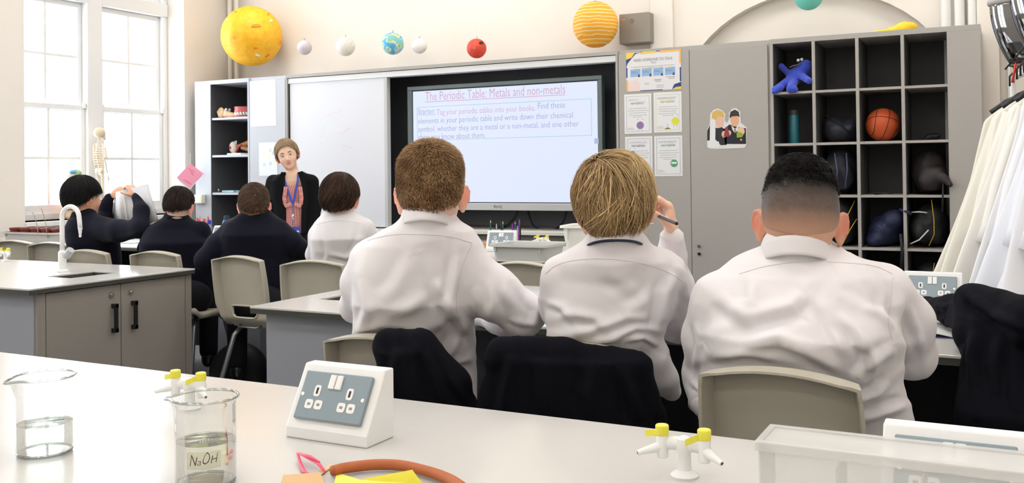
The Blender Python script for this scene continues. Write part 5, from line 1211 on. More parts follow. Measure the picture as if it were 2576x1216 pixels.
# book raised by the boy at the left
t = thing('exercise_book', tuple(aD(330, 500, 5.8)), 'open white book held up in both hands by the person with glasses', 'book')
A_ = [aD(311, 478, 5.72), aD(372, 463, 5.66), aD(397, 553, 5.6), aD(326, 590, 5.7)]; Bq = [aD(311, 478, 5.72), aD(291, 484, 6.0), aD(281, 556, 6.05), aD(326, 590, 5.7)]
def sheet(pts, nm, par, mm, th=.003):
    pts = local(par, np.array(pts)); g = MB(); N = 9
    g.grid(lambda u, v: tuple((pts[0]*(1-u)+pts[1]*u)*(1-v)+(pts[3]*(1-u)+pts[2]*u)*v), N, 3); return g.make(nm, mm, par, smooth=True, solid=th)
sheet(A_, 'page', t, mat('book_cover_grey', (206, 205, 210), .6), .005); sheet(Bq, 'page', t, m_paper, .004)
# pen in the raised hand
b = MB(); p0, p1 = aD(1658, 545, 2.46), aD(1702, 563, 2.36); b.cyl(p0, p1, .0042, n=14); b.cyl(p1, p1+(p1-p0)*.02, .0035, n=14); o = b.make('pen', m_black, None, smooth='auto'); tag(o, 'dark pen held in the raised hand of the middle foreground person', 'pen')

def tray(px, py, w, d, h, lab, yaw=0., loc=None, col=(198, 199, 196), nm='plastic_tray', cat='tray', flare=.02):
    p = aZ(px, py, .9) if loc is None else loc; t = thing(nm, (p[0], p[1], .9), lab, cat, None, yaw); mm = mat('tray_plastic_%d' % col[0], col, .4)
    def ring(W, D, z, n=40, e=.28):
        return [(W/2*(abs(math.cos(a))**e)*np.sign(math.cos(a)), D/2*(abs(math.sin(a))**e)*np.sign(math.sin(a))+d/2, z) for a in np.linspace(0, 2*PI, n+1)[:-1]]
    b = MB(); P = [ring(w-2*flare, d-2*flare, 0), ring(w-flare, d-flare, h*.6), ring(w-flare*.7, d-flare*.7, h*.97), ring(w+.012, d+.012, h), ring(w+.016, d+.016, h-.012), ring(w+.016, d+.016, h-.013), ring(w+.010, d+.010, h-.003), ring(w-flare*1.0, d-flare*1.0, h-.006), ring(w-2.3*flare, d-2.3*flare, .004)]
    vs = [q for r in P for q in r]; n = 40; fs = [(i*n+j, i*n+(j+1) % n, (i+1)*n+(j+1) % n, (i+1)*n+j) for i in range(len(P)-1) for j in range(n)]+[tuple(range(n-1, -1, -1)), tuple(range((len(P)-1)*n, len(P)*n))]
    b.add(vs, fs); b.make('tray_body', mm, t, smooth='auto')
    for sx in (-1, 1): MB().bb(sx*w*.38-.004, sx*w*.38+.004, .004, .012, h*.5, h*.9).make('runner_rib', mm, t)
    return t
tray(1312, 660, .35, .30, .085, 'empty pale grey plastic tray on the far bench below the screen', .02, loc=aZ(1296, 657, .9)+np.array([.0, .02, 0]))
tray(0, 0, .42, .30, .165, 'deep cream plastic storage tub on the far bench behind the middle foreground person', .1, loc=np.array([-2.09, 5.06, .9]), col=(226, 226, 220), nm='storage_tub', cat='tub', flare=.03)
tt = tray(0, 0, .62, .38, .075, 'long pale grey tray holding seedling pots on the far bench by the window', .0, loc=aZ(85, 611, .9)+np.array([-.1, 0, 0]), col=(204, 203, 200))
m_pot = mat('brown_plastic_pot', (122, 52, 40), .5); m_soil = mat('dark_soil', (42, 30, 26), .9, bump=.5); pot0 = None; base = aZ(85, 611, .9)+np.array([-.1, 0, 0]); k = 0
for i in range(5):
    for j in range(2):
        x, y = base[0]-.24+.12*i, base[1]+.11+.14*j
        if pot0 is None:
            pot0 = thing('plant_pot', (x, y, .912), 'small round brown pot of dark soil in the grey tray', 'plant pot', 'brown seedling pots in the tray')
            b = MB(); b.lathe([(.038, 0), (.052, .075), (.057, .076), (.057, .088), (.050, .088), (.049, .078)], n=24); b.make('pot', m_pot, pot0, smooth='auto'); b = MB(); b.lathe([(0, .08), (.0495, .079)], n=24); b.make('soil', m_soil, pot0)
        else: c = copy_tree(pot0); c.location = (x, y, .912)
for (px0, top, lab) in ((82, 535, 'dry thin twig standing in a brown pot, nearer the wall'), (104, 525, 'dry forked twig standing in a brown pot, nearer the person with glasses')):
    a = aZ(px0+14, 588, .99); bq = aD(px0, top, 6.9); cable([a, (a+bq)/2+np.array([.012, 0, 0]), bq], .0022, lab, mat('dry_stem', (150, 124, 104), .8)); o = [q for q in bpy.data.objects if q.get('label') == lab][0]; o.name = 'dry_twig'; o['category'] = 'twig'
# pencil block
p = aD(1268, 617, 5.95); t = thing('pencil_block', (p[0], p[1], .9), 'drilled wooden block holding pencils on the far bench', 'pencil holder', None, .1); m_blk = mat('orange_wood', (206, 142, 82), .6, var=.1)
MB().bb(-.15, .15, -.04, .04, 0, .042).make('block', m_blk, t, bevel=.002)
m_gp = mat('green_pencil', (36, 96, 92), .4); m_tip = mat('pencil_wood', (214, 172, 130), .6); m_pu = mat('purple_pen', (140, 50, 170), .35); m_gr = mat('grey_pen', (170, 172, 178), .35)
for i, (px, tp_, mm, nm, lab) in enumerate(((1234, 554, m_gp, 'pencil', 'green pencil at the left end of the wooden block'), (1249, 563, m_gr, 'pen', 'pale grey pen second from the left in the wooden block'), (1261, 560, mat('dark_pen', (30, 40, 46), .4), 'pen', 'dark pen hidden half behind a green pencil'), (1265, 557, m_gp, 'pencil', 'green pencil beside the dark pen in the wooden block'),
        (1277, 578, mat('yellow_pencil', (214, 178, 70), .4), 'pencil', 'short yellow pencil just showing above the socket'), (1289, 562, m_pu, 'pen', 'purple pen standing upright left of a green pencil'), (1296, 558, m_gp, 'pencil', 'green pencil between the two purple pens'), (1304, 552, m_pu, 'pen', 'taller purple pen leaning at the right of the block'), (1309, 560, m_black, 'pen', 'black and yellow pen at the right end of the block'), (1302, 568, m_gr, 'pen', 'long grey pen near the right end of the block'))):
    a = aD(px, 617, 5.95); a[2] = .925; c = aD(px+(3 if i == 7 else 0), tp_, 5.95); o = thing(nm, tuple(a), lab, nm, 'pencils and pens in the wooden block'); d = c-a; MB().cyl((0, 0, 0), tuple(d*.9), .0042, n=10).make('barrel', mm, o, smooth='auto'); MB().cyl(tuple(d*.9), tuple(d), .0042, .0010, n=10).make('tip', m_tip if nm == 'pencil' else mm, o, smooth='auto')
# pens, bottles at the far left
p = aD(511, 573, 7.5); t = thing('pen_cup', (p[0], p[1], .9), 'clear beaker stuffed with red pens on the far bench', 'pen cup'); b = MB(); b.lathe([(.035, 0), (.04, .10), (.038, .10), (.034, .004), (0, .004)], n=20); b.make('cup', mat_glass('clear_cup', (225, 230, 235), .15, .1), t, smooth='auto')
for i in range(7):
    a = -PI+i*.9; dx, dy = .02*math.cos(a), .02*math.sin(a); mm = (mat('red_pen', (226, 56, 48), .35), mat('pink_pen', (238, 120, 140), .35))[i % 3 == 2]
    o = MB().cyl((0, 0, 0), (dx*1.2, dy*1.2, .135+.01*(i % 3)), .0048, n=10).make('pen', mm, None, smooth='auto'); o.location = (p[0]+dx, p[1]+dy, .906); tag(o, 'red pen standing in the clear cup on the far bench', 'pen', 'red pens in the clear cup')
def bottle(px, py, D, prof, mm, lab, cap=None, z=.9, base=None):
    p = aD(px, py, D); z = p[2] if base is None else base; t = thing('bottle', (p[0], p[1], z), lab, 'bottle'); b = MB(); b.lathe(prof, n=24); b.make('bottle_body', mm, t, smooth='auto')
    if cap: c = MB(); c.lathe(cap[0], n=20); c.make('cap', cap[1], t, smooth='auto')
    return t
bottle(527, 573, 7.5, [(.026, 0), (.028, .01), (.028, .075), (.014, .095), (.012, .11)], mat_glass('clear_bottle', (214, 226, 236), .12, .1), 'small clear glue bottle with a blue cap beside the red pens', ([(.014, .1), (.014, .13), (.007, .135), (0, .135)], mat('blue_cap', (50, 60, 180), .4)), base=.9)
bottle(570, 573, 7.4, [(.030, 0), (.032, .01), (.032, .115), (.022, .135), (.018, .14)], mat('steel_blue_bottle', (52, 84, 122), .35, .3), 'steel blue drinks bottle on the far bench by the bookcase', ([(.021, .135), (.021, .168), (0, .17)], mat('navy_cap', (38, 56, 88), .4)), base=.9)
bottle(690, 575, 6.6, [(.033, 0), (.035, .01), (.033, .1), (.026, .125), (.013, .15), (.012, .16)], mat_glass('water_bottle_plastic', (206, 220, 240), .2, .1), 'clear water bottle with a pale blue cap beside the standing person', ([(.015, .152), (.015, .172), (0, .173)], mat('pale_blue_cap', (140, 190, 220), .4)), base=.9)
q = aD(592, 560, 7.3); cloth_thing('cloth_bag', 'small mauve-brown cloth bag on the far bench behind the blue bottle', 'bag', [cone((q[0]-.03, q[1], .93), (q[0]-.01, q[1], 1.0), .035, .02, .02), cone((q[0]+.03, q[1]+.02, .93), (q[0], q[1]+.01, 1.01), .045, .018, .02), cone((q[0]-.04, q[1], .92), (q[0]+.06, q[1], .92), .03, .03, .02)], [], (.006, 60), 3, mat('mauve_cloth', (150, 128, 124), .9), .005)
p = aD(1755, 755, 2.95); cloth_thing('pencil_case', 'dark blue striped pencil case on the middle bench between the two right-hand foreground people', 'pencil case', [cone((p[0]-.06, p[1]+.02, .935), (p[0]+.07, p[1], .94), .034, .036, .01)], [], (.003, 30), 3, mat('navy_case', (34, 40, 58), .6), .005)
p = aD(776, 612, 6.3); cloth_thing('computer_mouse', 'black computer mouse on the far bench in front of the standing person', 'mouse', [ell((p[0]-.1, p[1]-.1, .92), (.035, .055, .022))], [], (0, 1), 3, m_black, .004)
# socket on the bookcase side
q = aY(505, 501, 7.19); t = thing('wall_socket', (q[0], 7.195, q[2]), 'cream surface-mounted socket box on the side of the bookcase', 'socket'); MB().bb(-.085, .06, -.05, 0, -.045, .045).make('housing', mat('cream_plastic', (236, 233, 220), .4), t, bevel=.004); MB().bb(-.075, .05, -.053, -.049, -.037, .037).make('plate', mat('cream_plastic', (236, 233, 220), .4), t, bevel=.001)
# black bags on the floor under the far chairs
cloth_thing('school_bag', 'black school bag on the floor under the chair of the bowed person', 'bag', [ell((-4.0, 4.25, .2), (.2, .13, .2)), ell((-4.02, 4.15, .12), (.15, .1, .11))], [], (.01, 14), 5, mat('black_nylon', (20, 20, 22), .6), .012)
# ================================================================ SHEETS ON THE CUPBOARDS
def sheet_on_wall(x0, x1, z0, z1, Y, lab, mm=m_paper, name='notice_sheet', cat='notice', th=.0012, grp=None):
    t = thing(name, (x0, Y, z0), lab, cat, grp); MB().bb(0, x1-x0, -th, 0, 0, z1-z0).make('sheet', mm, t); return t, x1-x0, z1-z0
def bars(t, rows, mm, nm='print_line', y=-.0018):
    b = MB()
    for x0, x1, z, h in rows: b.bb(x0, x1, y, y+.0005, z-h/2, z+h/2)
    return b.make(nm, mm, t)
YP = 7.1995
t, w, h = sheet_on_wall(-6.60, -6.28, 1.862, 2.31, YP, 'large curling white notice taped high on the cupboard beside the bookcase', mat('bright_paper', (243, 244, 250), .6))
for i in range(12): bars(t, [(.04, .2+.07*math.sin(i*2.3), .05+.03*i, .006)], mat('faint_print', (222, 224, 232), .7))
t, w, h = sheet_on_wall(-6.50, -6.27, 1.375, 1.70, YP, 'white timetable sheet with faint coloured squares behind the standing person', mat('bright_paper2', (238, 242, 252), .6))
for x, z, c in ((.05, .2, (252, 240, 214)), (.13, .23, (214, 226, 250)), (.13, .1, (206, 222, 250)), (.05, .09, (214, 222, 250)), (.18, .12, (250, 232, 220)), (.12, .17, (252, 238, 214)), (.17, .2, (198, 216, 250))): MB().bb(x, x+.03, -.0018, -.0012, z, z+.035).make('coloured_square', mat('pastel_%d_%d' % (c[0], c[2]), c, .6), t)
GI = mat('grey_ink', (128, 128, 132), .7); LG = mat('light_grey_ink', (176, 176, 180), .7)
t, w, h = sheet_on_wall(-2.672, -2.222, 2.012, 2.322, YP, 'landscape poster with blue and yellow wavy border at the top of the cupboard', mat('poster_white', (236, 234, 236), .4), 'poster', 'poster')
yl = mat('poster_yellow', (246, 208, 84), .5); nb = mat('poster_navy', (44, 70, 132), .5); orr = mat('poster_orange', (250, 190, 110), .5); bl = mat('poster_blue', (150, 184, 224), .5); pk = mat('poster_pink', (242, 220, 216), .5)
def poly(t, pts, mm, nm, y=-.0016): b = MB(); b.prism(pts, (0, y, 0), (1, 0, 0), (0, 0, 1), (0, -.0004, 0)); return b.make(nm, mm, t)
poly(t, [(0, h), (.075, h), (.05, h-.04), (.0, h-.055)], yl, 'border_patch'); poly(t, [(0, h-.055), (.045, h-.042), (.075, h-.004), (.12, h-.004), (.12, h), (.14, h), (.08, h-.012), (.012, h-.085), (0, h-.12)], nb, 'border_patch', -.0019)
poly(t, [(.12, h-.018), (.25, h-.014), (.25, h), (.12, h)], yl, 'border_patch'); poly(t, [(.25, h-.006), (.28, h-.006), (.28, h), (.25, h)], nb, 'border_patch'); poly(t, [(.28, h-.016), (w, h-.016), (w, h), (.28, h)], orr, 'border_patch')
poly(t, [(w-.014, .2), (w, .2), (w, h-.016), (w-.014, h-.016)], orr, 'border_patch'); poly(t, [(w-.01, .06), (w, .06), (w, .17), (w-.01, .17)], nb, 'border_patch'); poly(t, [(w-.075, .0), (w-.055, .04), (w, .055), (w, .02), (w-.04, .018)], nb, 'border_patch'); poly(t, [(w-.06, 0), (w-.04, .018), (w, .02), (w, 0)], yl, 'border_patch')
poly(t, [(0, 0), (.014, 0), (.014, .09), (0, .09)], orr, 'border_patch'); poly(t, [(0, .11), (.01, .11), (.01, h-.12), (0, h-.12)], nb, 'border_patch'); poly(t, [(.014, .002), (.115, .002), (.11, .05), (.095, .09), (.014, .08)], pk, 'pink_note')
poly(t, [(.115, 0), (.3, 0), (.3, .005), (.115, .005)], nb, 'border_patch')
text('NEED SOMEONE TO TALK', 'poster_heading', GI, t, (.065, -.0016, h-.075), U, V, width=.32, height=.022); text('TO?', 'poster_heading', GI, t, (.205, -.0016, h-.1), U, V, width=.045, height=.018)
bars(t, [(.04, .40, h-.118, .004), (.13, .30, h-.13, .004)], LG)
for i in range(4):
    x = .035+.095*i; poly(t, [(x, .115), (x+.083, .118), (x+.083, .177), (x, .174)], bl, 'blue_panel'); poly(t, [(x+.03, .174), (x+.055, .174), (x+.055, .181), (x+.03, .181)], yl, 'yellow_tab', -.0019)
    bars(t, [(x+.008, x+.05, .155, .003), (x+.008, x+.06, .146, .003)], mat('blue_ink', (110, 146, 190), .6), y=-.0024); poly(t, [(x+.062, .112), (x+.08, .112), (x+.076, .128), (x+.07, .138), (x+.066, .128)], mat('dark_ink', (60, 70, 80), .6), 'small_figure', -.0022)
bars(t, [(.03, .09, .075, .003), (.03, .1, .045, .003), (.15, .19, .06, .003), (.15, .19, .05, .003), (.23, .29, .082, .008), (.24, .285, .07, .006), (.33, .40, .1, .006), (.35, .4, .088, .005), (.25, .31, .04, .003), (.25, .31, .03, .003), (.25, .31, .02, .003)], LG)
cols = {'purple': (150, 122, 170), 'yellow': (220, 224, 70), 'blue': (92, 130, 186), 'green': (84, 168, 122)}
for (x0, z0, nm, fr, head, scr, lab) in ((-2.693, 1.675, 'purple', (176, 178, 188), 'WHAT IS A', 'variable?', 'white sheet with a purple round figure, upper left below the poster'), (-2.448, 1.678, 'yellow', (220, 214, 150), 'INDEPENDENT', 'variable', 'white sheet with a yellow frame and yellow round figure below the poster'),
        (-2.690, 1.337, 'blue', (150, 164, 200), 'CONTROLLED', 'variables', 'white sheet with a blue frame, upper left of the second row'), (-2.447, 1.335, 'green', (150, 156, 170), 'DEPENDENT', 'variable', 'white sheet with a green round figure, lower right of the four'), (-2.690, .96, 'none', (170, 170, 176), '', '', 'white sheet lowest on the cupboard, mostly hidden by a head')):
    t, w, h = sheet_on_wall(x0, x0+.227, z0, z0+.315, YP, lab, m_paper, 'laminated_sheet', 'sheet', grp='laminated sheets on the cupboard'); fm = mat('frame_%d_%d' % (fr[0], fr[2]), fr, .6); e = .0025
    [bars(t, [q_], fm, 'frame_line') for q_ in ((.018, .21, .018, e), (.018, .21, h-.018, e))]; MB().bb(.018, .018+e, -.0018, -.0013, .018, h-.018).make('frame_line', fm, t); MB().bb(.21-e, .21, -.0018, -.0013, .018, h-.018).make('frame_line', fm, t)
    if nm == 'none': continue
    text(head, 'sheet_heading', LG, t, (.035, -.0016, h-.055), U, V, width=.15 if nm != 'purple' else .08, height=.016); text(scr, 'sheet_script', mat('ink_'+nm, tuple(int(c*.85) for c in cols[nm]) if nm != 'purple' else (120, 122, 126), .6), t, (.055, -.0016, h-.082), U, V, width=.115, height=.022, shear=.3)
    bars(t, [(.04, .19, h-.115, .003), (.03, .2, h-.133, .003), (.045, .185, h-.150, .003), (.035, .19, h-.168, .003), (.07, .15, h-.183, .003)], LG); bars(t, [(.03, .07, .045, .002), (.025, .085, .035, .002)], GI)
    cxx, czz = (.132, .065) if nm == 'purple' else ((.175, .085) if nm == 'yellow' else ((.16, .1) if nm == 'green' else (.06, .17)))
    c = MB(); c.cyl((cxx, -.0012, czz), (cxx, -.0019, czz), .030, n=28); c.make('round_figure', mat('fig_'+nm, cols[nm], .6), t); c = MB()
    for sx in (-1, 1): c.bb(cxx+sx*.014-.001, cxx+sx*.014+.001, -.002, -.0013, czz-.045, czz-.03); c.bb(cxx+sx*.02-.003, cxx+sx*.02+.003, -.002, -.0013, czz+.045, czz+.05)
    if nm == 'green': c.bb(cxx-.022, cxx+.022, -.0024, -.0019, czz-.004, czz+.010)
    c.make('figure_detail', GI if nm != 'green' else m_paper, t)
    if nm == 'yellow': poly(t, [(.085, .025), (.14, .025), (.12, .036), (.10, .036)], mat('olive_soil', (120, 124, 50), .6), 'plant_drawing'); bars(t, [(.112, .115, .05, .03)], mat('stem_green', (120, 160, 110), .6))
# cut-out photograph of two pupils
def pxz(px, py): q = aY(px, py, 7.1995); return q[0], q[2]
o0 = pxz(1778, 372); t = thing('photo_cutout', (o0[0], YP, o0[1]), 'cut-out photograph of two people with flasks stuck on the grey cupboard door', 'photo cutout')
def zp(x, y): q = pxz(1760+x/9.357, 260+y/9.357); return q[0]-o0[0], q[1]-o0[1]
def shp(pts, col, nm, lay): poly(t, [zp(*p) for p in pts], mat('print_%02x%02x%02x' % col, col, .5), nm, -.001-.0005*lay)
def oval(cx_, cy_, rx, ry, col, nm, lay, n=20): shp([(cx_+rx*math.cos(a), cy_+ry*math.sin(a)) for a in np.linspace(0, 2*PI, n+1)[:-1]], col, nm, lay)
shp([(180, 1030), (175, 620), (240, 500), (250, 250), (320, 160), (420, 120), (540, 170), (610, 260), (590, 400), (640, 470), (690, 380), (690, 230), (760, 130), (860, 110), (960, 200), (970, 460), (1110, 570), (1105, 970), (1060, 1050), (800, 1060), (400, 1080), (230, 1070)], (232, 230, 228), 'white_backing', 0)
shp([(180, 880), (180, 640), (250, 510), (420, 590), (520, 560), (640, 650), (640, 980), (500, 990), (380, 860)], (40, 42, 48), 'left_jumper', 1)
shp([(600, 960), (560, 620), (700, 500), (770, 520), (900, 560), (1090, 590), (1095, 960)], (30, 33, 44), 'right_blazer', 1)
oval(470, 430, 95, 150, (236, 190, 168), 'left_face', 2); shp([(290, 350), (300, 220), (420, 150), (540, 190), (585, 290), (560, 340), (440, 290), (380, 390), (330, 370)], (218, 184, 96), 'left_hair', 3)
oval(830, 410, 100, 140, (232, 176, 140), 'right_face', 2); shp([(705, 300), (730, 200), (830, 150), (920, 200), (945, 330), (900, 300), (760, 310), (720, 360)], (58, 46, 42), 'right_hair', 3)
shp([(750, 520), (830, 600), (930, 520), (900, 640), (830, 700), (770, 620)], (226, 228, 236), 'shirt', 2); shp([(815, 600), (855, 600), (850, 700), (825, 700)], (170, 130, 60), 'tie', 4)
shp([(240, 900), (250, 400), (300, 380), (380, 400), (370, 880), (460, 910), (470, 1050), (200, 1050), (190, 900)], (238, 238, 240), 'white_stand', 4)
oval(580, 730, 60, 80, (236, 186, 160), 'left_hand', 5); oval(700, 700, 45, 60, (236, 186, 160), 'left_hand', 5); shp([(610, 560), (660, 560), (720, 780), (570, 800)], (150, 60, 70), 'red_flask', 6); oval(980, 660, 85, 100, (238, 196, 160), 'right_hand', 5); shp([(870, 690), (960, 680), (1040, 730), (1000, 800), (880, 810)], (150, 176, 60), 'green_flask', 6); oval(980, 860, 25, 25, (230, 170, 90), 'badge', 5)
# pink note hanging at the bookcase corner
PL = aX(445, 441, -7.435); PR = aY(512, 440, 7.185); u_ = PR-PL; u_[2] = 0; LU = np.linalg.norm(u_); u_ /= LU; n0 = np.cross(u_, [0, 0, 1.])
def onn(px, py, off=0):
    d = ray(px, py); return CAMP+d*(((PL-CAMP)@n0)/(d@n0))+n0*off
c_ = onn(478, 442); t = thing('pink_note', tuple(c_), 'square pink paper note hanging by a corner beside the bookcase', 'note'); s_ = 1 if n0@FW < 0 else -1
def npoly(pts, off, th, mm, nm):
    P = [onn(x, y, off*s_)-c_ for x, y in pts]; Q = [p+n0*s_*th for p in P]; n = len(P); b = MB(); b.add(P+Q, [tuple(range(n)), tuple(range(2*n-1, n-1, -1))]+[(i, (i+1) % n, n+(i+1) % n, n+i) for i in range(n)]); return b.make(nm, mm, t)
npoly([(445, 447), (479, 411), (512, 437), (477, 474)], .002, .001, mat('pink_paper', (255, 166, 190), .7), 'pink_sheet')
npoly([(446, 452), (476, 412), (508, 442), (476, 480)], .0, .001, m_paper, 'backing_sheet')
for i, (x, y, l) in enumerate(((474, 424, 16), (478, 431, 10), (480, 437, 8), (462, 452, 14), (470, 458, 12))): npoly([(x, y), (x+l, y+l*.45), (x+l, y+l*.45+1.4), (x, y+1.4)], .0035, .0004, mat('rose_ink', (206, 110, 140), .7), 'pencil_writing')
npoly([(478.2, 385), (479.6, 385), (479.6, 413), (478.2, 413)], .001, .001, m_paper, 'thread')
# grey box on the wall
q = aY(1596, 70, 7.65); t = thing('wall_box', (-2.9, 7.65, 2.46), 'square grey metal box mounted on the wall above the cupboards', 'wall box'); MB().bb(0, .275, 0, .15, 0, .255).make('case', mat('grey_metal_case', (150, 144, 136), .4, .3), t, bevel=.008); MB().cyl((.115, 0, .19), (.115, -.004, .19), .018, n=20).make('round_badge', mat('badge_grey', (120, 118, 114), .4), t); MB().bb(.01, .06, -.001, 0, .20, .212).make('maker_plate', m_chrome, t)

# ================================================================ PAPER LANTERN PLANETS
def pmat(name, ramp, kind='noise', scale=4., dist=0., bump=.2, dirz=True, rough=.6):
    m = bpy.data.materials.new(name); m.use_nodes = True; n = m.node_tree.nodes; l = m.node_tree.links; b = n['Principled BSDF']; b.inputs['Roughness'].default_value = rough; b.inputs['Subsurface Weight'].default_value = 0
    tc = n.new('ShaderNodeTexCoord')
    if kind == 'noise': t = n.new('ShaderNodeTexNoise'); t.inputs['Scale'].default_value = scale; t.inputs['Detail'].default_value = 5; o = t.outputs['Fac']
    elif kind == 'vor': t = n.new('ShaderNodeTexVoronoi'); t.inputs['Scale'].default_value = scale; o = t.outputs['Distance']
    else:
        t = n.new('ShaderNodeTexWave'); t.bands_direction = 'Z' if dirz else 'X'; t.inputs['Scale'].default_value = scale; t.inputs['Distortion'].default_value = dist; t.inputs['Detail'].default_value = 4; t.inputs['Detail Scale'].default_value = 2; o = t.outputs['Fac']
    l.new(tc.outputs['Object'], t.inputs['Vector']); r = n.new('ShaderNodeValToRGB'); l.new(o, r.inputs[0]); e = r.color_ramp.elements
    for i, (p, c) in enumerate(ramp):
        q = e[i] if i < 2 else e.new(p); q.position = p; q.color = L3(c)+(1,)
    l.new(r.outputs[0], b.inputs['Base Color']); w = n.new('ShaderNodeTexNoise'); w.inputs['Scale'].default_value = 60; bp = n.new('ShaderNodeBump'); bp.inputs['Strength'].default_value = bump; bp.inputs['Distance'].default_value = .004; l.new(w.outputs[0], bp.inputs['Height']); l.new(bp.outputs[0], b.inputs['Normal']); return m
def lantern(px, py, r, mm, lab, ribs=14, lat=0, rz=0., Y=7.45, sq=1.):
    c = aY(px, py, Y); t = thing('paper_planet', tuple(c), lab, 'paper lantern', 'hanging paper planets'); g = MB()
    g.grid(lambda u, v: (r*math.sin(v*PI)*math.cos(2*PI*u)*(1+.012*abs(math.cos(u*PI*ribs))), r*math.sin(v*PI)*math.sin(2*PI*u)*(1+.012*abs(math.cos(u*PI*ribs))), -r*sq*math.cos(v*PI)*(1+(.006*math.cos(v*PI*lat*2) if lat else 0))), 72, 40, closed=True)
    s = g.make('globe', mm, t, smooth=True); s.rotation_euler = (0, 0, rz); MB().cyl((0, 0, r*sq), (0, 0, ZC-c[2]), .0012, n=6).make('string', m_paper, t); MB().cyl((0, 0, r*sq-.002), (0, 0, r*sq+.02), .008, n=10).make('hook', m_alu, t); return t, s, c
t, s, c = lantern(633, 91, .304, pmat('sun_paper', [(.0, (246, 160, 16)), (.45, (253, 186, 26)), (.62, (254, 196, 44)), (1, (255, 210, 90))], scale=22, bump=.35), 'large orange-yellow paper sun lantern hanging in the window corner', 12)
def patch(par, cpos, r, px, py, w, h, ang, col, nm='paper_patch'):
    """a small patch glued on the side of a lantern that shows at this pixel"""
    d = ray(px, py); oc = CAMP-cpos; a = d@d; bq = 2*(oc@d); cc = oc@oc-(r*1.013)**2; disc = bq*bq-4*a*cc
    if disc < 0: return
    P = CAMP+d*((-bq-math.sqrt(disc))/(2*a)); n = (P-cpos)/np.linalg.norm(P-cpos); u = np.cross([0, 0, 1], n); u /= np.linalg.norm(u); v = np.cross(n, u); u2 = u*math.cos(ang)+v*math.sin(ang); v2 = -u*math.sin(ang)+v*math.cos(ang)
    b = MB(); poly_ = [(w*math.cos(a_)*(1+.25*math.sin(3*a_+px)), h*math.sin(a_)*(1+.2*math.cos(2*a_))) for a_ in np.linspace(0, 2*PI, 15)[:-1]]; b.prism(poly_, P-cpos-n*.004, u2, v2, n*.008); b.make(nm, mat('patch_%02x%02x%02x' % col, col, .6), par)
for px, py, w, h, an, co in ((644, 64, .044, .018, .1, (240, 150, 20)), (587, 94, .016, .026, 0, (246, 166, 60)), (572, 50, .016, .012, .2, (248, 246, 236)), (682, 52, .020, .013, .4, (250, 244, 226)), (642, 121, .018, .010, 0, (244, 130, 20)), (648, 139, .026, .013, -.4, (250, 246, 232)), (673, 140, .014, .032, -.5, (244, 140, 20)), (705, 108, .010, .03, 0, (240, 140, 20)), (575, 142, .03, .016, .9, (240, 140, 30)), (592, 30, .022, .008, -.4, (244, 150, 40)), (675, 35, .03, .008, .6, (244, 160, 40))): patch(s, c, .304, px, py, w, h, an, co)
lantern(766, 120, .072, pmat('mercury_paper', [(0, (222, 214, 218)), (1, (206, 198, 204))], scale=9), 'plain pale lilac paper ball right of the paper sun', 10)
lantern(869, 117, .092, pmat('venus_paper', [(0, (243, 238, 230)), (.42, (243, 238, 230)), (.55, (214, 176, 110)), (.68, (240, 236, 230))], 'wave', 9, 5, dirz=False), 'white paper ball with wavy ochre stripes', 12, .6)
lantern(988, 110, .104, pmat('earth_paper', [(0, (60, 150, 200)), (.44, (90, 184, 220)), (.5, (226, 236, 234)), (.56, (160, 200, 90)), (.64, (120, 196, 226))], 'noise', 14), 'blue and green paper globe of the earth', 12)
lantern(1055, 116, .070, pmat('moon_paper', [(0, (170, 160, 164)), (.12, (196, 186, 188)), (.2, (240, 236, 234)), (1, (240, 236, 234))], 'vor', 26), 'small white spotted paper moon beside the paper earth', 10)
t, s, c = lantern(1199, 122, .088, pmat('mars_paper', [(0, (198, 50, 34)), (.5, (222, 74, 52)), (1, (236, 110, 84))], 'noise', 12), 'red paper planet with a black patch above the screen', 8, Y=7.45)
patch(s, c, .088, 1211, 108, .022, .016, .2, (50, 36, 34)); patch(s, c, .088, 1193, 121, .012, .010, .2, (196, 130, 130))
lantern(1498, 62, .19, pmat('jupiter_paper', [(0, (244, 168, 38)), (.35, (252, 186, 60)), (.5, (250, 238, 214)), (.65, (250, 200, 96)), (.9, (248, 176, 44))], 'wave', 5.2, 1.6), 'big orange and cream banded paper planet above the screen corner', 6, 10, sq=1.02)
lantern(2034, -9, .104, pmat('uranus_paper', [(0, (96, 198, 180)), (1, (126, 216, 200))], scale=8), 'turquoise paper ball cut by the top edge of the photo', 8, 12)

# ================================================================ BOOKCASE CONTENTS
m_flesh = mat('model_flesh', (232, 196, 160), .5); m_bone = mat('model_bone', (238, 230, 214), .5); m_gum = mat('model_gum', (190, 90, 94), .4); m_mred = mat('model_red', (196, 60, 50), .45); m_mbr = mat('model_brown', (150, 96, 50), .5)
sh = lambda px, z, dy=.13: np.array([aY(px, 300, YC+dy)[0], YC+dy, z])
q = sh(566, 1.966+.001, .07); t = thing('ear_model', tuple(q), 'flesh-coloured anatomical ear model on the top shelf of the bookcase', 'anatomy model')
def prim_child(par, nm, prims, vox, mm): V_, F_ = implicit(prims, vox); V_ = relax(V_, F_, 2); return raw_mesh(nm, V_, F_, mm, par)
prim_child(t, 'outer_ear', [ell((-.05, 0, .055), (.042, .02, .055), k=.01), cone((-.05, -.02, .09), (-.075, -.02, .06), .010, .010, .01), cone((-.075, -.02, .06), (-.06, -.015, .015), .010, .012, .01)], .005, m_flesh)
prim_child(t, 'skull_slice', [cone((-.005, 0, .02), (.015, 0, .085), .014, .014, .005), cone((-.005, .05, .02), (.015, .05, .085), .014, .014, .005)], .005, m_bone)
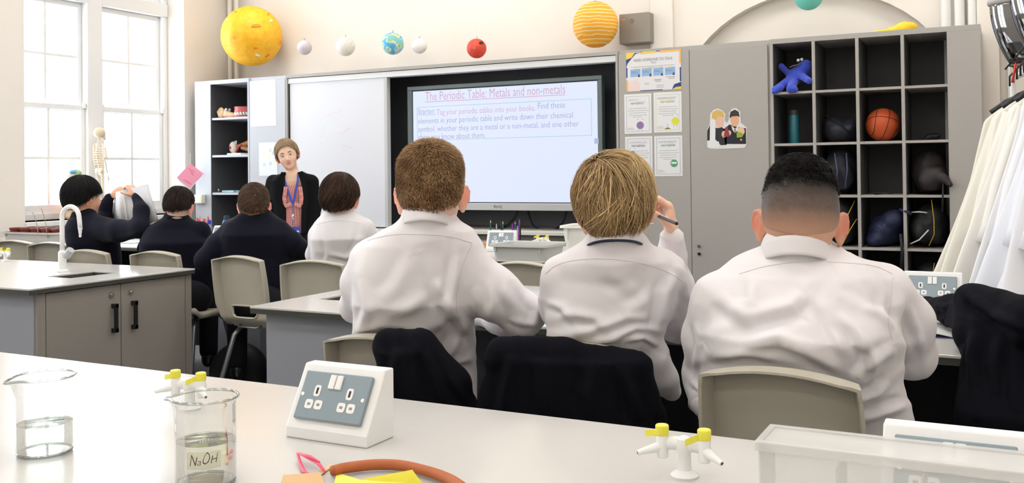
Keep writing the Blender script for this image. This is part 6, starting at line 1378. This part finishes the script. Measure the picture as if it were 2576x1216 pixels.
prim_child(t, 'ear_canal', [cone((.02, .01, .035), (.11, .02, .02), .035, .018, .01), ell((.07, .02, .025), (.05, .03, .024))], .005, m_flesh)
q = sh(610, 1.966+.001, .10); t = thing('teeth_model', tuple(q), 'pink and white dental model on the top shelf of the bookcase', 'anatomy model')
b = MB(); b.lathe([(.085, .05), (.09, .055), (.082, .085), (.088, .105), (0, .105)], n=30, sy=.8); b.lathe([(.08, 0), (.085, .012), (.085, .02), (0, .02)], n=30, sy=.8); b.make('gum', m_gum, t, smooth='auto')
b = MB()
for i in range(16):
    a = 2*PI*i/16; b.sph((.078*math.cos(a), .062*math.sin(a), .042), (.012, .010, .016), 8, 6); b.sph((.076*math.cos(a+.1), .060*math.sin(a+.1), .026), (.012, .010, .013), 8, 6)
tt_ = b.make('tooth_row', m_bone, t, smooth=True); tt_['kind'] = 'stuff'
q = sh(598, 1.589+.001, .16); t = thing('inner_ear_model', tuple(q), 'red and cream inner ear model on the second shelf of the bookcase', 'anatomy model')
prim_child(t, 'cream_shell', [ell((-.06, 0, .08), (.045, .04, .06), k=.01), cone((-.06, 0, .06), (-.04, 0, .02), .03, .02, .02)], .006, m_bone)
prim_child(t, 'red_disc', [ell((-.068, -.035, .075), (.018, .012, .018))], .004, m_mred); prim_child(t, 'brown_bone', [cone((0, .0, .09), (.13, .02, .12), .016, .03, .01), cone((.06, 0, .07), (.16, .0, .05), .02, .025, .01)], .006, m_mbr)
prim_child(t, 'red_vessel', [cone((-.01, -.02, .03), (.03, -.02, .085), .009, .008, .005), cone((.03, -.02, .085), (.06, -.02, .10), .008, .008, .005)], .004, m_mred); b = MB(); b.tube([(-.0+.012*math.cos(a), -.03, .13+.012*math.sin(a)) for a in np.linspace(0, 2*PI, 17)], .004, 6, cap=False); b.make('ring', m_bone, t, smooth=True)
o = MB().bb(-.09, .09, -.06, .06, 0, .016).make('book', m_paper, None, bevel=.002); q = sh(598, 1.589, .07); o.location = tuple(q+np.array([-.0, 0, .0])); o.location.z = 1.5895; tag(o, 'flat white booklet on the second bookcase shelf under the inner ear model', 'book')
q = sh(540, 1.2115, .1); t = thing('keyring_card', tuple(q), 'lime green tag hanging over a white blob on the third bookcase shelf', 'tag'); b = MB(); b.prism([(-.03, .07), (.03, .07), (.032, .17), (-.028, .175)], (0, 0, 0), (1, 0, 0), (0, 0, 1), (0, .006, 0)); b.make('green_card', mat('lime_green', (132, 196, 60), .5), t); prim_child(t, 'white_blob', [ell((.01, 0, .035), (.032, .02, .034)), ell((.025, 0, .02), (.025, .02, .02))], .005, mat('blob_white', (220, 226, 214), .5)); b = MB(); b.bb(-.012, .012, -.002, 0, .095, .15); b.make('inner_picture', m_gum, t)
for px, w_, c_, lab in ((580, .16, (150, 196, 206), 'pale turquoise pencil case flat on the third bookcase shelf'), (612, .13, (110, 130, 156), 'blue-grey flat case at the right of the third bookcase shelf')):
    q = sh(px, 1.2115, .1); o = MB().bb(-w_/2, w_/2, -.05, .05, 0, .02).make('flat_case', mat('case_%d' % c_[0], c_, .4), None, bevel=.006); o.location = tuple(q); tag(o, lab, 'case')
# ================================================================ WINDOW SILL MODELS
def bone(b, pts, r): b.tube(pts, r, 8)
q = aX(250, 318, -7.52); top = q[2]; zb = 1.0; S_ = (top-zb)/.86; t = thing('skeleton_model', (q[0], q[1], zb), 'small ivory anatomical skeleton standing on the window sill', 'skeleton', None, VF(250)-1.1)
mbn = mat('ivory_bone', (238, 220, 190), .5); s3 = lambda *p: tuple(np.array(p)*S_)
prim_child(t, 'skull', [ell(np.array([0, 0, .80])*S_, np.array([.044, .055, .05])*S_, k=.01), cone(np.array(s3(0, .03, .78)), np.array(s3(0, .045, .745)), .026*S_, .018*S_, .01)], .005, mbn)
b = MB(); bone(b, [s3(0, 0, .76), s3(0, -.02, .68), s3(0, -.03, .6), s3(0, -.01, .5), s3(0, 0, .44)], [.008*S_]*5); b.make('spine', mbn, t, smooth=True)
for k in range(9):
    z = .68-.022*k; w_ = .045+.028*math.sin((k+1)/9*2.4)
    b = MB(); bone(b, [s3(w_*math.cos(a)*1.0, .01+w_*.75*math.sin(a), z-.02*(1+math.sin(a))*.6) for a in np.linspace(-PI/2, 1.5*PI, 21)], [.0036*S_]*21); b.make('rib_pair', mbn, t, smooth=True)
b = MB(); bone(b, [s3(0, .055, .66), s3(0, .065, .56)], [.008*S_, .006*S_]); b.make('breastbone', mbn, t, smooth=True)
prim_child(t, 'pelvis', [ell(np.array(s3(.035, -.005, .44)), np.array([.032, .02, .03])*S_, k=.01), ell(np.array(s3(-.035, -.005, .44)), np.array([.032, .02, .03])*S_, k=.01), cone(np.array(s3(-.02, .01, .41)), np.array(s3(.02, .01, .41)), .012*S_, .012*S_, .01)], .005, mbn)
for sx in (-1, 1):
    b = MB(); bone(b, [s3(0, .03, .69), s3(sx*.085, -.005, .695)], [.005*S_]*2); bone(b, [s3(sx*.088, -.01, .69), s3(sx*.1, -.01, .55), s3(sx*.10, .0, .54), s3(sx*.105, .02, .42)], [.009*S_, .006*S_, .008*S_, .005*S_]); b.make('arm_bone', mbn, t, smooth=True)
    b = MB(); 
    for f in range(4): bone(b, [s3(sx*.105, .02, .42), s3(sx*(.100+.006*f), .025, .39), s3(sx*(.098+.008*f), .03, .35)], [.0035*S_, .003*S_, .0022*S_])
    b.make('hand_bone', mbn, t, smooth=True)
    b = MB(); bone(b, [s3(sx*.045, 0, .42), s3(sx*.04, .01, .23), s3(sx*.04, .01, .22), s3(sx*.038, 0, .03), s3(sx*.04, .05, .012)], [.012*S_, .009*S_, .011*S_, .007*S_, .008*S_]); b.make('leg_bone', mbn, t, smooth=True)
b = MB(); b.cyl((0, -.05*S_, 0), (0, -.03*S_, .44*S_), .005, n=8); b.lathe([(.1, 0), (.1, .012), (.09, .018), (0, .02)], n=24); b.make('stand', mat('stand_white', (225, 225, 225), .4), t, smooth='auto')
q = aX(186, 424, -7.55); t = thing('torso_model', (q[0], q[1], 1.0), 'anatomical torso model with coloured brain on the window sill', 'anatomy model', None, VF(186)+PI*.6); h_ = q[2]-1.0
prim_child(t, 'torso', [ell((0, 0, h_*.3), (.12, .075, h_*.32), k=.03), cone((-.09, 0, h_*.52), (.09, 0, h_*.52), .05, .05, .03), cone((0, 0, h_*.5), (0, 0, h_*.75), .04, .035, .02), ell((0, 0, h_*.05), (.1, .07, .05))], .008, m_flesh)
prim_child(t, 'face', [ell((0, .01, h_*.82), (.05, .06, .055))], .006, mat('model_pale', (236, 214, 196), .5)); prim_child(t, 'brain', [ell((0, -.01, h_*.9), (.048, .058, .042))], .006, mat('brain_colours', (176, 200, 160), .5, var=.5, vscale=30)); prim_child(t, 'blue_lobe', [ell((-.03, .02, h_*.93), (.03, .035, .02))], .005, mat('lobe_blue', (110, 180, 214), .5))
prim_child(t, 'organs', [ell((0, .06, h_*.35), (.06, .03, .09)), ell((.03, .07, h_*.25), (.03, .02, .03))], .006, m_mred)
# ================================================================ PIGEONHOLE CONTENTS
m_nyl = mat('dark_nylon', (26, 27, 31), .6, bump=.3, bscale=60); m_navb = mat('navy_nylon', (30, 36, 66), .6, bump=.3, bscale=60); m_ys = mat('yellow_piping', (206, 166, 50), .5); m_ref = mat('reflective_strip', (225, 228, 232), .3)
c = cell(0, 0, .13); t = thing('plush_toy', c, 'blue floppy plush creature lolling out of the top left pigeonhole', 'soft toy'); mb_ = mat('royal_blue_plush', (58, 78, 190), .95, sheen=.3, bump=.5, bscale=120)
prim_child(t, 'body', [ell((.02, 0, .13), (.09, .07, .065), rotm(0, 0, -.35), .03), ell((.08, -.02, .19), (.05, .05, .05), None, .03), cone((-.02, -.03, .10), (-.13, -.13, .02), .038, .022, .02), cone((0, -.06, .08), (-.01, -.14, .02), .032, .032, .02), cone((.05, -.06, .12), (.12, -.13, .07), .026, .024, .02), cone((-.05, .0, .14), (-.10, -.02, .20), .022, .024, .02), cone((-.09, -.12, .03), (-.13, -.15, .0), .025, .018, .01), cone((-.01, -.14, .015), (.02, -.15, .012), .03, .024, .01)], .006, mb_)
b = MB(); b.tube([(-.03, -.06, .185), (.0, -.072, .195), (.03, -.07, .20), (.045, -.06, .215)], .005, 6); b.make('mouth', mat('plush_grey_trim', (120, 100, 130), .8), t, smooth=True); b = MB(); b.sph((.03, -.055, .235), .012, 10, 8); b.sph((.055, -.05, .24), .012, 10, 8); b.make('eye', m_ref, t, smooth=True)
c = cell(0, 1, .15); bq = bottle(0, 0, 1, [(.034, 0), (.036, .01), (.036, .20), (.030, .215), (.028, .22)], mat('teal_bottle', (40, 110, 122), .25), 'tall teal drinks bottle in a left-hand pigeonhole', ([(.031, .215), (.031, .25), (0, .252)], mat('dark_cap', (60, 62, 60), .4)), base=0); bq.location = (c[0]-.02, c[1], c[2]+.001)
c = cell(2, 1, .15); t = thing('basketball', (c[0], c[1], c[2]+.121), 'orange basketball in a pigeonhole', 'ball'); MB().sph((0, 0, 0), .119, 40, 28).make('ball_skin', mat('basketball_orange', (204, 88, 44), .6, bump=.5, bscale=500), t, smooth=True)
R_b = rotm(.5, .4, .3); 
for fn in (lambda a: (math.cos(a), math.sin(a), 0), lambda a: (0, math.cos(a), math.sin(a)), lambda a: (.62+.12*math.cos(2*a), math.cos(a)*.78, math.sin(a)*.78), lambda a: (-.62-.12*math.cos(2*a), math.cos(a)*.78, math.sin(a)*.78)):
    P = [R_b@(np.array(fn(a))/np.linalg.norm(fn(a))*.1195) for a in np.linspace(0, 2*PI, 61)]; MB().tube(P, .0022, 6, cap=False).make('seam', m_black, t, smooth=True)
def bag(i, r, lab, prims, mm, seed=1, straps=(), nm='school_bag', cat='bag'):
    c = np.array(cell(i, r, .2)); V_, F_ = implicit(prims, .008); V_ = relax(V_, F_, 2); N_ = vnormals(V_, F_); V_ = V_+N_*(.009*vnoise(V_, 26, seed)-.010*np.abs(vnoise(V_*np.array([1, 1, .6]), 34, seed+5)))[:, None]; V_[:, 2] -= V_[:, 2].min()
    t = thing(nm, tuple(c+np.array([0, 0, .001])), lab, cat, 'bags in the pigeonholes' if cat == 'bag' else None); raw_mesh('bag_body', V_, F_, mm, t)
    for pts, rr_, m2, sn in straps: MB().tube(pts, rr_, 8, flat=.5).make(sn, m2, t, smooth=True)
    return t
bag(1, 1, 'dark slumped sports bag in the second row, left of the basketball', [ell((0, 0, .1), (.13, .14, .09)), ell((-.04, 0, .15), (.09, .1, .05)), ell((.08, -.03, .12), (.05, .1, .07))], mat('dark_grey_nylon', (44, 46, 56), .6), 2, [([(-.08, -.1, .2), (0, -.14, .15), (.1, -.12, .05)], .008, m_nyl, 'strap')])
bag(3, 1, 'small black cap on the shelf right of the basketball', [ell((.03, -.05, .03), (.06, .05, .035)), ell((-.03, -.07, .012), (.04, .03, .012))], m_nyl, 3, nm='cap', cat='cap')
bag(1, 2, 'dark rucksack with pale straps in the third row of the pigeonholes', [ell((0, 0, .17), (.115, .14, .17)), ell((.04, -.1, .12), (.07, .06, .1))], mat('slate_nylon', (36, 38, 50), .6), 4, [([(-.02, -.15, .3), (0, -.17, .18), (-.01, -.15, .05)], .010, mat('grey_strap', (92, 94, 116), .7), 'strap'), ([(.06, -.14, .3), (.07, -.17, .18), (.05, -.15, .05)], .010, mat('grey_strap', (92, 94, 116), .7), 'strap')])
bag(2, 2, 'low dark clutter in the pigeonhole below the basketball', [ell((.0, -.12, .012), (.07, .03, .012)), ell((.05, -.13, .016), (.03, .03, .016))], m_nyl, 5, nm='glasses_case', cat='case')
bag(3, 2, 'bulky dark brown-black bag spilling from the right-hand pigeonhole, third row', [ell((0, 0, .16), (.12, .15, .16)), ell((.03, -.12, .12), (.1, .09, .1)), cone((.1, -.2, .12), (.14, -.24, .08), .04, .03, .03)], mat('umber_nylon', (40, 34, 34), .65), 6, [([(.1, -.215, .08), (.095, -.215, -.02), (.09, -.215, -.12)], .012, m_nyl, 'strap')])
bag(0, 3, 'dark bag with yellow piping low at the left of the pigeonholes', [ell((0, 0, .17), (.12, .14, .17))], m_nyl, 6)
bag(1, 3, 'dark holdall with two yellow stripes in the fourth row of the pigeonholes', [ell((0, 0, .17), (.12, .15, .18)), ell((.02, -.08, .1), (.1, .09, .1))], m_nyl, 7, [([(.11, -.12, .33), (.04, -.175, .17), (-.06, -.165, .03)], .005, m_ys, 'stripe'), ([(.125, -.15, .2), (.08, -.175, .12), (.03, -.17, .02)], .005, m_ys, 'stripe')])
bag(2, 3, 'navy blue rucksack lying on its side in the fourth row', [ell((0, -.02, .12), (.13, .15, .11), rotm(0, 0, -.5)), ell((.07, -.1, .2), (.08, .08, .07)), ell((-.05, -.12, .06), (.08, .07, .06))], m_navb, 8, [([(.12, -.16, .27), (.16, -.19, .26), (.19, -.18, .24)], .022, m_navb, 'strap'), ([(.12, -.2, .1), (.13, -.215, -.02), (.12, -.215, -.15)], .02, m_nyl, 'strap'), ([(-.03, -.18, .16), (.0, -.19, .13), (.02, -.19, .17)], .006, mat('blue_trim', (60, 74, 130), .6), 'trim')])
bag(3, 3, 'dark bag with white reflective strips and yellow piping, fourth row', [ell((0, 0, .17), (.125, .15, .17)), ell((-.06, -.1, .14), (.06, .07, .1))], m_nyl, 9, [([(-.115, -.15, .25), (-.06, -.175, .255), (-.01, -.165, .25)], .010, m_ref, 'reflective_strip'), ([(-.12, -.17, .03), (-.06, -.185, .06), (-.0, -.175, .13)], .010, m_ref, 'reflective_strip'), ([(.02, -.15, .34), (.035, -.175, .2), (.035, -.175, .1), (.0, -.165, .02)], .006, m_ys, 'stripe')])
bag(2, 4, 'dark bag in the fifth row under the navy rucksack', [ell((0, 0, .15), (.12, .14, .15))], m_nyl, 10); bag(3, 4, 'dark bag with yellow piping in the fifth row beside the coats', [ell((0, 0, .15), (.12, .14, .15))], m_nyl, 11, [([(.03, -.13, .28), (.02, -.15, .2)], .006, m_ys, 'stripe')])
c = cell(3, 4, .04); bq = bottle(0, 0, 1, [(.030, 0), (.032, .01), (.030, .13), (.014, .17), (.012, .18)], mat_glass('pale_bottle', (200, 200, 210), .25, .1), 'clear drinks bottle with blue cap at the foot of the coats', ([(.015, .175), (.015, .20), (0, .2)], mat('mid_blue_cap', (60, 110, 190), .4)), base=0); bq.location = (c[0]+.09, c[1]-.0, c[2]+.14); bq.rotation_euler = (0, .5, 0)
q = aY(2268, 76, 7.35); cloth_thing('yellow_cloth', 'crumpled yellow cloth on top of the pigeonholes', 'cloth', [ell((q[0]+.03, 7.38, ZTOP+.04), (.07, .06, .04)), ell((q[0]-.08, 7.35, ZTOP+.015), (.14, .06, .014)), ell((q[0]-.02, 7.36, ZTOP+.028), (.07, .06, .028))], [], (.006, 50), 5, mat('bright_yellow_cloth', (246, 206, 60), .8), .006)

# white glazed cabinet edge on the back wall beside the coats
structure(MB().bb(.03, .05, YB-.03, YB, 0, ZC).make('trim_3', m_white, bevel=.004))
# ================================================================ LAB COATS ON A RAIL
t = thing('coat_rail', (.41, 3.1, 0), 'tall white garment rail carrying the lab coats', 'coat rail', None, .19); m_rail = mat('white_tube', (225, 225, 225), .4)
for y in (0, 1.95): MB().cyl((0, y, .03), (0, y, 1.80), .014, n=14).make('post', m_rail, t, smooth='auto'); MB().bb(-.2, .2, y-.02, y+.02, 0, .03).make('foot', m_rail, t, bevel=.004)
MB().cyl((0, 0, 1.79), (0, 1.95, 1.79), .014, n=14).make('hanging_bar', m_rail, t, smooth='auto')
coatc = [((236, 231, 218), 'cream lab coat hanging at the back of the rail, beside the pigeonholes'), ((238, 234, 222), 'cream lab coat second from the back of the rail'), ((240, 237, 230), 'off-white lab coat third from the back of the rail'), ((236, 236, 240), 'white lab coat with a loose belt in the middle of the rail'), ((230, 232, 240), 'bluish white lab coat with snap buttons near the right edge'), ((232, 233, 238), 'bluish white lab coat nearest on the rail')]
for i, (col, lab) in enumerate(coatc):
    y = 4.70-.24*i; xc = .41-.192*(y-3.1); t = thing('lab_coat', (xc, y, .86), lab, 'lab coat', 'lab coats on the rail', .0); mm = mat('coat_cloth_%d' % i, col, .8, bump=.12, bscale=800, bdist=.0006); HH = .80+.01*i
    rs = np.random.default_rng(40+i); ph = rs.uniform(0, 6.28, 6); nf = rs.integers(4, 7)
    def fn(u, v, i=i, ph=ph, nf=nf, HH=HH):
        a = 2*PI*u; z = HH*(1-v); sh_ = min(1, (v/.10)**.6); wx = .04+.125*sh_+.10*v; wy = .025+.045*sh_+.035*v
        fo = (.010+.040*v)*math.sin(nf*a+ph[0]+1.5*v)+(.006+.018*v)*math.sin((2*nf+1)*a+ph[1]-2*v); x = (wx+fo)*math.cos(a)-.09*v**1.4; yy = (wy+fo*.7)*math.sin(a)
        return (x, yy, z+.006*math.sin(3*a+ph[2])*v)
    g = MB(); g.grid(fn, 120, 44, closed=True); g.make('coat_body', mm, t, smooth=True)
    for sx in (-1, 1):
        xs_ = sx*.145; g = MB(); g.tube([(xs_*.9, -.01, HH-.075), (xs_*1.1, -.025, HH-.2), (xs_*1.2-.04, -.045, HH-.38), (xs_*1.25-.07, -.05, HH-.54), (xs_*1.25-.09, -.05, HH-.60)], [.045, .052, .050, .046, .047], 20, flat=.6, cap=False); g.make('sleeve', mm, t, smooth=True, solid=.003)
    g = MB(); g.tube([fn(.75+.004*math.sin(v*9), v) for v in np.linspace(.03, .99, 24)], .0045, 6, flat=3.); g.make('placket', mm, t, smooth=True)
    for v in (.2, .36, .52, .68, .84): q = np.array(fn(.765, v)); MB().sph(tuple(q), (.006, .004, .006), 10, 6).make('snap_button', m_chrome, t, smooth=True)
    g = MB(); g.tube([(-.15, 0, HH-.05), (-.09, 0, HH-.005), (0, 0, HH+.035), (.09, 0, HH-.005), (.15, 0, HH-.05)], .017, 10); g.tube([(0, 0, HH+.03), (0, 0, HH+.055), (.022, 0, HH+.075), (.012, 0, .93+.018), (-.012, 0, .93+.018), (-.020, 0, .93)], .003, 8); ho = g.make('hanger', m_black, None, smooth=True); ho.location = (xc, y, .86); tag(ho, 'black coat hanger on the rail holding a lab coat', 'hanger', 'black hangers on the rail')
m_vis = mat_glass('dark_visor', (70, 84, 96), .3, .05); m_or = mat('orange_red_strap', (226, 70, 44), .6)
for i, (px_, py_, D_, lab) in enumerate(((2553, 176, 3.75, 'smoke-tinted safety visor hanging above the lab coats'), (2606, 150, 3.4, 'clear grey safety visor hanging at the upper right corner'))):
    t = thing('safety_visor', tuple(aD(px_, py_, D_)), lab, 'visor', 'safety visors above the coats'); g = MB(); g.grid(lambda u, v: (-.085+.11*(u-.5)**2*4*.8+.07*(1-v)**2, .11*(u-.5)*2*.8, .02+.25*v), 25, 12); g.make('visor_shield', m_vis, t, smooth=True, solid=.002)
    g = MB(); g.tube([(-.085+.11*(u-.5)**2*4*.8, .11*(u-.5)*1.6, .27) for u in np.linspace(0, 1, 15)], .010, 8, flat=1.5); g.make('headband', mat('visor_grey', (176, 172, 170), .4), t, smooth=True); g = MB(); g.tube([(.03, -.02, .27), (.025, -.03, .15), (.0, -.03, .0), (-.01, -.02, -.05)], .014, 8, flat=.35); g.make('strap', m_or, t, smooth=True)
    g = MB(); g.tube([(.0, 0, .27), (0, 0, .36), (.03, 0, .38)], .003, 6); g.make('hook', m_black, t, smooth=True)

for k in range(6):
    g = MB(); x_, y_, z_ = 0, 0, 0; g.tube([(0, 0, -.02), (.0, 0, .02), (.018, 0, .04), (.016, 0, .06), (-.004, 0, .066), (-.016, 0, .05)], .004, 8); o = g.make('rail_hook', m_black, None, smooth=True); q = aD(2540+9*k, 205-9*k, 3.95-.12*k); o.location = tuple(q); tag(o, 'black hook in the row above the coat hangers', 'hook', 'black hooks above the coats')
